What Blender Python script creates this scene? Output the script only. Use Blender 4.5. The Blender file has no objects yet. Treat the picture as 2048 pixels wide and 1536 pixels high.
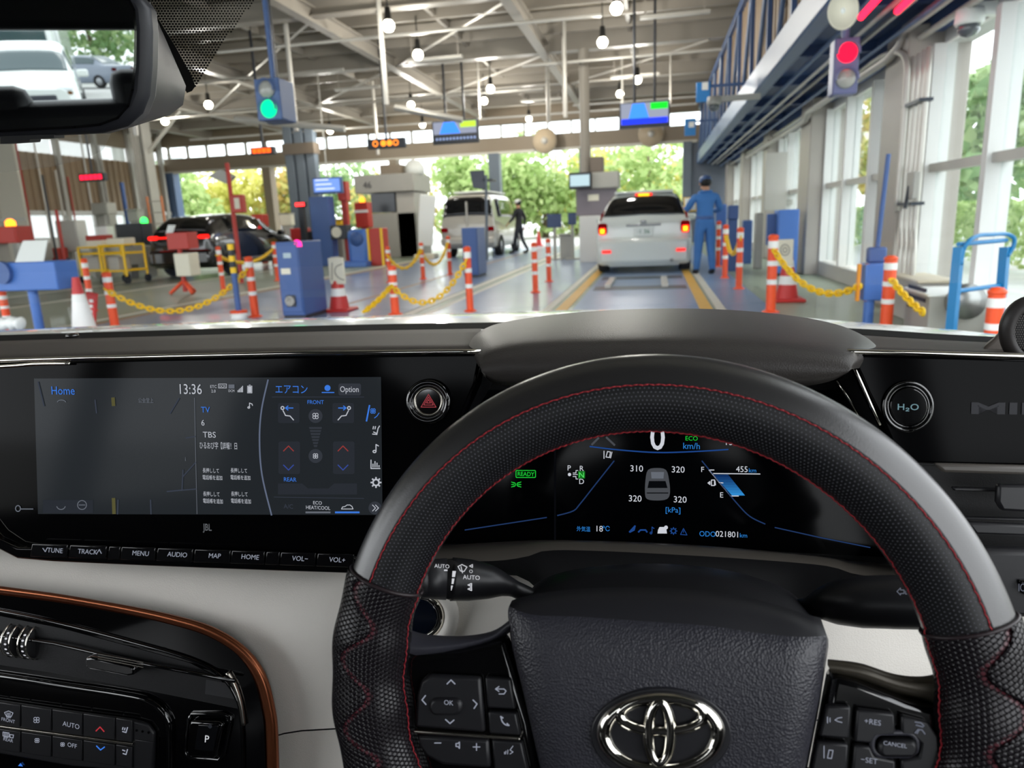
import bpy, bmesh, math, random
from mathutils import Vector, Matrix
random.seed(7)
R = math.radians
SC = bpy.context.scene
COL = SC.collection
# ---------------------------------------------------------------- camera
F_PX = 1420.0; CAM_Z = 1.06; VPX, VPY, TILT = 1310.0, 430.0, math.tan(R(2.4))
_a = (VPX-1024)/F_PX; _b = (768-VPY)/F_PX
_v = Vector((_a, _b, -1)).normalized()
_u = Vector((-TILT, 1, _b-TILT*_a)).normalized()
_r = _v.cross(_u)
CM = Matrix((_r, _v, _u))              # camera axes -> world axes
CAMP = Vector((0, 0, CAM_Z))
cam = bpy.data.cameras.new('camera'); cam_ob = bpy.data.objects.new('camera', cam); COL.objects.link(cam_ob)
cam_ob.matrix_world = Matrix.Translation(CAMP) @ CM.to_4x4()
cam.sensor_width = 36; cam.lens = F_PX/2048*36; cam.clip_start = 0.02; cam.clip_end = 400
cam.dof.use_dof = True; cam.dof.focus_distance = 0.58; cam.dof.aperture_fstop = 10.0
SC.camera = cam_ob
# ---------------------------------------------------------------- world, light, exposure
SC.view_settings.view_transform = 'Standard'; SC.view_settings.look = 'None'
SC.view_settings.gamma = 1.0; SC.view_settings.use_curve_mapping = False
SC.view_settings.exposure = 1.05
w = bpy.data.worlds.new('overcast_sky'); SC.world = w; w.use_nodes = True
nt = w.node_tree; bg = nt.nodes['Background']
tc = nt.nodes.new('ShaderNodeTexCoord'); nz = nt.nodes.new('ShaderNodeTexNoise'); nz.inputs['Scale'].default_value = 2.2
nz.inputs['Detail'].default_value = 4
rp = nt.nodes.new('ShaderNodeValToRGB')
rp.color_ramp.elements[0].color = (.86, .93, 1, 1); rp.color_ramp.elements[1].color = (1, 1, 1, 1)
nt.links.new(tc.outputs['Generated'], nz.inputs['Vector']); nt.links.new(nz.outputs['Fac'], rp.inputs['Fac'])
nt.links.new(rp.outputs['Color'], bg.inputs['Color']); bg.inputs['Strength'].default_value = 2.0
sun = bpy.data.lights.new('soft_sun', 'SUN'); sun.energy = 0.5; sun.angle = R(25); sun.color = (1, .97, .92)
sun_ob = bpy.data.objects.new('soft_sun', sun); COL.objects.link(sun_ob); sun_ob.rotation_euler = (R(38), R(20), 0)

# ---------------------------------------------------------------- projection helpers
def ray(px, py): return CM @ Vector(((px-1024)/F_PX, (768-py)/F_PX, -1))
def hit(px, py, p0, n):
    d = ray(px, py); n = Vector(n); return CAMP + d*((Vector(p0)-CAMP).dot(n)/d.dot(n))
def PY(px, py, y): return hit(px, py, (0, y, 0), (0, 1, 0))
def PX(px, py, x): return hit(px, py, (x, 0, 0), (1, 0, 0))
def PZ(px, py, z): return hit(px, py, (0, 0, z), (0, 0, 1))
def G(px, py): return PZ(px, py, 0.0)
class Pl:                                # a plane with right / up / outward axes
    def __init__(s, p0, lean=0.0, yaw=0.0):
        s.p0 = Vector(p0)
        m = Matrix.Rotation(yaw, 3, 'Z') @ Matrix.Rotation(-lean, 3, 'X')
        s.ex = m @ Vector((1, 0, 0)); s.ey = m @ Vector((0, 0, 1)); s.n = m @ Vector((0, -1, 0))
    def off(s, d):
        q = Pl((0, 0, 0)); q.p0 = s.p0+s.n*d; q.ex, q.ey, q.n = s.ex, s.ey, s.n; return q
    def at(s, px, py, d=0.0): return hit(px, py, s.p0+s.n*d, s.n)
    def pt(s, a, b, d=0.0): return s.p0+s.ex*a+s.ey*b+s.n*d
# ---------------------------------------------------------------- materials
def lin(c):
    c = c/255.0
    return c/12.92 if c <= .04045 else ((c+.055)/1.055)**2.4
def rgb(h):
    if isinstance(h, str): h = h.lstrip('#'); return tuple(lin(int(h[i:i+2], 16)) for i in (0, 2, 4))+(1,)
    return tuple(lin(x) for x in h)+(1,)
MATS = {}
def mat(name, col='#808080', rough=.5, metal=0., bump=None, var=0., vscale=3., emit=None, es=1., coat=0., spec=.5, alpha=1., trans=0., ior=1.45):
    if name in MATS: return MATS[name]
    m = bpy.data.materials.new(name); m.use_nodes = True; MATS[name] = m
    t = m.node_tree; b = t.nodes['Principled BSDF']
    b.inputs['Base Color'].default_value = rgb(col); b.inputs['Roughness'].default_value = rough
    b.inputs['Metallic'].default_value = metal; b.inputs['Coat Weight'].default_value = coat
    b.inputs['Coat Roughness'].default_value = .04
    b.inputs['Specular IOR Level'].default_value = spec; b.inputs['IOR'].default_value = ior
    b.inputs['Transmission Weight'].default_value = trans; b.inputs['Alpha'].default_value = alpha
    if emit: b.inputs['Emission Color'].default_value = rgb(emit); b.inputs['Emission Strength'].default_value = es
    co = t.nodes.new('ShaderNodeTexCoord')
    if var:
        n = t.nodes.new('ShaderNodeTexNoise'); n.inputs['Scale'].default_value = vscale; n.inputs['Detail'].default_value = 5
        t.links.new(co.outputs['Object'], n.inputs['Vector'])
        mx = t.nodes.new('ShaderNodeMix'); mx.data_type = 'RGBA'
        c = rgb(col); mx.inputs['A'].default_value = tuple(x*(1-var) for x in c[:3])+(1,); mx.inputs['B'].default_value = tuple(min(1, x*(1+var)) for x in c[:3])+(1,)
        t.links.new(n.outputs['Fac'], mx.inputs['Factor']); t.links.new(mx.outputs['Result'], b.inputs['Base Color'])
    if bump:
        kind, scale, st = bump
        if kind == 'leather':
            n = t.nodes.new('ShaderNodeTexVoronoi'); n.inputs['Scale'].default_value = scale; out = n.outputs['Distance']
        else:
            n = t.nodes.new('ShaderNodeTexNoise'); n.inputs['Scale'].default_value = scale; n.inputs['Detail'].default_value = 3; out = n.outputs['Fac']
        t.links.new(co.outputs['Object'], n.inputs['Vector'])
        bp = t.nodes.new('ShaderNodeBump'); bp.inputs['Strength'].default_value = st; bp.inputs['Distance'].default_value = .001 if kind == 'leather' else .01
        t.links.new(out, bp.inputs['Height']); t.links.new(bp.outputs['Normal'], b.inputs['Normal'])
    return m
GLOW_K = 1.0
def glow(name, col='#ffffff', s=1.0):
    return mat(name, '#000000', .6, emit=col, es=s*GLOW_K, spec=.0)
# ---------------------------------------------------------------- object helpers
def tag(o, label=None, cat=None, group=None, kind=None):
    if label: o['label'] = label
    if cat: o['category'] = cat
    if group: o['group'] = group
    if kind: o['kind'] = kind
    return o
def empty(name, loc=(0, 0, 0), label=None, cat=None, group=None, rz=0, kind=None):
    o = bpy.data.objects.new(name, None); o.empty_display_size = .05; COL.objects.link(o); o.location = loc; o.rotation_euler.z = rz
    return tag(o, label, cat, group, kind)
def attach(o, parent):
    if parent is not None:
        o.parent = parent
        p = parent; T = Matrix.Identity(4)
        chain = []
        while p is not None: chain.append(p); p = p.parent
        for q in reversed(chain): T = T @ q.matrix_parent_inverse @ q.matrix_basis
        o.matrix_parent_inverse = T.inverted()
    return o
def mk(name, vs, fs, m, parent=None, smooth=False, local=False):
    me = bpy.data.meshes.new(name); me.from_pydata([tuple(v) for v in vs], [], fs); me.update()
    if smooth: me.polygons.foreach_set('use_smooth', [True]*len(me.polygons))
    if isinstance(m, (list, tuple)):
        for x in m: me.materials.append(x)
    else: me.materials.append(m)
    o = bpy.data.objects.new(name, me); COL.objects.link(o)
    if parent is not None:
        if local: o.parent = parent
        else: attach(o, parent)
    return o
def bev(o, wd=.005, seg=2, ang=35):
    b = o.modifiers.new('bevel', 'BEVEL'); b.width = wd; b.segments = seg; b.limit_method = 'ANGLE'; b.angle_limit = R(ang)
    b.harden_normals = False
    o.data.polygons.foreach_set('use_smooth', [True]*len(o.data.polygons))
    try:
        o.data.set_sharp_from_angle(angle=R(40))
    except Exception: pass
    return o
BOXF = [(0, 3, 2, 1), (4, 5, 6, 7), (0, 1, 5, 4), (1, 2, 6, 5), (2, 3, 7, 6), (3, 0, 4, 7)]
class MB:
    def __init__(s): s.v = []; s.f = []
    def add(s, vs, fs):
        k = len(s.v); s.v += [Vector(v) for v in vs]; s.f += [tuple(i+k for i in f) for f in fs]; return s
    def box(s, c, sz, rot=None):
        x, y, z = (q/2 for q in sz)
        vs = [Vector(p) for p in ((-x, -y, -z), (x, -y, -z), (x, y, -z), (-x, y, -z), (-x, -y, z), (x, -y, z), (x, y, z), (-x, y, z))]
        if rot is not None: vs = [rot @ p for p in vs]
        return s.add([p+Vector(c) for p in vs], BOXF)
    def bb(s, a, b):
        a = Vector(a); b = Vector(b); return s.box((a+b)/2, [abs(x) for x in (b-a)])
    def tube(s, pts, r, n=8, closed=False, cap=True, flat=None):
        pts = [Vector(p) for p in pts]; N = len(pts); rings = []
        rs = r if isinstance(r, (list, tuple)) else [r]*N
        prev = None
        for i, p in enumerate(pts):
            if closed: t = pts[(i+1) % N]-pts[i-1]
            else: t = pts[min(i+1, N-1)]-pts[max(i-1, 0)]
            t.normalize()
            if prev is None:
                up = Vector((0, 0, 1)) if abs(t.z) < .9 else Vector((1, 0, 0))
                if flat is not None: up = Vector(flat)
            else: up = prev
            a = t.cross(up); a.normalize(); b_ = a.cross(t); b_.normalize(); prev = b_
            if flat is not None: prev = Vector(flat)
            rings.append([p+a*(rs[i]*math.cos(2*math.pi*k/n))+b_*(rs[i]*math.sin(2*math.pi*k/n)) for k in range(n)])
        vs = [q for rg in rings for q in rg]; fs = []
        for i in range(N if closed else N-1):
            j = (i+1) % N
            for k in range(n): fs.append((i*n+k, i*n+(k+1) % n, j*n+(k+1) % n, j*n+k))
        if not closed and cap: fs.append(tuple(range(n))[::-1]); fs.append(tuple((N-1)*n+k for k in range(n)))
        return s.add(vs, fs)
    def lathe(s, prof, n=20, c=(0, 0, 0), m=None):
        vs = []; fs = []
        for (r, z) in prof:
            for k in range(n): vs.append(Vector((r*math.cos(2*math.pi*k/n), r*math.sin(2*math.pi*k/n), z)))
        for i in range(len(prof)-1):
            for k in range(n): fs.append((i*n+k, i*n+(k+1) % n, (i+1)*n+(k+1) % n, (i+1)*n+k))
        if prof[0][0] > 1e-6: fs.append(tuple(range(n))[::-1])
        if prof[-1][0] > 1e-6: fs.append(tuple((len(prof)-1)*n+k for k in range(n)))
        if m is not None: vs = [m @ v for v in vs]
        return s.add([v+Vector(c) for v in vs], fs)
    def prism(s, pts, ext):
        pts = [Vector(p) for p in pts]; n = len(pts); e = Vector(ext)
        vs = pts+[p+e for p in pts]
        nn = Vector((0, 0, 0))
        for i in range(n): nn += (pts[i]-pts[0]).cross(pts[(i+1) % n]-pts[0])
        fl = nn.dot(e) > 0
        bot = tuple(range(n)); top = tuple(range(n, 2*n))
        fs = [bot[::-1] if fl else bot, top if fl else top[::-1]]
        for i in range(n):
            j = (i+1) % n; q = (i, j, n+j, n+i); fs.append(q if fl else q[::-1])
        return s.add(vs, fs)
    def grid(s, rows, closed=False):
        n = len(rows[0]); vs = [p for r_ in rows for p in r_]; fs = []
        for i in range(len(rows)-1):
            for k in range(n if closed else n-1): fs.append((i*n+k, i*n+(k+1) % n, (i+1)*n+(k+1) % n, (i+1)*n+k))
        return s.add(vs, fs)
    def build(s, name, m, parent=None, smooth=False, local=False): return mk(name, s.v, s.f, m, parent, smooth, local)
def box(name, c, sz, m, parent=None, b=0., rot=None, local=False):
    o = MB().box(c, sz, rot).build(name, m, parent, local=local)
    return bev(o, b) if b else o
def bb(name, a, b_, m, parent=None, b=0., local=False):
    o = MB().bb(a, b_).build(name, m, parent, local=local)
    return bev(o, b) if b else o
def tube(name, pts, r, m, parent=None, n=8, closed=False, local=False, flat=None):
    return MB().tube(pts, r, n, closed, flat=flat).build(name, m, parent, smooth=True, local=local)
def cyl(name, a, b_, r, m, parent=None, n=14, local=False, r2=None):
    o = MB().tube([a, b_], [r, r if r2 is None else r2], n).build(name, m, parent, True, local)
    o.data.set_sharp_from_angle(angle=R(45)); return o
def prism(name, pts, ext, m, parent=None, b=0., seg=2, local=False):
    o = MB().prism(pts, ext).build(name, m, parent, local=local)
    return bev(o, b, seg) if b else o
def crom(P, n=8, closed=False):
    P = [Vector(p) for p in P]; out = []; N = len(P)
    for i in range(N if closed else N-1):
        g = lambda k: P[k % N] if closed else P[max(0, min(N-1, k))]
        p0, p1, p2, p3 = g(i-1), g(i), g(i+1), g(i+2)
        for k in range(n):
            t = k/n
            out.append(.5*((2*p1)+(p2-p0)*t+(2*p0-5*p1+4*p2-p3)*t*t+(3*p1-p0-3*p2+p3)*t**3))
    if not closed: out.append(P[-1])
    return out
def crom2(P, n=8, closed=False): return [(v.x, v.y) for v in crom([(p[0], p[1], 0) for p in P], n, closed)]
def rrect(x0, y0, x1, y1, r, n=5):
    out = []
    for cx, cy, a0 in ((x1-r, y0+r, -90), (x1-r, y1-r, 0), (x0+r, y1-r, 90), (x0+r, y0+r, 180)):
        for k in range(n+1): a = R(a0+90*k/n); out.append((cx+r*math.cos(a), cy+r*math.sin(a)))
    return out
def copy_tree(o, parent=None):
    c = o.copy(); COL.objects.link(c); c.parent = parent
    if parent is not None: c.matrix_parent_inverse = o.matrix_parent_inverse.copy()
    for ch in list(o.children): copy_tree(ch, c)
    return c
def text(name, body, px, py, cap, pl, m, parent=None, d=.0004, align='CENTER', xs=1.0, shear=0., rot=0., bold=0.):
    """cap = height of the capitals in photo pixels; (px, py) = baseline-centre anchor"""
    P = pl.at(px, py, d); Q = pl.at(px, py-cap, d); size = (Q-P).length/.73
    return text3(name, body, P, pl.ex, pl.ey, pl.n, size, m, parent, align, xs, shear, rot, bold)
def text3(name, body, P, ex, ey, n, size, m, parent=None, align='CENTER', xs=1.0, shear=0., rot=0., bold=0.):
    c = bpy.data.curves.new('t', 'FONT'); c.body = body; c.size = 1.0; c.align_x = align; c.shear = shear; c.resolution_u = 3; c.offset = bold
    o = bpy.data.objects.new('t', c); COL.objects.link(o)
    dg = bpy.context.evaluated_depsgraph_get(); me = bpy.data.meshes.new_from_object(o.evaluated_get(dg))
    bpy.data.objects.remove(o); bpy.data.curves.remove(c)
    if rot: ex, ey = ex*math.cos(rot)+ey*math.sin(rot), ey*math.cos(rot)-ex*math.sin(rot)
    M = Matrix((ex*size*xs, ey*size, n*size)).transposed().to_4x4(); M.translation = P
    me.transform(M); me.materials.clear(); me.materials.append(m); me.name = name
    o = bpy.data.objects.new(name, me); COL.objects.link(o); attach(o, parent) if parent else None
    return o
def strokes(name, lines, wd, pl, m, parent=None, d=.0004):
    """flat printed lines, given in photo pixels, laid on a plane"""
    mb = MB()
    for ln in lines:
        for i in range(len(ln)-1):
            (x0, y0), (x1, y1) = ln[i], ln[i+1]; L = math.hypot(x1-x0, y1-y0) or 1
            ux, uy = (x1-x0)/L, (y1-y0)/L; e = wd*.3; nx, ny = -uy*wd/2, ux*wd/2
            x0, y0, x1, y1 = x0-ux*e, y0-uy*e, x1+ux*e, y1+uy*e
            mb.add([pl.at(x0+nx, y0+ny, d), pl.at(x1+nx, y1+ny, d), pl.at(x1-nx, y1-ny, d), pl.at(x0-nx, y0-ny, d)], [(0, 1, 2, 3)])
    return mb.build(name, m, parent)
def patch(name, pts, pl, m, parent=None, d=.0003, ext=0., b=0.):
    P = [pl.at(x, y, d) for x, y in pts]
    if ext: return prism(name, P, pl.n*ext, m, parent, b)
    return mk(name, P, [tuple(range(len(P)))], m, parent)
def circ(cx, cy, rx, ry=None, n=24, a0=0, a1=360):
    ry = rx if ry is None else ry
    return [(cx+rx*math.cos(R(a0+(a1-a0)*k/n)), cy+ry*math.sin(R(a0+(a1-a0)*k/n))) for k in range(n+(1 if a1-a0 < 360 else 0))]
# ================================================================ THE HALL
m_green = mat('green_painted_concrete', '#8f9a86', .45, var=.12, vscale=.8, coat=.15)
m_blue_floor = mat('blue_steel_floor', '#7f90ac', .3, var=.12, vscale=1.5, coat=.2)
m_tread = mat('tread_plate', '#7f95b4', .32, metal=.2, bump=('noise', 40, .3))
m_white_w = mat('white_wall_paint', '#d3d2cf', .5, var=.05)
m_gray_w = mat('gray_column_paint', '#b6b3ac', .45, var=.06)
m_deck = mat('roof_deck_steel', '#948c7e', .5, var=.06)
m_steel = mat('beige_beam_paint', '#9b948a', .42, var=.08, vscale=1.2)
m_steel_l = mat('pale_galvanised_pipe', '#c2beb6', .35, metal=.3, var=.08)
m_brown = mat('brown_corrugated_panel', '#8f785e', .5, var=.08)
m_hdr = mat('taupe_header_paint', '#8b7d6b', .5, var=.05)
m_navy = mat('navy_steel', '#3d5784', .4, var=.08)
m_blue_st = mat('blue_gray_steel', '#54698a', .4, var=.08)
m_yellow_l = mat('yellow_lane_paint', '#dba93a', .5, var=.1, vscale=6)
m_white_l = mat('white_lane_paint', '#cfcbbd', .5, var=.1, vscale=6)
m_brown_l = mat('rust_lane_rail', '#a4815f', .5, var=.15, vscale=6)
m_asph = mat('pale_asphalt', '#a9a9a6', .8, var=.1)
m_slate = mat('slate_column_paint', '#67717c', .45, var=.06)
def pane_mat(name, tint, refl=.12):
    m = bpy.data.materials.new(name); m.use_nodes = True; t = m.node_tree; t.nodes.clear()
    o = t.nodes.new('ShaderNodeOutputMaterial'); a = t.nodes.new('ShaderNodeBsdfTransparent'); g = t.nodes.new('ShaderNodeBsdfGlossy')
    a.inputs['Color'].default_value = tint; g.inputs['Roughness'].default_value = .02
    lw = t.nodes.new('ShaderNodeLayerWeight'); lw.inputs['Blend'].default_value = .5; pw_ = t.nodes.new('ShaderNodeMath'); pw_.operation = 'POWER'; pw_.inputs[1].default_value = 4; f = t.nodes.new('ShaderNodeMath'); f.operation = 'MULTIPLY_ADD'; f.inputs[1].default_value = refl*4; f.inputs[2].default_value = .015; t.links.new(lw.outputs['Facing'], pw_.inputs[0]); t.links.new(pw_.outputs[0], f.inputs[0])
    x = t.nodes.new('ShaderNodeMixShader'); t.links.new(f.outputs[0], x.inputs[0]); t.links.new(a.outputs[0], x.inputs[1]); t.links.new(g.outputs[0], x.inputs[2])
    t.links.new(x.outputs[0], o.inputs['Surface']); return m
m_pane = pane_mat('clear_window_glass', (.93, .96, .96, 1))
m_frost = mat('milky_window_glass', '#e6efee', .35, trans=.0, alpha=.55)

ground = bb('ground', (-60, -80, -.12), (60, 110, -.02), m_asph); tag(ground, kind='structure')
floor = empty('floor', (0, 5, 0), kind='structure')
bb('concrete_slab', (-20.5, -1.5, -.1), (3.0, 28.6, 0), m_green, floor)
# pale concrete tone bands beside the far lane
m_green_d = mat('dark_green_painted_strip', '#6f7c6b', .4, var=.1, coat=.2)
bb('painted_strip', (-12.3, -1.4, 0), (-10.6, 28.4, .003), m_green_d, floor)
for x in (-10.45, -12.45): bb('edge_line', (x, -1.4, 0), (x+.14, 28.4, .004), m_white_l, floor)
# blue steel lane plates, plate by plate
for i in range(9):
    y0 = -1.2+3.3*i
    for x0, x1, mm in ((-6.85, -3.05, m_blue_floor), (-2.7, -1.32, m_blue_floor), (-.96, .5, m_tread), (.76, 1.27, m_tread)):
        o = bb('floor_plate', (x0, y0+.01, 0), (x1, y0+3.29, .006), mm, floor)
for x, w_, mm in ((-1.12, .14, m_yellow_l), (.54, .14, m_yellow_l), (-1.29, .1, m_white_l), (.7, .1, m_white_l), (-2.98, .12, m_white_l), (-2.72, .08, m_white_l), (-6.95, .14, m_brown_l), (-7.25, .1, m_white_l), (-4.3, .08, m_brown_l)):
    bb('lane_line', (x-w_/2+.03, -1.2, 0), (x+w_/2+.03, 28.4, .008), mm, floor)
# cross grates in the lane ahead
m_dark_st = mat('dark_roller_steel', '#3f444c', .4, metal=.5)
for yy in (10.6, 12.4):
    g = bb('roller_bed', (-.9, yy, .004), (.46, yy+.5, .012), m_dark_st, floor)
for xx, yy in ((-.75, 10.9), (.1, 10.9)):
    bb('guide_bar', (xx, yy, .006), (xx+.1, yy+1.4, .06), m_steel_l, floor, b=.01)

# roof deck: one ridged sheet, ridges running across the lanes
rows = []
y = -3.0
prof = []
while y < 28.4:
    for dy, dz in ((0, 0), (.06, .07), (.21, .07), (.27, 0)): prof.append((y+dy, 5.42+dz))
    y += .42
rows = [[(xx, a, b_) for xx in (-20.5, 3.0)] for a, b_ in prof]
roof = MB().grid(rows).build('ceiling', m_deck); tag(roof, kind='structure')
roof.modifiers.new('t', 'SOLIDIFY').thickness = .02
def ibeam(name, a, b_, h, w_, m, parent=None, tf=.03, tw=.02):
    a = Vector(a); b_ = Vector(b_); d = (b_-a).normalized(); s = d.cross(Vector((0, 0, 1))).normalized(); mb = MB()
    L = (b_-a).length; mid = (a+b_)/2; rot = Matrix((s, d, Vector((0, 0, 1)))).transposed()
    for dz, sx, sz in ((h/2-tf/2, w_, tf), (-h/2+tf/2, w_, tf), (0, tw, h-2*tf+.004)):
        mb.box(mid+Vector((0, 0, dz)), (sx, L, sz), rot)
    return mb.build(name, m, parent)
frame = empty('ceiling_frame', (-8, 16, 4.8), kind='structure')
for yy, hh in ((-.5, .4), (4.3, .4), (9, .4), (13.7, .4), (18.2, .45), (22.4, .4), (26, .35)):
    ibeam('girder', (-20.3, yy, 5.16), (2.6, yy, 5.16), hh, .24, m_steel, frame)
for xx in (-2.6, -6.4, -10.6, -14.4, -18):
    ibeam('purlin_beam', (xx, -2.8, 5.0), (xx, 28.2, 5.0), .3, .2, m_steel, frame)
for xx in (-.6, -4.5, -8.5, -12.5, -16.5):
    for ya, yb in ((9, 13.7), (13.7, 18.2), (18.2, 22.4), (22.4, 26)):
        bb('joist', (xx-.04, ya, 5.24), (xx+.04, yb, 5.38), m_steel, frame)
yp = 4.9
while yp < 27.6:
    if min(abs(yp-g_) for g_ in (9, 13.7, 18.2, 22.4, 26)) > .5: bb('roof_purlin', (-20.3, yp, 5.2), (2.6, yp+.07, 5.4), m_steel, frame)
    yp += 1.05
for xx, yy, L in ((-.3, 15.0, 1.3), (-1.2, 20.8, 1.3), (-5.6, 16.8, 1.3), (-8.6, 19.4, 1.3), (-11.5, 15.5, 1.3), (-4.2, 23.6, 1.3)):
    bb('tray_bar', (xx, yy, 4.72), (xx+L, yy+.12, 4.78), m_steel_l, frame)
    for dx in (.1, L-.1): bb('tray_rod', (xx+dx-.012, yy+.05, 4.78), (xx+dx+.012, yy+.07, 5.4), m_steel, frame)
# diagonal bracing rods
for a, b_ in (((-2.6, 13.7), (-6.4, 18.2)), ((-6.4, 13.7), (-10.6, 18.2)), ((-10.6, 13.7), (-14.4, 18.2)), ((-6.4, 22.4), (-2.6, 18.2)), ((-10.6, 22.4), (-6.4, 18.2)), ((-14.4, 22.4), (-10.6, 18.2)), ((-2.6, 22.4), (1.2, 18.2)), ((-14.4, 18.2), (-18, 13.7))):
    cyl('brace_rod', (a[0], a[1], 4.92), (b_[0], b_[1], 4.92), .025, m_steel_l, frame, 6)
for a, b_, z in (((-3, 17.2), (1.4, 17.2), 4.5), ((-9, 14.6), (-1, 14.6), 4.75), ((-16, 20.5), (-3, 20.5), 4.55), ((-17, 16.4), (-7, 16.4), 4.6), ((-2.6, 24.2), (1.3, 24.2), 4.6), ((-17, 25), (1.3, 25), 4.5)):
    cyl('conduit_pipe', (a[0], a[1], z), (b_[0], b_[1], z), .035, m_steel_l, frame, 8)
for xx, yy, z0 in ((-2.0, 17, 3.3), (-2.6, 18.5, 3.4), (-5.0, 13.6, 3.3), (-7.1, 14.0, 3.0), (-10.3, 13.4, 3.05), (-4.7, 20, 3.8), (-.9, 21, 4.0), (.4, 21, 4.0), (-8.3, 21.5, 3.2)):
    cyl('hanger_pipe', (xx, yy, z0), (xx, yy, 5.3), .05 if z0 < 3.6 else .03, m_steel_l, frame, 8)
# low cross pipe hung under the roof on the far-lane side, and the fan-shaped tip near the middle lane
cyl('cross_pipe', PY(470, 238, 13.4), PY(690, 258, 13.4), .06, m_steel_l, frame, 8)
cyl('cross_pipe', PY(790, 215, 14), PY(925, 240, 14), .06, m_steel_l, frame, 8)

# far end wall: header, clerestory glazing, columns
wall_f = empty('wall_far', (-8, 28, 0), kind='structure')
bb('header_beam', (-20.4, 28, 3.62), (2.9, 28.35, 4.2), m_hdr, wall_f)
bb('top_band', (-20.4, 28, 4.66), (2.9, 28.3, 5.5), m_hdr, wall_f)
bb('header_lip', (-20.4, 27.93, 3.58), (1.5, 28.0, 3.68), mat('pale_door_rail', '#c9c4b8', .5), wall_f)
x = -20.2
while x < 1.2:
    bb('clerestory_pane', (x+.03, 28.1, 4.2), (x+.87, 28.13, 4.66), m_pane, wall_f)
    bb('clerestory_bar', (x-.03, 28.05, 4.2), (x+.03, 28.2, 4.66), m_hdr, wall_f); x += .9
for xx, w_, mm in ((-20.2, .4, m_blue_st), (-15.7, .35, m_hdr), (-10.2, .3, m_hdr), (-6.1, .42, m_slate), (-2.6, .42, m_slate), (1.15, .3, m_slate)):
    bb('column', (xx-w_/2, 27.9, 0), (xx+w_/2, 28.35, 3.62), mm, wall_f)
bb('closed_bay', (1.3, 28.05, 0), (2.9, 28.2, 3.62), mat('dim_blue_gray_wall', '#5f6672', .5, var=.1), wall_f)
# paired ribbed column between the middle and the far lane
tw = empty('column_pair', PY(620, 500, 25).xy.to_3d(), kind='structure'); tag(tw); tw.name = 'trim_1'
p = PY(618, 470, 25)
for dx in (-.42, 0, .42): bb('column_rib', (p.x+dx-.17, 24.9, 0), (p.x+dx+.17, 25.2, 4.75), m_slate, tw, b=.02)
bb('column_backing', (p.x-.55, 25.0, 0), (p.x+.55, 25.14, 4.75), m_slate, tw)
bb('column_head', (p.x-.62, 24.8, 3.72), (p.x+.62, 25.3, 4.1), mat('dark_taupe_paint', '#6b5f52', .5), tw)
# columns standing free on the left
for i, (px, yy, w_) in enumerate(((306, 22, .42), (258, 26.5, .3))):
    q = PY(px, 440, yy); t_ = empty('trim_%d' % (2+i), (q.x, yy, 0), kind='structure')
    ibm = MB()
    for dx, sx, sy in ((-w_/2, .04, w_), (w_/2, .04, w_), (0, w_, .03)): ibm.box((q.x+dx, yy, 2.5), (sx, sy, 5.0))
    ibm.build('column_shaft', m_gray_w, t_)
    cyl('knee_brace', (q.x, yy, 3.6), (q.x+1.6, yy, 5.0), .06, m_steel_l, t_, 6)

# left wall: brown corrugated sheet over a rail and low windows
wall_l = empty('wall_left', (-20.4, 15, 0), kind='structure')
def corr_x(y0, y1, z0, z1, x, pitch=.3, dep=.05, sgn=1):
    rows = [[], []]; y = y0; pts = []
    while y < y1:
        for dy, dx in ((0, 0), (.05, dep), (pitch*.5, dep), (pitch*.5+.05, 0)): pts.append((y+dy, dx))
        y += pitch
    return MB().grid([[(x+sgn*dx, yy, z) for yy, dx in pts] for z in (z0, z1)])
corr_x(6, 28, 2.05, 3.95, -20.4).build('corrugated_sheet', m_brown, wall_l)
bb('wall_lower', (-20.6, 6, 0), (-20.42, 28, 1.15), m_white_w, wall_l)
bb('window_rail', (-20.5, 6, 1.9), (-20.3, 28, 2.05), m_white_w, wall_l)
bb('upper_band', (-20.5, 6, 4.45), (-20.4, 28, 5.5), m_hdr, wall_l)
yy = 6.0
while yy < 27.8:
    bb('wall_post', (-20.45, yy, 0), (-20.25, yy+.16, 5.4), m_gray_w, wall_l)
    bb('low_pane', (-20.5, yy+.16, 1.15), (-20.47, yy+1.8, 1.9), m_frost, wall_l)
    bb('high_pane', (-20.5, yy+.16, 3.95), (-20.47, yy+1.8, 4.45), m_frost, wall_l)
    yy += 1.8
# pale sliding door panels at the extreme left
dr = empty('door_1', (-15, 15, 0), kind='structure')
q0 = PY(-140, 480, 16.5); q1 = PY(62, 480, 16.5)
nP = 4
for k in range(nP):
    xa = q0.x+(q1.x-q0.x)*k/nP; xb = q0.x+(q1.x-q0.x)*(k+1)/nP
    bb('door_panel', (xa+.02, 16.5, .02), (xb-.02, 16.58, 3.7), mat('beige_door_panel', '#bdb7a8', .5), dr, b=.02)
bb('door_rail', (q0.x, 16.45, 3.7), (q1.x, 16.65, 3.9), m_gray_w, dr)
bb('door_bar', (q0.x, 16.44, 1.6), (q1.x, 16.5, 1.68), m_gray_w, dr)

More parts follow.
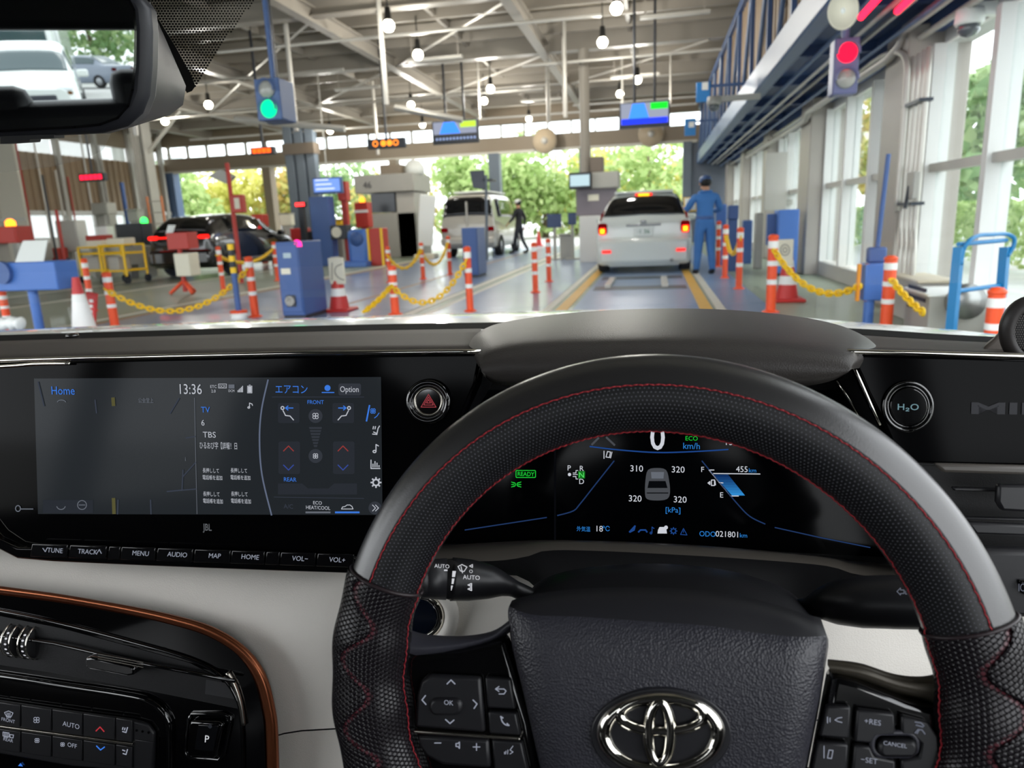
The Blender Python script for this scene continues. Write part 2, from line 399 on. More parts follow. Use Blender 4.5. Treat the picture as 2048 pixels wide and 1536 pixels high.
# right wall: pillars, mullioned windows, sill and head
XW = 2.72
wall_r = empty('wall_right', (XW, 14, 0), kind='structure')
bb('wall_head', (XW, 3.4, 2.55), (XW+.25, 28, 5.4), m_white_w, wall_r)
bb('wall_sill', (XW-.1, 3.4, 0), (XW+.2, 28, .22), m_gray_w, wall_r, b=.01)
pill = ((3.4, 3.9), (8.05, 8.75), (12.5, 13.3), (17.0, 17.7), (21.5, 22.2), (26, 26.8))
for a, b_ in pill:
    bb('pillar', (XW-.32, a, 0), (XW+.25, b_, 2.75), mat('warm_gray_pillar', '#a39c94', .45, var=.06), wall_r, b=.015)
wn = 0
for k in range(len(pill)-1):
    y0 = pill[k][1]; y1 = pill[k+1][0]; wn += 1
    win = empty('window_%d' % wn, (XW, (y0+y1)/2, .22), kind='structure')
    nm = 3; st = (y1-y0)/nm
    for j in range(nm+1):
        yy = y0+st*j
        bb('mullion', (XW-.1, yy-.05, .22), (XW+.1, yy+.05, 2.55), m_white_w, win)
        if j < nm:
            frosty = (k >= 1 and j == 0)
            bb('pane_low', (XW+.01, yy+.05, .24), (XW+.025, yy+st-.05, 1.36), m_frost if frosty else m_pane, win)
            bb('pane_high', (XW+.01, yy+.05, 1.44), (XW+.025, yy+st-.05, 2.53), m_frost if frosty else m_pane, win)
            bb('transom', (XW-.06, yy+.05, 1.36), (XW+.06, yy+st-.05, 1.44), m_gray_w, win)
# catwalk box above the right wall: brown panels in a blue frame, navy soffit
cat = empty('trim_4', (1.56, 14, 2.85), kind='structure')
XC = 1.56
corr_x(5.2, 27.8, 3.15, 4.7, XC+.03, .3, .04, 1).build('brown_panel', m_brown, cat)
bb('top_rail', (XC-.05, 5.2, 4.68), (XC+.08, 27.9, 4.82), m_navy, cat, b=.01)
bb('bottom_girder', (XC-.08, 5.2, 2.82), (XC+.12, 27.9, 3.18), m_blue_st, cat, b=.02)
yy = 5.6
while yy < 27.5:
    bb('frame_post', (XC-.03, yy, 3.15), (XC+.03, yy+.09, 4.7), m_navy, cat)
    cyl('frame_diagonal', (XC-.01, yy+.1, 4.66), (XC-.01, yy+1.0, 3.2), .035, m_blue_st, cat, 6)
    yy += 1.9
bb('soffit', (XC+.1, 5.2, 2.98), (XW, 27.9, 3.06), m_navy, cat)
yy = 5.6
while yy < 27.5:
    bb('soffit_rib', (XC+.1, yy, 2.86), (XW, yy+.1, 2.99), m_navy, cat); yy += 2.1
bb('wall_girder', (XW-.14, 5.2, 2.66), (XW-.02, 27.9, 3.0), m_navy, cat)
for i, (xx, zz, rr, mm) in enumerate(((1.85, 2.8, .03, m_blue_st), (2.0, 2.74, .022, m_steel_l), (2.16, 2.76, .025, m_steel_l), (2.38, 2.72, .045, m_steel_l), (2.28, 2.66, .02, m_blue_st), (2.5, 2.62, .03, m_steel_l))):
    if i == 3:
        tube('service_pipe', [(xx, 5.2, zz), (xx, 8.1, zz), (xx+.0, 8.25, zz-.12), (xx-.05, 8.4, zz-.2), (xx-.05, 12.4, zz-.2), (xx-.05, 12.55, zz-.3), (xx-.05, 20, zz-.3)], rr, mm, cat, 8)
    else: cyl('service_pipe', (xx, 5.2, zz), (xx, 27.5, zz), rr, mm, cat, 8)
# conduits bending round and down the nearer pillar
cd = empty('trim_5', (2.35, 8, 0), kind='structure')
for dx, yv in ((0, 8.0), (.06, 7.86), (.12, 7.72), (.17, 7.6)):
    tube('drop_pipe', crom([(2.45, yv, 2.45), (2.45, yv, 1.2), (2.45, yv, .8), (2.42, yv-.12, .62), (2.42, yv-.14, .3), (2.42, yv-.14, .02)], 4), .028, m_steel_l, cd, 8)
tube('arched_pipe', crom([(2.45, 10.6, 2.62), (2.38, 9.3, 2.62), (2.36, 8.5, 2.58), (2.38, 8.05, 2.45), (2.39, 7.98, 2.1), (2.39, 7.98, 1.0)], 6), .03, m_steel_l, cd, 8)
for zz in (1.98, 1.05): bb('pipe_clamp', (2.38, 7.55, zz), (2.5, 8.05, zz+.03), m_dark_st, cd)

# ---------------------------------------------------------------- roof lamps
m_bulb = glow('lamp_bulb_light', '#fff6dc', 9.0)
m_lampcap = mat('black_lamp_socket', '#2b2b2b', .5)
def make_lamp():
    r_ = empty('pendant_lamp', (0, 0, 0), cat='lamp', group='pendant lamps under the hall roof')
    MB().lathe([(.0, .3), (.05, .3), (.06, .12), (.09, .1)], 12).build('socket', m_lampcap, r_, True, True)
    MB().lathe([(.0, -.1), (.065, -.085), (.105, -.02), (.1, .04), (.06, .09), (0, .1)], 14).build('bulb', m_bulb, r_, True, True)
    MB().tube([(0, 0, .3), (0, 0, .75)], .012, 6).build('stem', m_lampcap, r_, True, True)
    return r_
lamps = [(777, 52, 4.5), (836, 110, 4.5), (1233, 17, 4.5), (1205, 85, 4.5), (1275, 160, 4.5), (1240, 188, 4.5), (981, 178, 4.5), (968, 202, 4.5), (822, 210, 4.5), (1058, 238, 4.5), (845, 250, 4.5), (660, 262, 4.4), (417, 210, 4.4), (330, 243, 4.4)]
lamp_lab = ['on the conduit above the green traffic light side', 'right of the green signal post, upper middle of the roof', 'highest, near the top edge over the own lane', 'second from the top over the own lane', 'just above the right wall monitor, upper of two', 'just above the right wall monitor, lower of two', 'upper of the close pair above the left monitor', 'lower of the close pair above the left monitor', 'left of the hanging left monitor', 'between the two hanging monitors, lowest', 'just left of the left hanging monitor frame', 'above the tall slate column pair', 'beside the patterned windscreen edge', 'just below the rear view mirror arm']
l0 = make_lamp()
for i, (px, py, z) in enumerate(lamps):
    o = l0 if i == 0 else copy_tree(l0)
    q = PZ(px, py, z); o.location = q
    o['label'] = 'glowing round pendant lamp '+lamp_lab[i]
    ld = bpy.data.lights.new('pendant_glow', 'POINT'); ld.energy = 52; ld.shadow_soft_size = .12; ld.color = (1, .96, .89)
    lo = bpy.data.objects.new('pendant_glow', ld); COL.objects.link(lo); lo.location = q-Vector((0, 0, .22))

# ---------------------------------------------------------------- outside: trees, hedge, far things
def leaf_mat(name, a, b_, c):
    m = bpy.data.materials.new(name); m.use_nodes = True; t = m.node_tree; t.nodes.clear()
    o = t.nodes.new('ShaderNodeOutputMaterial'); g = t.nodes.new('ShaderNodeNewGeometry'); rp = t.nodes.new('ShaderNodeValToRGB')
    rp.color_ramp.elements[0].color = rgb(a); rp.color_ramp.elements[1].color = rgb(c); e = rp.color_ramp.elements.new(.5); e.color = rgb(b_)
    t.links.new(g.outputs['Random Per Island'], rp.inputs['Fac'])
    d = t.nodes.new('ShaderNodeBsdfDiffuse'); tr = t.nodes.new('ShaderNodeBsdfTranslucent'); x = t.nodes.new('ShaderNodeMixShader'); x.inputs[0].default_value = .6
    t.links.new(rp.outputs['Color'], d.inputs['Color']); t.links.new(rp.outputs['Color'], tr.inputs['Color'])
    t.links.new(d.outputs[0], x.inputs[1]); t.links.new(tr.outputs[0], x.inputs[2]); t.links.new(x.outputs[0], o.inputs['Surface']); return m
m_leaf = [leaf_mat('leaf_green', '#94ae6c', '#aec385', '#c9d79e'), leaf_mat('leaf_yellow', '#bfc062', '#d3d07c', '#e3df9c'), leaf_mat('leaf_deep', '#7d9d6e', '#97b07f', '#b4c494'), leaf_mat('leaf_autumn', '#bfa365', '#c9bf78', '#a3b476')]
m_bark = mat('tree_bark', '#6b5f50', .9, var=.2)
def tree(px, yd, h, rad, ci, label, n=1900, group='trees beyond the far opening', z0=.6, ls=.27):
    q = PY(px, 430, yd); r_ = empty('broadleaf_tree', (q.x, yd, 0), label, 'tree', group)
    MB().tube([(q.x, yd, -.05), (q.x+.1, yd, h*.35), (q.x-.1, yd, h*.75)], [.22, .16, .06], 8).build('trunk', m_bark, r_, True)
    mb = MB(); rnd = random.Random(int(px*7+yd))
    blobs = [(Vector((rnd.uniform(-.55, .55)*rad, rnd.uniform(-.5, .5)*rad, z0+(h-z0)*rnd.uniform(.12, .85))), rad*rnd.uniform(.38, .6)) for _ in range(11)]
    for _ in range(n):
        c, rr = rnd.choice(blobs); d = Vector((rnd.gauss(0, 1), rnd.gauss(0, 1), rnd.gauss(0, 1))).normalized()
        p = Vector((q.x, yd, 0))+c+d*rr*rnd.uniform(.6, 1.02)
        if p.z < .15: p.z = rnd.uniform(.15, .8)
        a = Vector((rnd.gauss(0, 1), rnd.gauss(0, 1), rnd.gauss(0, 1))).normalized(); b_ = a.cross(Vector((rnd.gauss(0, 1), rnd.gauss(0, 1), rnd.gauss(0, 1)))).normalized()
        s = ls*rnd.uniform(.6, 1.2)
        mb.add([p-a*s-b_*s*.2, p+b_*s*.55, p+a*s-b_*s*.2, p-b_*s*.6], [(0, 1, 2, 3)])
    lv = mb.build('foliage', m_leaf[ci], r_); lv['kind'] = 'stuff'
    return r_
for a in ((385, 40, 4.6, 2.72, 0, 'pale green tree at the left end of the far-left opening'), (470, 44, 4.8, 2.88, 1, 'yellow tree behind the black car roof'), (560, 46, 4.9, 2.88, 3, 'autumn tinted tree left of the slate column pair'), (690, 47, 5.0, 3.04, 2, 'dark green tree behind the blue hanging screen'), (770, 46, 4.6, 2.72, 3, 'autumn tinted tree behind the grey control booth'), (855, 52, 4.4, 2.56, 3, 'sparse brownish tree left above the parked van', 800), (925, 44, 5.0, 2.88, 0, 'fresh green tree above the parked van'), (1020, 42, 4.7, 2.72, 0, 'round green tree behind the dark clothed walker'), (1090, 44, 5.2, 3.04, 0, 'green tree right of the dark clothed walker'), (1150, 48, 5.4, 3.04, 1, 'yellow green tree behind the overhead control box'), (1225, 46, 5.6, 3.04, 1, 'bright yellow green tree left above the white hatchback', 1000), (1300, 43, 5.8, 3.04, 0, 'speckled green tree right above the white hatchback', 1100), (1365, 47, 5.9, 3.2, 1, 'yellow tree against the blue catwalk end', 1200)):
    tree(*a)
for i, (px, yd, h, rad, ci, lab) in enumerate(((1985, 22, 4.6, 2.4, 2, 'rounded green tree outside the nearest right window'), (1742, 34, 6.5, 2.6, 3, 'autumn tree outside the second right window bay'), (1600, 50, 6.5, 3.0, 0, 'tree far outside the third right window bay'))):
    tree(px, yd, h, rad, ci, lab, 1300, 'trees outside the right windows')
# clipped hedge outside the right windows
mb = MB(); rnd = random.Random(3)
for _ in range(9000):
    p = Vector((rnd.uniform(5.0, 5.9), rnd.uniform(7, 30), 0)); p.z = .05+1.0*rnd.random()**.6
    if rnd.random() < .5: p.x = 5.0+rnd.uniform(0, .1)
    a = Vector((rnd.gauss(0, 1), rnd.gauss(0, 1), rnd.gauss(0, 1))).normalized(); b_ = a.orthogonal().normalized(); s = .07
    mb.add([p-a*s, p+b_*s*.6, p+a*s, p-b_*s*.6], [(0, 1, 2, 3)])
hg = mb.build('hedge', m_leaf[0]); tag(hg, 'long clipped green hedge outside the right windows', 'hedge', kind='stuff')
# ================================================================ THINGS IN THE HALL
m_or = mat('orange_plastic', '#f0562a', .45); m_wh = mat('white_reflective_band', '#eeeeea', .4)
m_ye = mat('yellow_plastic', '#f7c81a', .4); m_red = mat('red_plastic', '#c6322f', .45, var=.08)
m_redp = mat('red_machine_paint', '#b8392f', .45, var=.08); m_bl = mat('blue_machine_paint', '#4a74bd', .4, var=.06)
m_bl_d = mat('deep_blue_machine_paint', '#3f5c94', .4, var=.06)
m_cream = mat('cream_plastic', '#e2dcc8', .5, var=.05); m_pw = mat('plain_white_plastic', '#e9ece8', .45)
m_gm = mat('gray_machine_paint', '#a8a69f', .45, var=.06); m_dk = mat('dark_machine_paint', '#2c2f36', .45, var=.1)
m_blk = mat('black_rubber', '#17181a', .7); m_gly = mat('glass_screen_pale', '#a9bcc4', .15)
m_steelb = mat('bare_steel', '#9a9a98', .3, metal=.8)
def hz(px): return 430+TILT*(1310-px)
# ---- delineator posts
def delineator(px, py, yd, label, r=.045, cap=False):
    q = PY(px, py, yd); h = q.z; r_ = empty('delineator_post', (q.x, yd, 0), label, 'post', 'orange delineator posts')
    z0 = .03; x = q.x
    MB().lathe([(.0, 0), (r*1.8, 0), (r*1.8, .015), (r*1.1, .03), (0, .03)], 14, (x, yd, 0)).build('base_plate', m_or, r_, True)
    nb = 7; zs = [z0+(h-z0)*k for k in (0, .36, .43, .62, .69, .86, .96, 1)]
    for k in range(nb):
        wh = k in (1, 3, 5); rr = r*(1.06 if wh else 1)
        MB().lathe([(0, zs[k]), (rr, zs[k]), (rr, zs[k+1]), (0, zs[k+1])], 14, (x, yd, 0)).build('white_band' if wh else 'orange_tube', m_wh if wh else m_or, r_, True).data.set_sharp_from_angle(angle=R(40))
    MB().lathe([(r*1.05, h), (r*1.15, h+.015), (r*.7, h+.035), (0, h+.04)], 14, (x, yd, 0)).build('cap', m_or, r_, True)
    return q
D = {}
for k, px, py, yd, lab in (
    ('A', 168, 522, 9.2, 'orange post behind the white and red cone at far left'), ('B', 213, 550, 7.4, 'orange post holding the near left end of the big yellow chain'),
    ('C', 436, 497, 11.9, 'orange post beside the black car rear wheel'), ('D', 497, 519, 8.2, 'orange post at the right end of the big left yellow chain'),
    ('E', 547, 487, 14.3, 'orange post right behind the near blue cabinet top left'), ('F', 775, 497, 13.0, 'orange post directly behind the post with two chains'),
    ('G', 784, 537, 8.2, 'orange post carrying two yellow chains in the middle'), ('H', 842, 489, 13.6, 'thin orange post in front of the white upright sheet'),
    ('I', 896, 476, 14.6, 'orange post just left of the second blue cabinet behind chain'), ('J', 934, 499, 8.4, 'orange post in front of the second blue cabinet'),
    ('K', 1068, 490, 10.5, 'nearer of two orange posts left of the white hatchback'), ('L', 1096, 482, 12.3, 'farther of two orange posts left of the white hatchback'),
    ('M', 1438, 446, 14.8, 'farthest orange post right of the blue overall worker'), ('N', 1452, 454, 12.2, 'middle orange post right of the blue overall worker'),
    ('O', 1481, 460, 10.4, 'nearest of the three orange posts right of the worker'), ('P', 1547, 476, 7.9, 'orange post at the left end of the right yellow chain'),
    ('Q', 1782, 520, 6.6, 'orange post beside the blue box with orange frame'), ('S', 1994, 588, 4.4, 'orange post with wide white head at the right pillar'), ('T', 4, 588, 7.0, 'orange post cut by the left picture edge')):
    D[k] = delineator(px, py, yd, lab, .05 if k in 'PQGBD' else .043)
# ---- yellow chains, link by link
def link_mesh(L, wd, r):
    pts = [(0, (L/2-wd/2)*s*0, 0) for s in (0,)]
    a = []
    for k in range(7): t = R(-90+180*k/6); a.append((wd/2*math.sin(t), L/2-wd/2+wd/2*math.cos(t), 0))
    for k in range(7): t = R(90+180*k/6); a.append((wd/2*math.sin(t), -(L/2-wd/2)+wd/2*math.cos(t), 0))
    mb = MB().tube(a, r, 5, closed=True, flat=(0, 0, 1)); me = bpy.data.meshes.new('chain_link'); me.from_pydata([tuple(v) for v in mb.v], [], mb.f)
    me.polygons.foreach_set('use_smooth', [True]*len(me.polygons)); me.materials.append(m_ye); return me
LM = link_mesh(.08, .05, .012)
def chain(a, b_, sag, label):
    a = Vector(a); b_ = Vector(b_); r_ = empty('plastic_chain', (a+b_)/2-Vector((0, 0, sag)), label, 'chain', 'yellow plastic chains')
    L = 0; N = 60; P = [a.lerp(b_, k/N)-Vector((0, 0, sag*4*(k/N)*(1-k/N))) for k in range(N+1)]
    acc = [0]
    for k in range(N): acc.append(acc[-1]+(P[k+1]-P[k]).length)
    n = max(3, int(acc[-1]/.055))
    for i in range(n):
        s = acc[-1]*(i+.5)/n; k = max(j for j in range(N) if acc[j] <= s); t = (s-acc[k])/(acc[k+1]-acc[k]); p = P[k].lerp(P[k+1], t); d = (P[k+1]-P[k]).normalized()
        up = Vector((0, 0, 1)) if abs(d.z) < .95 else Vector((1, 0, 0)); sx = d.cross(up).normalized(); uz = sx.cross(d)
        if i % 2: sx, uz = uz, -sx
        o = bpy.data.objects.new('chain_link', LM); COL.objects.link(o); o.matrix_world = Matrix((sx, d, uz)).transposed().to_4x4(); o.location = p
        o.matrix_basis = Matrix.Translation(p) @ Matrix((sx, d, uz)).transposed().to_4x4(); attach(o, r_)
def cpt(k, dz): return Vector((D[k].x, D[k].y-.06, D[k].z-dz))
chain(cpt('B', .16), cpt('D', .12), .38, 'yellow chain sagging between the two left posts nearest the bonnet')
chain(cpt('C', .12), cpt('E', .12), .2, 'yellow chain hanging beside the black car')
chain(cpt('G', .2), cpt('J', .12), .34, 'yellow chain sagging between the two middle posts')
chain(cpt('G', .2), (D['G'].x-.15, D['G'].y-.6, .12), .02, 'yellow chain end dropping from the middle post to the floor')
chain(cpt('F', .12), cpt('H', .1), .3, 'thin yellow chain in front of the grey booth')
chain(cpt('H', .1), cpt('I', .1), .36, 'yellow chain left of the second blue cabinet')
chain(cpt('N', .14), cpt('O', .1), .25, 'short yellow chain right of the blue overall worker')
QB = G(1735, 648)
chain(cpt('P', .12), (QB.x-.1, QB.y-.05, .36), .22, 'yellow chain from the orange post to the orange framed blue box')
chain(cpt('Q', .16), (D['Q'].x+.05, D['Q'].y-.7, .25), .02, 'yellow chain hanging straight down from the right orange post')
# ---- cones
def cone(px, py, label, h=.62, mm=m_red, stripes=True):
    q = G(px, py); r_ = empty('traffic_cone', q, label, 'cone', 'traffic cones')
    bb('cone_base', q+Vector((-.19, -.19, 0)), q+Vector((.19, .19, .04)), mm, r_, b=.02)
    zs = [.04, .2, .3, .4, .48, h]; rad = lambda z: .13-(.13-.035)*(z-.04)/(h-.04)
    for i in range(5):
        w_ = (i < 4) if stripes == 'white' else (stripes and i in (1, 3))
        MB().lathe([(0, zs[i]), (rad(zs[i]), zs[i]), (rad(zs[i+1]), zs[i+1]), (0, zs[i+1])], 18, q).build('white_sleeve' if w_ else 'cone_body', m_wh if w_ else mm, r_, True).data.set_sharp_from_angle(angle=R(40))
    return q
q = cone(680, 622, 'red and white cone under a cream board beside the near blue cabinet')
b_ = empty('cone_board', q+Vector((0, 0, .55)), 'cream notice board standing on the red cone by the near blue cabinet', 'board')
p0 = PY(656, 516, q.y-.05); p1 = PY(692, 568, q.y-.05)
bb('panel', (p0.x, q.y-.07, p1.z), (p1.x, q.y-.04, p0.z), m_cream, b_, b=.01)
MB().lathe([(0, 0), (.06, 0), (.06, .1), (0, .1)], 12, (q.x, q.y, .6)).build('socket', m_cream, b_, True)
strokes('printed_sign', [crom2([(684, 528), (672, 534), (670, 546), (678, 556), (688, 560)], 4), [(664, 526), (664, 560)]], 2, Pl((0, q.y-.07, 0)), mat('faded_gray_print', '#8f8a7c', .6), b_, d=.002)
q = cone(1573, 602, 'red cone under a cream board by the tall right blue cabinet')
b_ = empty('cone_board', q+Vector((0, 0, .5)), 'cream notice board with round print on the right red cone', 'board')
p0 = PY(1556, 479, q.y-.05); p1 = PY(1585, 531, q.y-.05)
bb('panel', (p0.x, q.y-.07, p1.z), (p1.x, q.y-.04, p0.z), m_cream, b_, b=.01)
MB().lathe([(0, 0), (.05, 0), (.05, .1), (0, .1)], 12, (q.x, q.y, .6)).build('socket', m_cream, b_, True)
strokes('printed_sign', [circ(1570, 500, 9, 11, 14, 0, 359), circ(1570, 500, 4, 5, 10, 0, 359)], 2, Pl((0, q.y-.07, 0)), mat('faded_gray_print'), b_, d=.002)
cone(172, 675, 'white and red cone below the left orange posts', .66, m_red, 'white')
q = PY(188, 655, 7.3)
fs_ = empty('folding_sign', (q.x, 7.3, 0), 'red folded sign leaning by the left white and red cone', 'sign')
prism('red_face', [(q.x-.1, 7.2, 0), (q.x+.08, 7.2, 0), (q.x+.08, 7.34, .42), (q.x-.06, 7.34, .45)], (0, .03, 0), m_red, fs_, b=.005)
mkb = MB()
for k in range(5): mkb.box((q.x+.02, 7.2+.14*(.1+.06*k)/.43-.006, .1+.06*k), (.05, .006, .035))
mkb.build('printed_sign', m_wh, fs_)
cone(829, 500, 'small plain red cone before the white upright sheet', .6, m_red, False)
cone(1078, 492, 'small plain red cone far off by the dark clothed walker', .6, m_red, False)
# ---- cabinets
def cabinet(name, label, pa, pb, ptop, depth, m1, yd=None, cat='cabinet'):
    a = G(*pa); x1 = PY(pb, pa[1], a.y).x; zt = PY(pa[0], ptop, a.y).z
    r_ = empty(name, ((a.x+x1)/2, a.y+depth/2, 0), label, cat)
    bb('body', (a.x, a.y, .05), (x1, a.y+depth, zt), m1, r_, b=.012)
    bb('plinth', (a.x+.01, a.y+.02, 0), (x1-.01, a.y+depth-.02, .06), m_dk, r_)
    bb('door', (a.x+.015, a.y-.012, .09), (x1-.015, a.y+.005, zt-.03), m1, r_, b=.006)
    return r_, a.x, x1, a.y, zt
r_, xa, xb, ya, zt = cabinet('control_cabinet', 'blue control cabinet with pink beacon between the left and middle posts', (567, 640), 611, 484, .62, m_bl_d)
bb('name_plate', (xa+.05, ya-.02, .55), (xa+.17, ya-.01, .62), m_cream, r_)
bb('vent_panel', (xa+.08, ya-.02, .16), (xa+.2, ya-.01, .3), m_dk, r_)
MB().lathe([(.03, 0), (.03, .03), (.05, .04), (.07, .01)], 12, (xa+.13, ya-.02, .23), Matrix.Rotation(R(90), 3, 'X')).build('vent_fan', m_gm, r_, True)
bb('instruction_card', (xa+.1, ya-.02, .74), (xa+.2, ya-.01, .8), m_gly, r_)
MB().lathe([(.055, 0), (.05, .05), (.02, .075), (0, .08)], 14, (xb-.03, ya+.05, zt-.06)).build('beacon', glow('pink_beacon_light', '#ff2f8e', 1.6), r_, True)
cabinet('control_cabinet', 'blue cabinet behind the right middle post and before the parked van', (928, 556), 958, 456, .7, m_bl_d)
r_, xa, xb, ya, zt = cabinet('tall_cabinet', 'tall blue cabinet against the right wall beside the window', (1552, 553), 1593, 420, .45, m_bl)
bb('side_screen', (xa-.14, ya+.2, .5), (xa-.01, ya+.3, 1.0), m_bl_d, r_)
# ---- blue box with orange frame, right
r_ = empty('pedestal_box', (QB.x, QB.y, 0), 'blue box on a short post with an orange frame by the right chain', 'machine')
cyl('pedestal', (QB.x, QB.y, 0), (QB.x, QB.y, .42), .045, m_bl, r_)
p0 = PY(1740, 527, QB.y); p1 = PY(1768, 600, QB.y)
bb('box_body', (p0.x-.05, QB.y-.06, p1.z), (p1.x+.02, QB.y+.14, p0.z), m_bl, r_, b=.012)
fr = MB(); xf = PY(1722, 560, QB.y).x
for dx in (-.03, .035): fr.box((xf+dx, QB.y-.03, (p0.z+p1.z)/2), (.026, .05, p0.z-p1.z))
fr.build('orange_frame', mat('orange_guard_paint', '#e8962a', .45), r_)
cyl('top_rod', (QB.x+.06, QB.y+.1, p0.z), (QB.x+.1, QB.y+.1, p0.z+.95), .02, m_bl_d, r_)
box('rod_clamp', (QB.x+.06, QB.y+.1, p0.z+.07), (.16, .1, .14), m_bl_d, r_, b=.02)
# ---- hand truck, right
hy = 5.05
r_ = empty('hand_truck', PY(1955, 660, hy).xy.to_3d()+Vector((0, 0, 0)), 'bright blue trolley frame with curved handle before the right window', 'trolley')
m_cy = mat('cyan_blue_paint', '#157ab4', .35)
for pxt, pxb, yy in ((1918, 1902, hy), (2010, 1996, hy+.35)):
    t_ = PY(pxt, 494, yy); b2 = PY(pxb, 660, yy)
    d = (t_-b2); b3 = b2-d*(b2.z/d.z)
    MB().tube([b3+Vector((0, 0, .005)), t_], .036, 4).build('upright', m_cy, r_)
hp = [PY(1922, 530, hy-.02), PY(1926, 502, hy), PY(1938, 482, hy), PY(1958, 471, hy+.1), PY(1985, 469, hy+.22), PY(2010, 468, hy+.33), PY(2028, 476, hy+.35), PY(2026, 494, hy+.35), PY(2015, 512, hy+.33)]
tube('handle_bar', crom(hp, 4), .014, m_cy, r_)
for z in (.15, .5, .8): cyl('cross_bar', (PY(1910, 560, hy).x, hy, z), (PY(2003, 560, hy+.35).x, hy+.35, z), .015, m_cy, r_)
box('toe_plate', (PY(1950, 660, hy).x, hy, .02), (.5, .3, .02), m_cy, r_)
# ---- steel boxes at the right wall
a = PY(1815, 556, 7.15)
r_ = empty('steel_locker', (2.45, 7.3, 0), 'beige topped metal box against the near right pillar', 'box')
bb('carcass', (a.x+.03, 6.95, 0), (2.6, 7.65, a.z-.03), m_gray_w, r_, b=.01)
bb('lid', (a.x, 6.9, a.z-.03), (2.61, 7.7, a.z), mat('beige_lid', '#c9bda6', .5, var=.08), r_, b=.008)
a = PY(1862, 590, 6.2); b2 = PY(1990, 590, 6.2)
r_ = empty('compressor_unit', ((a.x+b2.x)/2, 6.4, 0), 'low grey steel unit with round tank behind the blue trolley', 'machine')
bb('case', (a.x, 6.22, .0), (b2.x, 6.78, a.z-.015), m_gm, r_, b=.01)
bb('lid', (a.x-.02, 6.2, a.z-.015), (b2.x+.02, 6.8, a.z+.005), m_pw, r_, b=.004)
MB().lathe([(0, 0), (.1, .0), (.14, .03), (.14, .1), (0, .1)], 20, (b2.x-.22, 6.22, .3), Matrix.Rotation(R(90), 3, 'X')).build('round_tank', m_steelb, r_, True)
for dz in (.2, .28, .36): bb('louvre', (a.x-.012, 6.3, dz), (a.x+.002, 6.7, dz+.03), m_dk, r_)
# ---- left blue machine with white screen panel
yd = 6.6
r_ = empty('test_console', PY(60, 655, yd).xy.to_3d(), 'blue console box with tilted white panel at the left edge', 'machine')
p0 = PY(-30, 527, yd); p1 = PY(117, 580, yd)
bb('console_box', (p0.x, yd, p1.z), (p1.x, yd+.32, p0.z), m_bl, r_, b=.015)
pw = [PY(28, 528, yd+.05), PY(86, 524, yd+.05), PY(94, 480, yd+.2), PY(45, 482, yd+.2)]
prism('tilted_panel', pw, (0, .02, .005), m_pw, r_, b=.004)
t_ = PY(62, 582, yd+.1); cyl('post', (t_.x, yd+.12, 0), (t_.x, yd+.12, t_.z+.03), .05, m_bl, r_)
MB().lathe([(.0, 0), (.17, 0), (.17, .03), (0, .03)], 16, (t_.x, yd+.12, 0)).build('foot', m_bl_d, r_)
MB().lathe([(0, 0), (.12, 0), (.12, .05), (0, .05)], 20, (PY(8, 545, yd).x, yd, PY(8, 545, yd).z), Matrix.Rotation(R(90), 3, 'X')).build('round_cover', m_bl_d, r_)
q = PY(20, 648, 6.0)
r_ = empty('wrapped_roll', (q.x, 6.0, 0), 'white wrapped roll lying on a low stand at lower left', 'roll')
tube('roll_body', crom([(q.x-.35, 6, q.z), (q.x-.1, 6, q.z), (q.x+.05, 6, q.z+.01), (q.x+.14, 6, q.z)], 4), [.06+.012*math.sin(i*1.9) for i in range(13)], m_pw, r_, 14)
for dx in (-.25, .02): bb('stand_leg', (q.x+dx-.02, 5.97, 0), (q.x+dx+.02, 6.03, q.z-.04), m_gm, r_)
# ---- red stand by the black car
g = G(365, 590); yd = g.y
r_ = empty('control_stand', g, 'red control box over a cream box on a red foot, before the black car', 'machine')
p0 = PY(331, 466, yd); p1 = PY(378, 498, yd); bb('red_box', (p0.x, yd, p1.z), (p1.x, yd+.3, p0.z), m_redp, r_, b=.01)
prism('tilted_card', [PY(331, 468, yd), PY(345, 465, yd), PY(350, 450, yd+.1), PY(336, 450, yd+.1)], (0, .02, 0), m_pw, r_)
p0 = PY(349, 507, yd); p1 = PY(386, 552, yd); bb('cream_box', (p0.x, yd-.05, p1.z), (p1.x, yd+.25, p0.z), m_cream, r_, b=.02)
cyl('stem', (g.x, yd+.1, .05), (g.x, yd+.1, 1.0), .04, m_redp, r_)
for k in range(3):
    a = R(90+120*k); tube('foot_leg', [(g.x, yd+.1, .25), (g.x+.26*math.cos(a), yd+.1+.26*math.sin(a), .03)], .035, m_or, r_, 6)
# ---- tall red pole with box and mirror-like sign
yd = 14.0; g = PY(483, 560, yd)
r_ = empty('signal_pole', (g.x, yd, 0), 'tall red pole with red box beside the black car', 'pole')
t_ = PY(455, 326, yd); cyl('pole', (g.x, yd, 0), (g.x, yd, t_.z), .045, m_redp, r_)
p0 = PY(464, 390, yd-.1); p1 = PY(492, 425, yd-.1); bb('red_box', (p0.x, yd-.2, p1.z), (p1.x, yd-.04, p0.z), m_redp, r_, b=.02)
bb('white_label', (p0.x+.1, yd-.212, p1.z+.08), (p1.x-.06, yd-.2, p0.z-.07), m_cream, r_)
prism('angled_hood', [PY(415, 352, yd), PY(440, 338, yd), PY(466, 352, yd), PY(452, 368, yd)], (0, .15, 0), m_gm, r_, b=.01)
yd = G(470, 640).y; g = G(470, 641)
r_ = empty('striped_pole', g, 'yellow and black striped pole on a blue tube at the left chain', 'pole')
x0 = PY(472, 580, yd).x; cyl('blue_tube', (x0, yd, .1), (x0, yd, PY(470, 546, yd).z), .035, m_bl_d, r_)
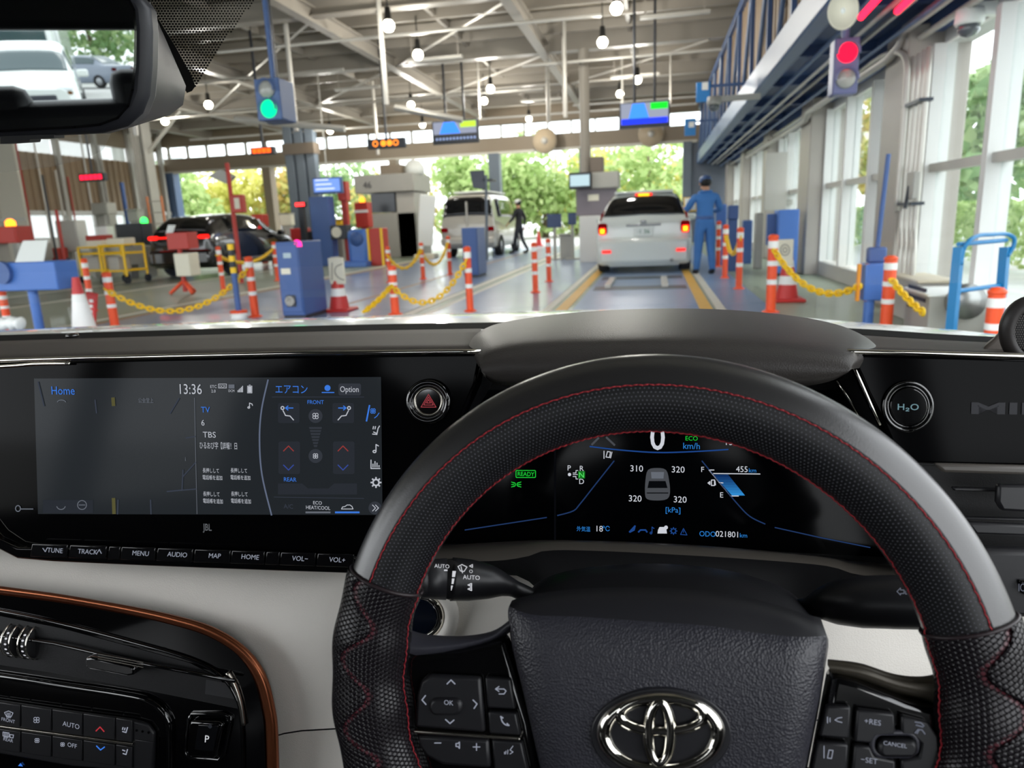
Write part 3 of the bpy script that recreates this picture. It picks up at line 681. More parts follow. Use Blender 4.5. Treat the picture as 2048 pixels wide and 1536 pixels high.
zt = PY(466, 488, yd).z; zb = PY(470, 546, yd).z
for k in range(5): cyl('stripe', (x0, yd, zb+(zt-zb)*k/5), (x0, yd, zb+(zt-zb)*(k+1)/5), .037, m_ye if k % 2 == 0 else m_dk, r_)
MB().lathe([(0, 0), (.1, 0), (.1, .09), (0, .09)], 18, (x0, yd, 0)).build('drum', m_wh, r_, True); MB().lathe([(0, .09), (.105, .09), (.105, .12), (0, .12)], 18, (x0, yd, 0)).build('drum_rim', m_or, r_, True)
# ---- clutter along the left wall
yd = 15.5
def yellow_cart(px0, px1, py0, py1, yd, label):
    a = PY(px0, py1, yd); b2 = PY(px1, py0, yd); r_ = empty('jack_cart', ((a.x+b2.x)/2, yd, 0), label, 'cart'); zt = b2.z
    for x in (a.x, b2.x):
        for y in (yd, yd+.7): cyl('upright', (x, y, .1), (x, y, zt), .03, m_ye, r_, 6); MB().lathe([(0, -.03), (.09, -.03), (.09, .03), (0, .03)], 12, (x, y, .09), Matrix.Rotation(R(90), 3, 'Y')).build('caster', m_blk, r_)
    for z in (.3, .7, zt):
        for y in (yd, yd+.7): cyl('rail', (a.x, y, z), (b2.x, y, z), .025, m_ye, r_, 6)
        for x in (a.x, b2.x): cyl('side_rail', (x, yd, z), (x, yd+.7, z), .025, m_ye, r_, 6)
    bb('shelf', (a.x, yd, .28), (b2.x, yd+.7, .31), m_ye, r_); bb('load_box', (a.x+.1, yd+.1, .31), (b2.x-.25, yd+.5, .62), m_gm, r_, b=.02)
    bb('top_load', (a.x+.15, yd+.1, zt), (a.x+.6, yd+.5, zt+.16), m_cream, r_, b=.02)
yellow_cart(166, 204, 494, 556, 15.2, 'yellow framed cart left of two by the wall')
yellow_cart(208, 244, 490, 560, 14.6, 'yellow framed cart nearer to the black car')
for (x0, x1, y0, y1, yd, mm, lab, nm) in ((-20, 30, 452, 488, 13, m_redp, 'red box with orange lamp at the left picture edge', 'red_cabinet'), (236, 284, 446, 492, 17, m_dk, 'dark monitor cabinet left of the black car', 'monitor_cabinet'), (172, 204, 470, 486, 17, m_redp, 'small red box on the wall bench by the yellow carts', 'red_cabinet'), (86, 112, 496, 522, 17.5, m_redp, 'low red tool chest near the left wall', 'tool_chest'), (120, 150, 440, 505, 18, m_white_w, 'white narrow cabinet by the left wall', 'white_cabinet'), (185, 212, 405, 430, 19, m_gm, 'grey wall box above the yellow carts', 'wall_box'), (30, 78, 486, 520, 16.2, m_gm, 'grey bench unit behind the blue console panel', 'bench_unit'), (250, 285, 492, 530, 16.5, m_gm, 'grey floor machine under the dark monitor cabinet', 'floor_machine')):
    a = PY(x0, y1, yd); b2 = PY(x1, y0, yd); r_ = empty(nm, ((a.x+b2.x)/2, yd, 0), lab, 'cabinet')
    bb('case', (a.x, yd, a.z), (b2.x, yd+.4, b2.z), mm, r_, b=.02)
    bb('front_panel', (a.x+.04, yd-.012, a.z+.05), (b2.x-.04, yd, b2.z-.05), mm if mm is not m_dk else mat('dark_glass_front', '#14161b', .15), r_)
    if a.z > .1:
        for x in (a.x+.06, b2.x-.06): bb('leg', (x-.04, yd+.05, 0), (x+.04, yd+.35, a.z), m_gm, r_)
    if nm == 'red_cabinet' and x0 < 0: MB().lathe([(.1, 0), (.1, .1), (.05, .15), (0, .16)], 12, (PY(3, 440, yd).x, yd+.2, b2.z)).build('lamp', glow('orange_beacon_light', '#ff7a1e', 3), r_, True)
yd = 18.5; q = PY(288, 441, yd)
r_ = empty('green_beacon', (q.x, yd, 0), 'small green lamp on a post left of the black car', 'lamp')
cyl('post', (q.x, yd, 0), (q.x, yd, q.z), .04, m_gm, r_); MB().lathe([(.09, -.08), (.1, .0), (.07, .07), (0, .1)], 12, q).build('lens', glow('green_beacon_light', '#2be04a', 3), r_, True)
for i, (px, pt, pb_, yd, mm, rr, lab) in enumerate(((243, 365, 450, 20, m_bl_d, .06, 'thin blue arm pole above the dark monitor cabinet'), (112, 420, 528, 16.8, m_redp, .04, 'thin red pole left of the yellow carts'), (84, 350, 470, 17.2, m_dk, .03, 'black hanging cable by the left door panels'))):
    a = PY(px, pt, yd); r_ = empty('thin_pole', (a.x, yd, 0), lab, 'pole'); cyl('shaft', (a.x, yd, 0), (a.x, yd, a.z), rr, mm, r_, 8); box('foot', (a.x, yd, .02), (.25, .25, .04), mm, r_, b=.01)
# wooden ladder-like orange rack near the column
yd = 21; a = PY(305, 470, yd); b2 = PY(322, 392, yd)
r_ = empty('pipe_rack', ((a.x+b2.x)/2, yd, 0), 'orange pipe rack beside the left steel column', 'rack')
for x in (a.x, b2.x): cyl('rail', (x, yd, 0), (x, yd, b2.z), .04, mat('orange_pipe', '#c97a4c', .5), r_, 8)
for k in range(6): cyl('rung', (a.x, yd, .4+k*.35), (b2.x, yd, .4+k*.35), .02, m_steel_l, r_, 6)
for px, mm, z1 in ((60, m_redp, 4.2), (96, m_steel_l, 4.6), (128, m_steel_l, 3.4), (150, m_redp, 3.2), (188, m_white_w, 4.8), (222, m_steel_l, 4.4)):
    q = PX(px, 440, -20.2); cyl('wall_pipe', (-20.2, q.y, 0), (-20.2, q.y, z1), .03, mm, wall_l, 8)
for i, (px, py, yd, lab) in enumerate(((292, 500, 17.5, 'red extinguisher standing left of the black car'), (140, 535, 16.0, 'red extinguisher left of the yellow carts'), (548, 505, 20.5, 'red extinguisher beyond the black car bonnet'))):
    g = PY(px, py, yd); r_ = empty('fire_extinguisher', (g.x, yd, 0), lab, 'extinguisher', 'red fire extinguishers')
    MB().lathe([(0, 0), (.09, 0), (.09, .42), (.06, .5), (.03, .54), (0, .54)], 16, (g.x, yd, 0)).build('cylinder', m_red, r_, True); box('valve', (g.x, yd, .57), (.1, .04, .06), m_dk, r_, b=.01); tube('hose', crom([(g.x+.03, yd-.02, .57), (g.x+.12, yd-.03, .5), (g.x+.12, yd-.03, .25)], 4), .012, m_blk, r_, 6)
for (x0, y0, x1, y1, yd, mm, nm, lab) in ((196, 452, 212, 478, 17.6, m_pw, 'white_canister', 'white canister behind the yellow carts'), (256, 420, 274, 444, 19, m_gm, 'instrument_box', 'grey instrument box over the dark monitor cabinet'), (560, 428, 580, 452, 23, m_cream, 'parts_box', 'cream parts box left of the slate column pair'), (664, 440, 682, 466, 20.8, m_ye, 'yellow_box', 'yellow box behind the gate post'), (1120, 470, 1146, 520, 19.5, m_gm, 'floor_stand', 'grey floor stand between the orange posts and the control tower')):
    a = PY(x0, y1, yd); b2 = PY(x1, y0, yd); r_ = empty(nm, ((a.x+b2.x)/2, yd, 0), lab, 'box'); z0 = a.z if a.z > .12 else 0
    bb('body', (a.x, yd, z0), (b2.x, yd+.3, b2.z), mm, r_, b=.03); bb('cover', (a.x-.02, yd-.02, b2.z), (b2.x+.02, yd+.32, b2.z+.04), m_gm, r_, b=.01)
    if z0: bb('stand', (a.x+.05, yd+.05, 0), (b2.x-.05, yd+.25, z0), m_gm, r_)
# ---- things between the middle and the far lanes
def simple(nm, lab, px0, py0, px1, py1, yd, dep, mm, cat='machine', bv=.02, legs=True):
    a = PY(px0, py1, yd); b2 = PY(px1, py0, yd); r_ = empty(nm, ((a.x+b2.x)/2, yd+dep/2, 0), lab, cat)
    z0 = max(a.z, .0)
    if z0 < .12: z0 = 0.0
    bb('body', (a.x, yd, z0), (b2.x, yd+dep, b2.z), mm, r_, b=bv)
    if z0 > 0 and legs: bb('support', ((a.x+b2.x)/2-.08, yd+dep/2-.08, 0), ((a.x+b2.x)/2+.08, yd+dep/2+.08, z0), mm, r_)
    return r_, a.x, b2.x, z0, b2.z
yd = 19.5
r_, xa, xb, za, zt = simple('gate_post', 'tall slender blue gate post under the blue hanging screen', 630, 392, 655, 525, yd, .4, m_bl_d)
bb('side_box', (xb, yd-.05, .75), (xb+.5, yd+.35, 1.15), m_dk, r_, b=.02); MB().lathe([(0, 0), (.15, 0), (.15, .03), (0, .03)], 16, (xb+.2, yd-.05, .95), Matrix.Rotation(R(90), 3, 'X')).build('round_gauge', m_cream, r_)
r_, xa, xb, za, zt = simple('roller_cabinet', 'rounded blue cabinet on a blue platform right of the gate post', 697, 458, 732, 530, 18.8, .6, m_bl, bv=.12)
bb('platform', (xa-.3, 18.5, 0), (xb+.04, 19.8, .14), m_bl, r_, b=.02)
MB().lathe([(0, 0), (.2, 0), (.18, .05), (0, .06)], 18, ((xa+xb)/2, 18.8, .75), Matrix.Rotation(R(90), 3, 'X')).build('round_cover', m_bl_d, r_, True)
r_, xa, xb, za, zt = simple('red_guard_crate', 'red and yellow guard crate beside the rounded blue cabinet', 741, 456, 762, 528, 18.9, .5, m_redp)
for x in (xa, xb): bb('yellow_edge', (x-.03, 18.86, 0), (x+.03, 18.9, zt), m_ye, r_)
r_, xa, xb, za, zt = simple('fire_cabinet', 'red cabinet with white band and orange lamp left of the booth', 712, 404, 734, 456, 21, .35, m_redp)
bb('white_band', (xa-.005, 20.98, za+.45), (xb+.005, 21.0, za+.53), m_wh, r_)
MB().lathe([(.08, 0), (.08, .1), (.03, .16), (0, .17)], 12, ((xa+xb)/2, 21.15, zt)).build('lamp', glow('orange_beacon_light'), r_, True)
simple('red_hanging_box', 'red upright box under the blue hanging screen', 676, 362, 690, 402, 20, .3, m_redp)
simple('red_tool_box', 'red box beside the black car bonnet', 505, 428, 524, 455, 22.5, .4, m_redp); simple('red_drum', 'red drum between the black car and the slate columns', 582, 456, 606, 482, 21, .5, m_red)
simple('parts_bench', 'dark bench with boxes left of the near blue cabinet', 604, 462, 640, 500, 20.5, .5, m_dk)
r_, xa, xb, za, zt = simple('test_lane_lamp', 'small glowing red box left of the slate column pair base', 590, 403, 610, 415, 20, .15, m_dk, cat='lamp')
bb('lens', (xa+.03, 19.97, za+.03), (xb-.03, 20.0, zt-.03), glow('red_lamp_light', '#ff3030', 2.2), r_)
# booth behind the middle lane
yd = 23.5
r_ = empty('inspection_booth', PY(775, 480, yd).xy.to_3d(), 'pale grey inspection booth with dark window behind the red cabinet', 'booth')
a = PY(738, 385, yd); b2 = PY(834, 480, yd)
bb('booth_wall', (a.x, yd, 0), (b2.x, yd+1.6, PY(738, 428, yd).z), m_gm, r_, b=.02)
bb('dark_window', (a.x+.05, yd-.02, PY(740, 426, yd).z), (PY(790, 400, yd).x, yd+1.4, PY(740, 388, yd).z), mat('dark_glass_front'), r_)
bb('end_post', (PY(792, 400, yd).x, yd, 0), (b2.x, yd+1.6, PY(792, 385, yd).z), m_gray_w, r_, b=.02)
bb('roof_sign', (PY(714, 385, yd).x, yd-.2, PY(715, 388, yd).z), (PY(832, 385, yd).x, yd+1.7, PY(715, 352, yd).z), m_gm, r_, b=.03)
bb('roof_top_box', (PY(760, 352, yd).x, yd, PY(715, 352, yd).z), (PY(800, 352, yd).x, yd+1, PY(760, 330, yd).z), m_hdr, r_, b=.02)
MB().lathe([(.35, 0), (.35, .25), (.2, .45), (0, .5)], 14, (PY(818, 350, yd).x, yd+.6, PY(715, 353, yd).z)).build('dome_cover', m_pw, r_, True)
text3('lettering', '46', PY(740, 377, yd)+Vector((0, -.22, 0)), Vector((1, 0, 0)), Vector((0, 0, 1)), Vector((0, -1, 0)), .3, m_dk, r_)
yd = 22
r_ = empty('white_sheet', PY(850, 490, yd).xy.to_3d(), 'tall white translucent upright sheet left of the parked van', 'screen')
pts = [PY(x, y, yd) for x, y in ((836, 492), (864, 492), (868, 440), (872, 392), (840, 388), (836, 440))]
sh = prism('sheet', pts, (0, .06, 0), m_pw, r_, b=.02); bb('sheet_foot', (pts[0].x-.1, yd-.2, 0), (pts[1].x+.1, yd+.3, .15), m_cream, r_, b=.02)
# ---- booth ahead, left of the white hatchback
yd = 17.5
r_ = empty('lane_control_box', PY(1195, 520, yd).xy.to_3d(), 'grey lane control tower with monitor left of the white hatchback', 'booth')
bb('column', (PY(1158, 430, yd).x, yd, 0), (PY(1218, 430, yd).x, yd+.7, PY(1160, 432, yd).z), m_white_w, r_, b=.02)
bb('equipment_bay', (PY(1152, 430, yd).x, yd+.05, PY(1160, 432, yd).z), (PY(1232, 430, yd).x, yd+.7, PY(1160, 378, yd).z), mat('mauve_gray_panel', '#7d757c', .5), r_, b=.02)
bb('paper_note', (PY(1176, 430, yd).x, yd+.03, PY(1176, 402, yd).z), (PY(1198, 430, yd).x, yd+.05, PY(1176, 389, yd).z), m_cream, r_)
bb('top_box', (PY(1182, 372, yd).x, yd-.1, PY(1182, 378, yd).z), (PY(1238, 372, yd).x, yd+.7, PY(1182, 345, yd).z), m_gm, r_, b=.03)
bb('monitor_case', (PY(1140, 372, yd).x, yd-.25, PY(1142, 380, yd).z), (PY(1185, 372, yd).x, yd-.12, PY(1142, 347, yd).z), m_dk, r_, b=.02)
bb('monitor_glass', (PY(1143, 372, yd).x, yd-.27, PY(1142, 374, yd).z), (PY(1181, 372, yd).x, yd-.25, PY(1142, 352, yd).z), glow('pale_monitor_light', '#a9bfc6', .8), r_)
bb('fan_box', (PY(1180, 340, yd).x, yd, PY(1182, 345, yd).z), (PY(1206, 340, yd).x, yd+.5, PY(1182, 314, yd).z), mat('brown_fan_box', '#73675c', .5), r_, b=.02)
cyl('hang_post', (PY(1168, 340, yd).x, yd+.4, PY(1182, 350, yd).z), (PY(1168, 340, yd).x, yd+.4, 4.9), .12, m_steel, r_, 8)
yd = 19
for (x0, x1, y0, y1, lab) in ((1094, 1122, 427, 456, 'left dark blue display on the stand behind the two orange posts'), (1136, 1152, 425, 450, 'narrow dark display left of the control tower')):
    a = PY(x0, y1, yd); b2 = PY(x1, y0, yd); r_ = empty('stand_display', ((a.x+b2.x)/2, yd, 0), lab, 'display')
    bb('display_case', (a.x, yd, a.z), (b2.x, yd+.12, b2.z), mat('navy_display_case', '#2c3f66', .35), r_, b=.02)
    cyl('stand_pole', ((a.x+b2.x)/2, yd+.06, 0), ((a.x+b2.x)/2, yd+.06, a.z), .04, m_gm, r_, 8); box('stand_foot', ((a.x+b2.x)/2, yd+.06, .02), (.4, .4, .04), m_gm, r_, b=.01)
# ---- right wall things
yd = 16.5; a = PX(1572, 420, 2.55); 
r_ = empty('notice_board', (2.5, 16.4, 1.1), 'blank pale grey board hung by the third right pillar', 'board')
p0 = PY(1532, 306, 15.5); p1 = PY(1572, 420, 15.5)
bb('board_face', (p0.x, 15.5, p1.z), (p1.x, 15.56, p0.z), m_gray_w, r_, b=.01); bb('board_bracket', (p1.x-.1, 15.56, p1.z+.1), (2.72, 15.7, p1.z+.2), m_gm, r_)
for (x0, x1, y0, y1, yd, mm, lab) in ((1456, 1478, 410, 440, 13.6, m_bl_d, 'dark blue monitor box behind the worker'), (1432, 1454, 408, 452, 15.2, m_bl, 'blue panel box right behind the worker'), (1484, 1506, 440, 520, 15.5, m_bl_d, 'slim navy stand between the worker and the tall cabinet'), (1508, 1528, 425, 545, 14, m_gm, 'slim grey machine left of the tall blue cabinet')):
    simple('lane_terminal', lab, x0, y0, x1, y1, yd, .25, mm)
sw = empty('switch_box', (2.35, 8.4, 1.15), 'grey switch box with handle on the near right pillar', 'switch')
q = PX(1832, 372, 2.4); bb('case', (2.34, q.y-.1, q.z-.12), (2.4, q.y+.1, q.z+.13), m_gm, sw, b=.01); cyl('handle', (2.32, q.y, q.z-.2), (2.35, q.y+.02, q.z), .018, m_dk, sw)
# outside car glimpsed through the right window is built with the cars below
# ---- traffic lights
m_lens = mat('unlit_lens', '#a9a9a2', .15, coat=.5)
def signal(label, pl, px0, py0, px1, py1, lit, depth, hang, cm):
    a = pl.at(px0, py1); b2 = pl.at(px1, py0); r_ = empty('traffic_signal', (a.x+b2.x)/2*Vector((1, 0, 0))+Vector((0, a.y, a.z)), label, 'traffic light')
    prism('housing', [a, Vector((b2.x, a.y, a.z)), b2, Vector((a.x, a.y, b2.z))], (0, depth, 0), cm, r_, b=.015)
    cx = (a.x+b2.x)/2; hh = (b2.z-a.z); rr = min((b2.x-a.x)*.4, hh*.22)
    for k, zz in enumerate((a.z+hh*.73, a.z+hh*.27)):
        on = (lit == 'red' and k == 0) or (lit == 'green' and k == 1)
        mm = (glow('red_signal_light', '#ff1230', 1.5) if lit == 'red' else glow('green_signal_light', '#06d885', 1.25)) if on else m_lens
        MB().lathe([(rr, 0), (rr*.9, .02), (rr*.5, .04), (0, .05)], 22, (cx, a.y-.005, zz), Matrix.Rotation(R(90), 3, 'X')).build('lens', mm, r_, True)
        hd = MB().tube([(cx+rr*1.08*math.cos(R(t)), a.y-.06, zz+rr*1.08*math.sin(R(t))) for t in range(-10, 191, 10)], .012, 6).build('lens_visor', cm, r_, True)
    cyl('hanger', (cx, a.y+depth/2, b2.z), (cx, a.y+depth/2, hang), .035, cm, r_)
    return r_
m_sb = mat('signal_blue_paint', '#4d6796', .4); m_sg = mat('signal_gray_violet_paint', '#6a6f96', .4)
signal('green lit traffic signal on a long blue hanging pole', Pl((0, 9, 0)), 516, 154, 556, 242, 'green', .4, 5.42, m_sb)
signal('red lit traffic signal under the blue catwalk', Pl((0, 7.6, 0)), 1664, 72, 1722, 190, 'red', .2, 2.9, m_sg)
yd = 6.0; q = PY(1682, 26, yd)
r_ = empty('horn_speaker', q, 'cream oval horn loudspeaker above the red signal', 'speaker')
mo = Matrix.Rotation(R(90), 3, 'X') @ Matrix.Diagonal((.85, 1.05, 1))
MB().lathe([(.125, .06), (.12, .075), (.095, .02), (.04, -.07), (.04, -.14), (.0, -.14)], 24, q, mo).build('horn', m_cream, r_, True)
MB().lathe([(0, .07), (.03, .055), (.033, 0), (.0, -.04)], 16, q, mo).build('throat_cap', m_pw, r_, True); cyl('bracket', q+Vector((0, .15, 0)), q+Vector((.02, .18, .22)), .015, m_gm, r_)
yd = 7.0; q = PY(1938, 50, yd)
r_ = empty('dome_camera', q, 'white dome security camera above the right window', 'camera')
MB().lathe([(0, .12), (.1, .12), (.11, .02), (.1, 0), (0, 0)], 20, q).build('housing', m_pw, r_, True); MB().lathe([(.085, 0), (.08, -.05), (.05, -.085), (0, -.1)], 20, q).build('dome', mat('smoked_dome', '#555a60', .08, coat=1), r_, True)
bb('mount', q+Vector((.02, -.05, .06)), q+Vector((.25, .05, .16)), m_pw, r_)
q = PY(1428, 210, 12)
r_ = empty('dome_camera', q, 'small pale dome camera on the catwalk side', 'camera')
MB().lathe([(0, .12), (.1, .12), (.11, .02), (.1, 0), (0, 0)], 16, q).build('housing', m_gm, r_, True); MB().lathe([(.085, 0), (.08, -.05), (.05, -.085), (0, -.1)], 16, q).build('dome', mat('smoked_dome'), r_, True); bb('mount', q+Vector((.05, -.04, .04)), (XC, q.y+.04, q.z+.12), m_gm, r_)
for (px0, py0, px1, py1, lab) in ((1722, 34, 1762, -10, 'glowing red tube lamp beside the horn speaker'), (1795, 22, 1830, -12, 'dim red tube lamp near the top right edge')):
    a = PZ(px0, py0, 2.72); b2 = PZ(px1, py1, 2.72); r_ = empty('red_tube', (a+b2)/2, lab, 'lamp')  # emissive red tube with a navy rod above it
    cyl('tube', a, b2, .03, glow('red_tube_glow', '#ff1f3c', 2.2), r_); cyl('navy_rod', a+Vector((0, 0, .05)), b2+Vector((0, 0, .05)), .035, m_navy, r_)
# ---- hanging monitors
def monitor(label, px0, py0, px1, py1, yd, arrows, foot):
    pl = Pl((0, yd, 0)); a = pl.at(px0, py1); b2 = pl.at(px1, py0); r_ = empty('hanging_monitor', ((a.x+b2.x)/2, yd, a.z), label, 'monitor')
    bb('case', (a.x, yd, a.z), (b2.x, yd+.12, b2.z), m_dk, r_, b=.015)
    W = b2.x-a.x; Hh = b2.z-a.z
    def rect(n, u0, v0, u1, v1, m, e=.012): return bb(n, (a.x+W*u0, yd-e, a.z+Hh*v0), (a.x+W*u1, yd-e+.006, a.z+Hh*v1), m, r_)
    rect('screen', .03, foot, .97, .95, glow('screen_gray_light', '#8a8fa0', .75))
    sd = prism('lane_graphic', [(a.x+W*u, yd-.016, a.z+Hh*v) for u, v in ((.16, foot+.02), (.62, foot+.02), (.5, .93), (.26, .93))], (0, .004, 0), glow('screen_blue_light', '#3a7df0', 1.0), r_)
    rect('status_block', .62, .68, .96, .93, glow('screen_green_light' if arrows else 'screen_lime_light', '#18c42a' if arrows else '#a6c83a', 1.0), .016)
    if arrows:
        rect('caption_band', .04, foot, .96, foot+.22, glow('screen_deep_blue_light', '#2336e8', 1.0), .018)
    for u in (.3, .7): cyl('hanger_rod', (a.x+W*u, yd+.06, b2.z), (a.x+W*u, yd+.06, 5.42), .03, m_dk, r_, 6)
    return r_, a, b2
r_, a, b2 = monitor('hanging monitor with blue lane picture and green block over the hatchback', 1239, 199, 1340, 258, 15.6, True, .14)
r_, a, b2 = monitor('hanging monitor left of the middle, dark caption strip below', 866, 237, 955, 290, 18.5, False, .42)
W = b2.x-a.x; Hh = b2.z-a.z
mb = MB()
for k in range(12): mb.box((a.x+W*(.1+.075*k), 18.48, a.z+Hh*.22), (W*.045, .01, Hh*.1))
mb.build('caption_marks', glow('caption_light', '#8fa0c8', .7), r_)
yd = 19; pl = Pl((0, yd, 0)); a = pl.at(627, 389); b2 = pl.at(681, 353)
r_ = empty('hanging_monitor', ((a.x+b2.x)/2, yd, a.z), 'pale blue hanging screen before the slate column pair', 'monitor')
bb('case', (a.x, yd, a.z), (b2.x, yd+.15, b2.z), m_bl_d, r_, b=.02); bb('screen', (a.x+.04, yd-.012, a.z+.06), (b2.x-.04, yd, b2.z-.04), glow('screen_paleblue_light', '#6f8fd6', .8), r_)
for k in range(3): bb('screen_row', (a.x+.1, yd-.018, a.z+.12+k*.12), (b2.x-.2-.08*k, yd-.012, a.z+.15+k*.12), glow('screen_white_light', '#cfd6ff', .9), r_)
cyl('hanger_rod', ((a.x+b2.x)/2, yd+.07, b2.z), ((a.x+b2.x)/2, yd+.07, 5.42), .02, m_steel_l, r_, 6)
yd = 20; pl = Pl((0, yd, 0)); r_ = empty('tilted_display', pl.at(958, 378), 'black tilted display panel on the slate column above the van', 'display')
prism('panel', [pl.at(x, y) for x, y in ((946, 376), (972, 380), (968, 340), (939, 342))], (0, .06, 0), mat('black_display', '#2a3040', .25), r_, b=.01); bb('mount_arm', pl.at(966, 362), pl.at(970, 358)+Vector((.2, .6, 0)), m_dk, r_)
cyl('support_post', pl.at(974, 520), pl.at(972, 350), .04, m_slate, r_, 8)
# ---- LED signs
def led(label, px0, py0, px1, py1, yd, col, body):
    pl = Pl((0, yd, 0)); a = pl.at(px0, py1); b2 = pl.at(px1, py0); r_ = empty('led_sign', ((a.x+b2.x)/2, yd, a.z), label, 'sign')
    bb('case', (a.x, yd, a.z), (b2.x, yd+.15, b2.z), m_dk, r_, b=.015)
    text3('led_characters', body, Vector(((a.x+b2.x)/2, yd-.01, a.z+(b2.z-a.z)*.24)), Vector((1, 0, 0)), Vector((0, 0, 1)), Vector((0, -1, 0)), (b2.z-a.z)*.75, glow('led_'+col.strip('#'), col, 1.3), r_, bold=.03)
    cyl('hanger_rod', ((a.x+b2.x)/2, yd+.07, b2.z), ((a.x+b2.x)/2, yd+.07, 5.42), .03, m_dk, r_, 6)
led('small orange lit board below the green signal', 501, 292, 546, 311, 15, '#ff5a1a', '■■■■')
led('black board with orange characters left of the left monitor', 735, 274, 808, 299, 17, '#ff8a2a', '○ ●●○')
led('small red lit board high on the left wall', 158, 345, 206, 364, 17, '#ff1f3c', '■■■■■')
led('small red lit strip under the green signal housing', 534, 240, 580, 248, 9.6, '#e02438', '■■■■■■')
# round fans under the far header
for px, lab in ((1090, 'round beige wall fan over the middle opening'), (1302, 'round beige wall fan below the right hanging monitor')):
    q = PY(px, 282 if px < 1200 else 268, 27.5); r_ = empty('wall_fan', q, lab, 'fan')
    MB().lathe([(0, .0), (.42, .0), (.46, .06), (.42, .14), (0, .16)], 22, q, Matrix.Rotation(R(90), 3, 'X')).build('guard', mat('beige_fan_guard', '#a8977f', .45), r_, True)
    MB().lathe([(0, .17), (.12, .17), (.12, .2), (0, .22)], 16, q, Matrix.Rotation(R(90), 3, 'X')).build('hub', m_steel_l, r_, True)
    bb('bracket', q+Vector((-.05, 0, .3)), q+Vector((.05, .5, .4)), m_hdr, r_)
# blue lane signs on the catwalk
for (px0, py0, px1, py1, yd, lab) in ((1392, 163, 1421, 205, 14, 'upper blue sign hung off the catwalk'), (1369, 236, 1392, 272, 19.5, 'lower blue sign hung off the catwalk farther along')):
    pl = Pl((0, yd, 0)); a = pl.at(px0, py1); b2 = pl.at(px1, py0); r_ = empty('lane_sign', ((a.x+b2.x)/2, yd, a.z), lab, 'sign')
    bb('sign_panel', (a.x, yd, a.z), (b2.x, yd+.04, b2.z), mat('sign_blue', '#2f7fc4', .4), r_, b=.008); bb('white_mark', (a.x+.1, yd-.006, a.z+.2), (b2.x-.04, yd, a.z+.33), m_wh, r_); bb('arm', (b2.x-.02, yd+.01, b2.z-.1), (XC, yd+.04, b2.z-.05), m_navy, r_)
# ================================================================ VEHICLES
m_cw = mat('white_car_paint', '#cdd2ce', .25, coat=.8); m_cb = mat('black_car_paint', '#0d0d10', .2, coat=1.0)
m_cs = mat('silver_beige_car_paint', '#a6a298', .3, coat=.7); m_cg = mat('gray_car_paint', '#6d7684', .3, coat=.7)
m_cgl = mat('dark_car_glass', '#0b0d10', .05, spec=.8); m_cglb = mat('green_car_glass', '#37494c', .06, spec=.8)
m_tire = mat('tire_rubber', '#141414', .8); m_rim = mat('alloy_rim', '#8d8f92', .3, metal=.8)
m_tl = glow('tail_lamp_off_red', '#7a0d12', .35); m_tlon = glow('tail_lamp_lit', '#ff1e18', 1.3); m_tlam = glow('brake_lamp_core', '#ffb020', 1.6)
m_plate = mat('number_plate', '#d9dedb', .4); m_pt = mat('plate_print', '#2f6b4a', .5)
def crv(P, t):
    n = len(P); i = min(int(t), n-2); f = t-i
    g = lambda k: P[max(0, min(n-1, k))]
    p0, p1, p2, p3 = g(i-1), g(i), g(i+1), g(i+2)
    return .5*((2*p1)+(p2-p0)*f+(2*p0-5*p1+4*p2-p3)*f*f+(3*p1-p0-3*p2+p3)*f**3)
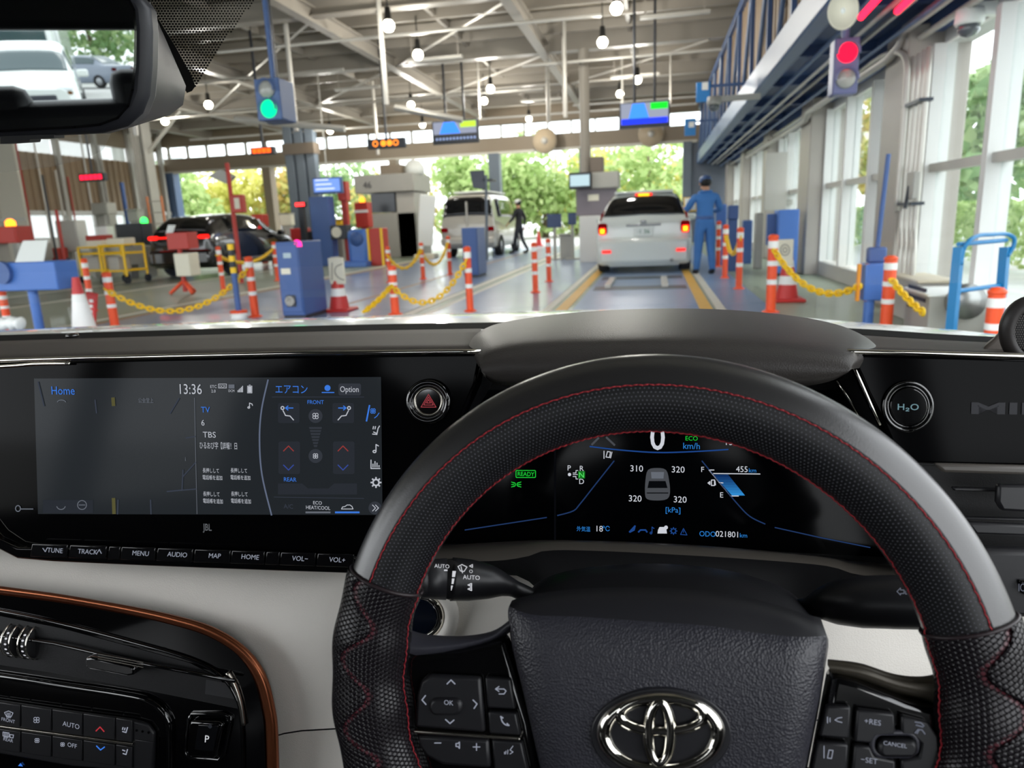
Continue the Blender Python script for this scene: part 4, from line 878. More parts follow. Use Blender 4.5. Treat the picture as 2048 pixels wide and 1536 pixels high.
class Car:
    def __init__(s, name, label, cat, st, paint, group=None):
        s.root = empty(name, (0, 0, 0), label, cat, group); s.paint = paint
        s.cols = []
        for (y, w_, wbt, wr, zb, zbt, zr) in st:
            zm = zb+(zbt-zb)*.45
            s.cols.append([Vector(p) for p in ((0, y, zb), (w_*.8, y, zb), (w_*.95, y, zb+.06), (w_, y, zm), (wbt, y, zbt), ((wbt*.45+wr*.55), y, zbt+(zr-zbt)*.55), (wr, y, zr-(zr-zbt)*.14), (wr*.72, y, zr-.015), (0, y, zr))])
        s.ns = len(st)
        rows = []
        S = [i/4 for i in range((s.ns-1)*4+1)]; T = [i/3 for i in range(8*3+1)]
        for a in S: rows.append([s.B(a, t) for t in T]+[s.B(a, t, -1) for t in reversed(T[1:-1])])
        mb = MB(); mb.grid(rows, True); n = len(rows[0])
        mb.f.append(tuple(range(n))[::-1]); mb.f.append(tuple((len(rows)-1)*n+k for k in range(n)))
        o = mb.build('body', paint, s.root, True, True); o.data.set_sharp_from_angle(angle=R(50)); s.body = o
        bm = bmesh.new(); bm.from_mesh(o.data); bmesh.ops.recalc_face_normals(bm, faces=bm.faces); bm.to_mesh(o.data); bm.free()
    def B(s, a, t, side=1):
        p = crv([crv(c, t) for c in s.cols], a)
        return Vector((p.x*side, p.y, p.z))
    def patch(s, name, a0, a1, t0, t1, m, off=.008, both=True, side=1, na=8, nt_=8, parent=None, warp=None):
        def pt(a, t):
            sd = side
            if t > 8: t = 16-t; sd = -side
            e = .02; p = s.B(a, t, sd); u = s.B(a+e, t, sd)-s.B(a-e, t, sd); v = s.B(a, min(t+e, 8), sd)-s.B(a, t-e, sd)
            n = u.cross(v)*sd
            if n.length < 1e-9: n = Vector((0, 0, 1))
            n.normalize()
            c = Vector((0, 2.0, .7)); 
            if n.dot(p-c) < 0: n = -n
            return p+n*off
        rows = []
        for i in range(na+1):
            row = []
            for j in range(nt_+1):
                a = a0+(a1-a0)*i/na; t = t0+(t1-t0)*j/nt_
                if warp: a, t = warp(i/na, j/nt_)
                row.append(pt(a, t))
            rows.append(row)
        o = MB().grid(rows).build(name, m, s.root if parent is None else parent, True, True)
        sm = o.modifiers.new('t', 'SOLIDIFY'); sm.thickness = .01; sm.offset = 0
        return o
    def wheels(s, ys, w_, r=.3):
        for y in ys:
            for sd in (-1, 1):
                m = Matrix.Rotation(R(90)*sd, 3, 'Y'); c = (sd*(w_-.18), y, r)
                wl = MB().lathe([(r*.62, 0), (r*.95, 0), (r, .04), (r, .17), (r*.94, .205), (r*.62, .2), (r*.6, .17), (0, .17)], 24, c, m).build('wheel', m_tire, s.root, True, True)
                rm = MB().lathe([(r*.6, .172), (r*.5, .185), (r*.15, .2), (0, .205)], 24, c, m).build('rim', m_rim, wl, True, True)
    def box(s, name, c, sz, m, b=.01, rot=None, parent=None): return box(name, c, sz, m, s.root if parent is None else parent, b, rot, local=True)
# ---- white hatchback ahead (brakes on)
ww = .86
HB = [(0, .74, .74, .66, .34, .88, .93), (.03, .83, .80, .72, .27, .93, 1.0), (.1, ww, .82, .68, .24, .95, 1.12), (.24, ww, .83, .6, .23, .97, 1.36), (.42, ww, .83, .56, .22, .98, 1.48), (1.0, ww, .83, .57, .2, .98, 1.53), (2.1, ww, .83, .58, .2, .97, 1.5), (2.7, ww, .83, .6, .2, .96, 1.32), (3.2, ww, .8, .66, .2, .94, 1.0), (3.7, .84, .75, .6, .22, .82, .88), (3.95, .7, .6, .5, .3, .65, .72)]
c = Car('white_hatchback', 'white hatchback with lit brake lamps stopped in the lane ahead', 'car', HB, m_cw)
c.patch('rear_window', 1.7, 3.35, 5.75, 10.25, m_cgl, .01)
for sd in (-1, 1):
    c.patch('side_window', 4.5, 6.6, 4.35, 5.9, m_cgl, .008, side=sd)
    c.box('tail_lamp', (sd*.735, -.0, .845), (.17, .12, .2), m_tl, .04)
    c.box('brake_lamp', (sd*.735, -.055, .8), (.12, .04, .13), m_tlon, .03); c.box('brake_lamp_core', (sd*.735, -.072, .8), (.08, .02, .085), m_tlam, .015)
    c.patch('lamp_strip', 1.2, 2.7, 4.6, 5.2, m_tl, .012, side=sd)
    c.box('bumper_reflector', (sd*.66, -.112, .42), (.17, .03, .06), glow('reflector_red', '#ff3a36', .8), .015)
    mr = c.box('door_mirror', (sd*.96, 2.75, 1.0), (.2, .12, .14), m_cw, .04)
c.box('rear_bumper', (0, .0, .41), (1.68, .2, .5), m_cw, .09); c.box('bumper_skirt', (0, .02, .19), (1.3, .14, .12), m_cw, .05)
c.box('third_brake_lamp', (0, .33, 1.44), (.3, .07, .06), m_tlon, .02); c.box('third_lamp_core', (0, .29, 1.44), (.2, .02, .035), m_tlam, .01)
c.box('spoiler', (0, .42, 1.49), (1.06, .26, .05), m_cw, .02)
pp = c.box('number_plate', (0, -.02, .78), (.33, .03, .165), m_plate, .006)
text3('plate_digits', '·1 36', Vector((0, -.038, .735)), Vector((1, 0, 0)), Vector((0, 0, 1)), Vector((0, -1, 0)), .11, m_pt, c.root).parent = pp
c.box('emblem', (0, -.015, .95), (.1, .03, .06), m_rim, .02); c.box('plate_garnish', (0, .0, .89), (.62, .04, .045), m_rim, .015)
for x in (-.18, .0): c.box('sticker', (.42+x*.6, .19, 1.12-x*.3), (.07, .02, .07), m_pw if x else mat('green_sticker', '#59b54a', .5), .004)
wp = MB().tube([(0, .06, 1.03), (-.16, .1, 1.05), (-.36, .14, 1.11)], .012, 6).build('rear_wiper', m_blk, c.root, True, True)
MB().tube([(.5, -.1, .24), (.5, .2, .26)], .035, 10).build('exhaust_pipe', m_steelb, c.root, True, True)
c.wheels((.62, 3.2), ww-.03); c.box('underbody', (0, 1.9, .2), (1.5, 3.2, .16), m_blk, .02)
gl = G(1190, 549); gr_ = G(1387, 545); c.root.location = ((gl.x+gr_.x)/2, 13.75, 0); c.root.scale = (1.03, 1, 1)
# ---- black wagon, far-left lane
BW = [(0, .7, .74, .62, .38, .93, .98), (.05, .85, .82, .7, .28, .98, 1.06), (.16, .91, .85, .66, .24, 1.0, 1.24), (.45, .92, .86, .62, .22, 1.0, 1.46), (.8, .92, .86, .62, .22, 1.0, 1.52), (1.7, .92, .86, .64, .22, .98, 1.57), (2.6, .92, .86, .63, .22, .96, 1.5), (3.1, .92, .86, .6, .22, .95, 1.28), (3.6, .92, .84, .68, .22, .93, 1.02), (4.2, .9, .78, .62, .24, .84, .9), (4.55, .72, .6, .5, .32, .66, .74)]
c = Car('black_wagon', 'black wagon with lit red tail bar in the far left lane', 'car', BW, m_cb)
c.patch('rear_window', 1.6, 3.4, 5.5, 10.5, m_cgl, .008)
for sd in (-1, 1):
    c.patch('side_window', 4.2, 6.9, 4.3, 5.9, m_cgl, .008, side=sd); c.box('reflector', (sd*.68, -.06, .52), (.2, .03, .05), glow('reflector_red'), .01); c.box('door_mirror', (sd*1.02, 3.2, 1.02), (.22, .12, .14), m_cb, .04)
    c.box('tail_lamp', (sd*.7, .02, 1.0), (.26, .1, .09), m_tlon, .03)
c.box('tail_bar', (0, -.01, 1.0), (1.2, .05, .035), m_tlon, .01); c.box('rear_bumper', (0, .02, .5), (1.74, .22, .4), m_cb, .09); c.box('number_plate', (0, -.03, .8), (.33, .03, .165), m_plate, .006)
c.box('side_trim', (.925, 2.2, .4), (.03, 2.6, .05), m_rim, .01)
c.wheels((.85, 3.55), .92, .35)
g = G(318, 556); c.root.location = (g.x+1.0, g.y-.4, 0)
# ---- van, middle lane
VN = [(0, .8, .8, .74, .42, 1.0, 1.05), (.03, .84, .83, .74, .34, 1.03, 1.2), (.1, .86, .84, .72, .3, 1.05, 1.55), (.2, .86, .84, .7, .28, 1.06, 1.83), (.6, .86, .84, .7, .26, 1.06, 1.93), (2.6, .86, .84, .7, .26, 1.06, 1.95), (3.5, .86, .84, .68, .26, 1.04, 1.88), (4.2, .86, .82, .66, .28, 1.0, 1.4), (4.5, .84, .8, .7, .3, .9, 1.05), (4.65, .78, .72, .6, .36, .8, .9)]
c = Car('silver_van', 'pale beige van with dark rear windows parked in the middle lane', 'van', VN, m_cs)
c.patch('rear_window', 1.3, 3.0, 5.05, 10.95, m_cgl, .01)
for sd in (-1, 1):
    c.patch('side_window', 4.1, 6.4, 4.3, 5.8, m_cgl, .008, side=sd); c.box('tail_lamp', (sd*.74, -.01, .86), (.22, .08, .14), m_tl, .03); c.box('door_mirror', (sd*.98, 4.0, 1.2), (.2, .12, .2), m_cs, .04)
c.box('rear_bumper', (0, -.02, .5), (1.7, .18, .22), m_cs, .05); c.box('number_plate', (.05, -.03, .82), (.33, .03, .165), m_plate, .006); c.box('roof_rack', (0, 2.0, 2.0), (1.1, 2.8, .06), m_pw, .02)
c.box('door_split', (0, .03, 1.3), (.05, .1, .8), m_cs, .01)
c.wheels((.95, 3.7), .86, .33)
g = G(882, 516); c.root.location = (g.x+1.0, g.y-.3, 0)
# ---- cars outside
CR = [(0, .7, .74, .62, .38, .88, .93), (.05, .82, .8, .7, .28, .93, 1.0), (.5, .86, .82, .62, .22, .95, 1.05), (1.0, .86, .82, .6, .22, .95, 1.35), (1.5, .86, .82, .62, .22, .95, 1.45), (2.4, .86, .82, .62, .22, .94, 1.43), (3.1, .86, .82, .62, .22, .93, 1.05), (3.9, .84, .75, .6, .24, .8, .86), (4.25, .68, .58, .5, .32, .64, .7)]
def sedan(name, label, paint, loc, rz, group, glass=m_cgl, hl=False):
    c = Car(name, label, 'car', CR, paint, group)
    c.patch('rear_window', 2.1, 3.4, 6.1, 9.9, glass); c.patch('windscreen', 5.2, 5.95, 6.1, 9.9, glass)
    for sd in (-1, 1):
        c.patch('side_window', 2.9, 5.6, 4.4, 5.8, glass, side=sd); c.box('tail_lamp', (sd*.7, .0, .82), (.26, .1, .14), m_tlon if group == 'l' else m_tl, .03); c.box('head_lamp', (sd*.56, 4.12, .62), (.3, .2, .12), mat('head_lamp_glass', '#dfe6e8', .1, coat=1), .04)
    c.box('front_grille', (0, 4.22, .5), (.7, .1, .14), m_dk, .02); c.box('rear_bumper', (0, .02, .5), (1.6, .2, .3), paint, .08)
    c.wheels((.8, 3.4), .86); c.root.location = loc; c.root.rotation_euler.z = rz; return c
sedan('parked_car', 'white car parked beyond the hedge outside the right window', m_cw, (8.6, 18, .0), R(200), 'cars outside')
sedan('parked_car', 'white car outside behind the far left opening', m_cw, PY(575, 470, 36)+Vector((0, 0, -PY(575, 470, 36).z)), R(70), 'cars outside')
# ---- people
def skin_body(name, chains, mats, pick, parent, sub=2):
    """chains: list of (list of (x,y,z,r), index of the vertex it grows from or None)"""
    vs = []; es = []; rs = []
    for pts, root in chains:
        prev = root
        for (x, y, z, r) in pts:
            vs.append((x, y, z)); rs.append(r); i = len(vs)-1
            if prev is not None: es.append((prev, i))
            prev = i
    me = bpy.data.meshes.new(name); me.from_pydata(vs, es, []); o = bpy.data.objects.new(name, me); COL.objects.link(o)
    sk = o.modifiers.new('skin', 'SKIN'); sk.use_smooth_shade = True; sk.branch_smoothing = .6
    lay = me.skin_vertices[0].data if me.skin_vertices else None
    if lay is None:
        bm = bmesh.new(); bm.from_mesh(me); bm.verts.layers.skin.verify(); bm.to_mesh(me); bm.free(); lay = me.skin_vertices[0].data
    for i, r in enumerate(rs): lay[i].radius = (r[0], r[1]) if isinstance(r, tuple) else (r, r)
    for i in range(len(rs)): lay[i].use_root = (i == 0)
    ss = o.modifiers.new('sub', 'SUBSURF'); ss.levels = sub; ss.render_levels = sub
    dg = bpy.context.evaluated_depsgraph_get(); m2 = bpy.data.meshes.new_from_object(o.evaluated_get(dg)); bpy.data.objects.remove(o)
    m2.materials.clear()
    for m in mats: m2.materials.append(m)
    for p in m2.polygons: p.material_index = pick(p.center); p.use_smooth = True
    o = bpy.data.objects.new(name, m2); COL.objects.link(o); o.parent = parent; return o
m_skin = mat('skin_tone', '#c08f74', .6); m_hair = mat('black_hair', '#15130f', .6)
def hand_chains(wx, wy, wz, dx, dy, dz, base):
    """palm and five curled fingers growing from vertex index base"""
    out = [([(wx+dx*.05, wy+dy*.05, wz+dz*.05, (.036, .02)), (wx+dx*.09, wy+dy*.09, wz+dz*.09, (.04, .018))], base)]
    return out
def person(label, loc, rz, H_, m_top, m_leg, m_cap, arms, stride, name='person', cap_h=True, bulk=1.0):
    r_ = empty(name, loc, label, 'person', rz=rz); k = H_/1.72; bk = bulk
    ch = []; V = lambda x, y, z, r: (x*k, y*k, z*k, tuple(q*k*(bk if z < 1.45 and q > .04 else 1) for q in r) if isinstance(r, tuple) else r*k*(bk if z < 1.45 and r > .04 else 1))
    # pelvis root 0, spine, neck, head
    ch.append(([V(0, 0, .93, (.165, .12)), V(0, .01, 1.08, (.15, .105)), V(0, .0, 1.26, (.175, .115)), V(0, -.005, 1.40, (.16, .09)), V(0, .0, 1.47, .062), V(0, .015, 1.54, .075), V(0, .025, 1.62, (.085, .1)), V(0, .02, 1.69, (.06, .07))], None))
    n = 8
    for sd, (kx, ky, fx, fy) in zip((-1, 1), stride):
        ch.append(([V(sd*.1, 0, .84, .095), V(sd*.11+kx, ky, .48, .068), V(sd*.11+fx, fy-.02, .1, .05), V(sd*.11+fx, fy+.02, .045, .048), V(sd*.12+fx, fy+.17, .035, (.045, .032))], 0))
    for sd, (e, h) in zip((-1, 1), arms):
        ch.append(([V(sd*.19, 0, 1.39, .072), V(e[0], e[1], e[2], .05), V(h[0], h[1], h[2], .034)], 3))
        base = sum(len(c_[0]) for c_ in ch)-1
        d = Vector((h[0]-e[0], h[1]-e[1], h[2]-e[2])).normalized(); s_ = d.cross(Vector((0, 0, 1)))
        if s_.length < .1: s_ = Vector((0, 1, 0))
        s_.normalize(); nn = s_.cross(d)
        P = Vector(h)
        ch.append(([V(*(P+d*.06), (.036, .022)), V(*(P+d*.095), (.036, .02))], base)); pb = base+2
        for i, (o_, L) in enumerate(((-.027, .06), (-.009, .072), (.009, .068), (.027, .05))):
            a = P+d*.1+s_*o_; ch.append(([V(*(a+d*L*.5-nn*.006), .0095), V(*(a+d*L*.85-nn*.03), .008)], pb))
        a = P+d*.045+s_*.04; ch.append(([V(*(a+d*.01), .011), V(*(a+d*.04+s_*.012-nn*.012), .009)], base+1))
    hx = [Vector(h)*k for e, h in arms]
    def pick(c_):
        if c_.z > 1.465*k: return 2
        for q in hx:
            if (c_-q).length < .0 or ((c_-q).length < .2*k and (c_-q).dot(q-Vector((0, 0, 1.2*k))) > -.002): return 2
        if c_.z < .085*k: return 3
        return 0 if c_.z > .95*k else 1
    skin_body('body', ch, [m_top, m_leg, m_skin, m_blk], pick, r_)
    hz_ = 1.625*k
    if cap_h:
        MB().lathe([(.105*k, -.015), (.112*k, .0), (.108*k, .05*k), (.08*k, .095*k), (.0, .115*k)], 20, (0, .018*k, hz_+.02*k)).build('cap', m_cap, r_, True, True)
        MB().prism([(-.08*k, .1*k, hz_+.02*k), (.08*k, .1*k, hz_+.02*k), (.05*k, .19*k, hz_+.005), (-.05*k, .19*k, hz_+.005)], (0, 0, .008)).build('cap_peak', m_cap, r_, False, True)
    MB().lathe([(.07*k, -.075*k), (.1*k, -.03*k), (.104*k, .03*k), (.08*k, .085*k), (0, .112*k)], 18, (0, .004*k, hz_+.012*k)).build('hair', m_hair, r_, True, True)
    for sd in (-1, 1): MB().lathe([(0, 0), (.02*k, .004), (.022*k, .014), (0, .02)], 10, (sd*.088*k, .03*k, hz_-.02*k), Matrix.Rotation(R(90*sd), 3, 'Y')).build('ear', m_skin, r_, True, True)
    MB().tube([(0, .115*k, hz_+.01*k), (0, .14*k, hz_-.02*k), (0, .118*k, hz_-.03*k)], [.008*k, .014*k, .012*k], 8).build('nose', m_skin, r_, True, True)
    return r_, k
m_ov = mat('blue_overall_cloth', '#3f74b4', .75, var=.12, vscale=6); m_ov2 = mat('blue_overall_trousers', '#3c6eac', .75, var=.12, vscale=6)
g = G(1408, 548)
w_, k = person('worker in blue overalls and navy cap standing beside the white hatchback', (g.x, g.y, 0), R(12), 1.66, m_ov, m_ov2, m_navy, (((-.3, .12, 1.17), (-.27, .36, 1.2)), ((.3, .08, 1.15), (.22, .32, 1.12))), ((0, .02, -.02, .06), (0, -.01, .02, -.06)), bulk=1.22)
MB().tube([(-.1*k, .08*k, 1.46*k), (0, .12*k, 1.43*k), (.1*k, .08*k, 1.46*k), (.09*k, -.06*k, 1.47*k), (-.09*k, -.06*k, 1.47*k)], .022, 8, True).build('collar', m_ov, w_, True, True)
MB().lathe([(.166*k, .985*k), (.17*k, 1.0*k), (.17*k, 1.03*k), (.166*k, 1.045*k)], 22, (0, .01, 0), Matrix.Diagonal((1, .78, 1))).build('belt', m_bl_d, w_, True, True)
cb = empty('clip_board', w_.location+Vector((-.1, .42, 1.15)), 'yellow clipboard held in front of the worker', 'clipboard')
box('board', w_.location+Vector((-.24, .43, 1.22)), (.22, .02, .3), m_ye, cb, b=.004, rot=Matrix.Rotation(R(-35), 3, 'X'))
box('paper', w_.location+Vector((-.24, .418, 1.227)), (.19, .004, .26), m_pw, cb, rot=Matrix.Rotation(R(-35), 3, 'X'))
m_dkc = mat('dark_clothing', '#26262b', .8); m_dkj = mat('dark_trousers', '#2e3038', .8)
g = G(1032, 506)
person('dark clothed person in a pale cap walking by the middle opening', (g.x+.2, g.y-.3, 0), R(70), 1.72, m_dkc, m_dkj, m_pw, (((-.28, .05, 1.15), (-.3, .22, 1.0)), ((.27, -.08, 1.13), (.3, -.02, .9))), ((0, .1, 0, .2), (0, -.02, 0, -.22)))
g = G(762, 486)
person('person in dark work clothes seen at the booth window', (g.x, 22.6, 0), R(10), 1.7, m_dkc, m_bl_d, m_navy, (((-.28, .05, 1.15), (-.26, .26, 1.1)), ((.28, .05, 1.15), (.26, .26, 1.1))), ((0, .02, 0, .02), (0, 0, 0, 0)))
# ================================================================ THE CAR WE SIT IN
GLOW_K = .5                 # cabin displays and lit key legends are dim next to the daylight
m_gloss = mat('piano_black', '#050506', .06, coat=1.0, spec=.6)
m_panel = mat('black_panel_glass', '#050506', .1, spec=.06)
m_matte = mat('black_matte_plastic', '#141416', .55, bump=('noise', 900, .05))
m_satin = mat('dark_satin_plastic', '#1d1d20', .38)
m_soft = mat('dash_soft_plastic', '#4a443f', .55, bump=('leather', 900, .25))
m_vis = mat('hood_leather', '#3a3735', .42, bump=('leather', 1000, .14), spec=.35)
m_cream_l = mat('cream_dash_leather', '#efeae1', .5, bump=('leather', 900, .12))
m_chrome = mat('chrome', '#e8e4da', .07, metal=1.0); m_chr_d = mat('satin_chrome', '#b9b4aa', .25, metal=1.0)
m_copper = mat('copper_trim', '#9a5a3c', .3, metal=.85)
m_print = glow('key_print', '#b9bfd0', .55); m_print_w = glow('white_print', '#e6e8ee', .75); m_print_d = glow('dim_key_print', '#8f95a6', .45)
m_blue_t = glow('screen_text_blue', '#3f7fe8', .85); m_white_t = glow('screen_text_white', '#c9cdd6', .8); m_gray_t = glow('screen_text_gray', '#7d838e', .6)
m_dim_t = glow('screen_dim_line', '#454b59', .6); m_red_t = glow('red_key_print', '#c23a44', .75); m_green_t = glow('green_cluster_light', '#1ec83a', .9)
m_key = mat('soft_black_key', '#18181b', .42)
# ---- the own car's shell
own = empty('own_car', (-.4, .2, 0), 'white car we sit in, its bonnet edge seen through the windscreen', 'car')
cr = [(-260, 682), (-100, 671), (0, 665), (200, 656), (400, 648), (600, 641), (800, 635), (950, 631), (1150, 626), (1350, 626), (1550, 636), (1750, 653), (1850, 660), (1930, 667), (2060, 680)]
rows = []
for dy in [-.36, -.3, -.26, -.18, -.1, -.04, 0, .06, .15, .3, .5, .7]:
    rows.append([Vector((p.x, 1.5+dy, p.z-.3*dy*dy-(.25*dy**2 if dy > 0 else 0))) for p in [PY(x, y, 1.5) for x, y in crom2(cr, 3)]])
bo = MB().grid(rows).build('bonnet', m_cw, own, True); bo.modifiers.new('t', 'SOLIDIFY').thickness = .02
X0, X1 = -1.28, .48; XM = -.4
bb('roof_lining', (X0, -1.35, 1.345), (X1, .4, 1.38), mat('gray_headliner', '#3a3937', .9), own)
bb('roof_skin', (X0, -1.35, 1.385), (X1, .4, 1.41), m_cw, own, b=.01)
bb('floor_pan', (X0, -1.9, .3), (X1, 1.0, .34), m_matte, own); bb('firewall', (X0, .98, .34), (X1, 1.02, .84), m_matte, own)
for x in (X0, X1):
    s = 1 if x > 0 else -1
    bb('door_panel', (x-.03, -1.9, .34), (x+.03, 1.0, .74), m_matte, own, b=.01)
    tube('door_pillar', [(x, -.35, .74), (x-.08*s, -.4, 1.36)], .045, m_matte, own, 8); tube('rear_pillar', [(x, -1.75, .9), (x-.12*s, -1.3, 1.36)], .08, m_matte, own, 8)
    tube('front_pillar', [(x-.02*s, 1.02, .74), (x-.06*s, .7, 1.12), (x-.1*s, .4, 1.36)], .035, m_matte, own, 8)
bb('rear_shelf', (X0, -2.0, .98), (X1, -1.5, 1.02), m_matte, own); bb('boot_lid', (X0, -2.6, .82), (X1, -2.0, .88), m_cw, own, b=.02)
m_seat = mat('dark_seat_leather', '#232326', .45, bump=('leather', 400, .2))
for x, y in ((XM-.4, -.25), (.02, -.3)):
    prism('seat_back', [(x-.25, y-.16, .5), (x+.25, y-.16, .5), (x+.23, y-.3, 1.04), (x+.12, y-.31, 1.08), (x-.12, y-.31, 1.08), (x-.23, y-.3, 1.04)], (0, -.13, -.02), m_seat, own, b=.04, seg=3)
    bb('seat_cushion', (x-.26, y-.2, .4), (x+.26, y+.35, .55), m_seat, own, b=.05)
    prism('headrest', [(x-.12, y-.36, 1.06), (x+.12, y-.36, 1.06), (x+.1, y-.39, 1.24), (x-.1, y-.39, 1.24)], (0, -.1, 0), m_seat, own, b=.035, seg=3)
bb('bench_back', (X0+.15, -1.5, .5), (X1-.15, -1.35, 1.075), m_seat, own, b=.04); bb('bench_cushion', (X0+.15, -1.35, .36), (X1-.15, -.9, .56), m_seat, own, b=.05)
for x, zt in ((-.29, 1.15), (-.68, 1.115)): bb('headrest', (x-.1, -1.44, 1.0), (x+.1, -1.36, zt), m_seat, own, b=.035)
bb('rear_header', (X0, -1.42, 1.245), (X1, -1.3, 1.345), m_matte, own, b=.02)
# windscreen glass, its printed dot border and a pale translucent patch
WS = Pl((0, .84, 1.06), math.atan2(-.63, .36)); WS.ey = Vector((0, -.63, .36)).normalized(); WS.n = Vector((0, -.36, -.63)).normalized(); WS.p0 = Vector((0, 1.05, .955))
ws = empty('windscreen', (XM, 1.05, .955), 'sloping clear windscreen with dotted black print by the mirror', 'windscreen')
m_ws = pane_mat('windscreen_glass', (.97, .985, .98, 1), .03)
gl_ = [Vector((X0+.05, 0, 0)), Vector((X1-.05, 0, 0))]
mk('glass', [WS.p0+Vector((X0+.05, 0, 0)), WS.p0+Vector((X1-.05, 0, 0)), WS.p0+Vector((X1-.15, 0, 0))+WS.ey*.74, WS.p0+Vector((X0+.15, 0, 0))+WS.ey*.74], [(0, 1, 2, 3)], m_ws, ws)
m_frit = mat('black_ceramic_print', '#060606', .6)
mb = MB(); pitch = 6.3
def in_tri(x, y):
    xl = 285+105*max(0, y)/175.0; xr = 512-132*(max(0, y)/192.0)**.85
    return xl-4 < x < xr+2 and y < 194
j = 0; yy = -14.0
while yy < 196:
    xx = 270+(pitch/2 if j % 2 else 0)
    while xx < 520:
        if in_tri(xx, yy):
            rr = 3.0-1.15*max(0, min(1, (xx-(285+105*max(0, yy)/175))/190)); rr = max(1.9, rr)
            c = [WS.at(x, y, .001) for x, y in circ(xx, yy, rr, rr*.85, 6)]; mb.add(c, [tuple(range(6))])
        xx += pitch
    yy += pitch*.82; j += 1
fd = mb.build('dot_print', m_frit, ws); fd['kind'] = 'stuff'
patch('print_border', [(276, -12), (296, -12), (318, 40), (352, 95), (382, 150), (391, 172), (384, 182), (374, 186), (362, 168), (330, 100), (296, 40)], WS, m_frit, ws, .0012)
m_patch = pane_mat('clear_patch', (.96, .965, .93, 1), .0); 
fm_ = bpy.data.materials.new('milky_patch'); fm_.use_nodes = True; bs = fm_.node_tree.nodes['Principled BSDF']; bs.inputs['Base Color'].default_value = (.8, .8, .72, 1); bs.inputs['Alpha'].default_value = .22; bs.inputs['Roughness'].default_value = .5
patch('pale_patch', [(-120, 288), (0, 287), (110, 277), (224, 263), (206, 300), (172, 318), (100, 334), (0, 345), (-120, 348)], WS, fm_, ws, .001)
# ---- rear view mirror
MR = Pl((0, 0, 0), R(-6), R(18.5)); MR.p0 = PY(200, 150, .43)
rv = empty('rear_view_mirror', MR.p0+Vector((0, 0, -.05)), 'black framed rear view mirror at the upper left', 'mirror')
glass = crom2([(-260, 270), (0, 262), (150, 255), (215, 247), (252, 225), (266, 190), (271, 120), (270, 40), (262, 2), (235, -10), (0, -14), (-260, -14)], 5, True)
glass = [(-260, 272), (0, 262), (150, 254), (200, 249), (235, 236), (256, 212), (265, 180), (270, 130), (271, 60), (268, 20), (258, 0), (236, -8), (0, -14), (-260, -18)]
frame_o = [(-280, 286), (0, 274), (110, 270), (200, 266), (250, 252), (280, 226), (294, 190), (299, 130), (300, 60), (296, 16), (284, -8), (262, -20), (0, -30), (-280, -36)]
prism('frame', [MR.at(x, y, .0) for x, y in frame_o], MR.n*-.022, mat('mirror_frame_plastic', '#222328', .45), rv, b=.006, seg=3)
patch('mirror_glass', glass, MR, mat('mirror_silver', '#b4baba', .01, metal=1.0), rv, .0012)
strokes('glass_edge', [glass[0:12]], 5, MR, m_gloss, rv, .0015)
hs = [MR.at(x, y, -.02) for x, y in ((282, -30), (300, 0), (302, 60), (301, 150), (292, 232), (270, 252), (200, 255), (100, 200), (100, -30))]
hs2 = [PY(x, y, .56) for x, y in ((268, -40), (292, 0), (330, 75), (372, 172), (366, 210), (340, 230), (240, 232), (140, 190), (120, -40))]
MB().grid([hs, [a.lerp(b_, .5) for a, b_ in zip(hs, hs2)], hs2], True).build('sensor_housing', mat('housing_plastic', '#131419', .5, spec=.3), rv, True)
mk('housing_back', hs2, [tuple(range(len(hs2)))], m_matte, rv)
patch('mirror_knob', [(0, 268), (108, 262), (108, 276), (60, 278), (58, 284), (0, 288)], MR.off(-.004), m_matte, rv, 0, -.015)
# ---- dash top
dash = empty('dashboard', (XM, .7, .8), 'dark ribbed dash top over a cream leather lower dash', 'dashboard')
D = Pl((0, .50, 1.06-.17), R(9))
rear = [(-420, 735), (-200, 729), (0, 721), (300, 713), (640, 706), (960, 703), (1310, 702), (1690, 703), (1900, 708), (2100, 714), (2300, 722)]
front = [(-1150, 728), (-420, 700), (-200, 690), (0, 682), (300, 673), (640, 663), (960, 657), (1310, 656), (1690, 668), (1900, 681), (2100, 690), (2300, 700)]
def ribmat(name, col, sc):
    m = mat(name, col, .6, spec=.15); t = m.node_tree; b_ = t.nodes['Principled BSDF']
    co = t.nodes.new('ShaderNodeTexCoord'); wv = t.nodes.new('ShaderNodeTexWave'); wv.wave_type = 'BANDS'; wv.bands_direction = 'X'; wv.inputs['Scale'].default_value = sc; wv.inputs['Distortion'].default_value = 0
    t.links.new(co.outputs['Object'], wv.inputs['Vector']); bp = t.nodes.new('ShaderNodeBump'); bp.inputs['Strength'].default_value = .25; bp.inputs['Distance'].default_value = .001
    mx = t.nodes.new('ShaderNodeMix'); mx.data_type = 'RGBA'; c_ = rgb(col); mx.inputs['A'].default_value = tuple(q*.62 for q in c_[:3])+(1,); mx.inputs['B'].default_value = tuple(q*1.25 for q in c_[:3])+(1,); t.links.new(wv.outputs['Fac'], mx.inputs['Factor']); t.links.new(mx.outputs['Result'], b_.inputs['Base Color'])
    t.links.new(wv.outputs['Fac'], bp.inputs['Height']); t.links.new(bp.outputs['Normal'], b_.inputs['Normal']); return m
m_rib = ribmat('ribbed_dash_mat', '#4a4541', 110)
rear_l = [(-1150, 760), (-420, 735), (-200, 729), (0, 721), (300, 713), (640, 706), (962, 703)]; front_l = [(-1150, 728), (-420, 700), (-200, 690), (0, 682), (300, 673), (640, 663), (962, 657)]
rear_r = [(1690, 703), (1800, 705), (1900, 708), (2100, 714), (2300, 722)]; front_r = [(1690, 668), (1800, 675), (1900, 681), (2100, 690), (2300, 700)]
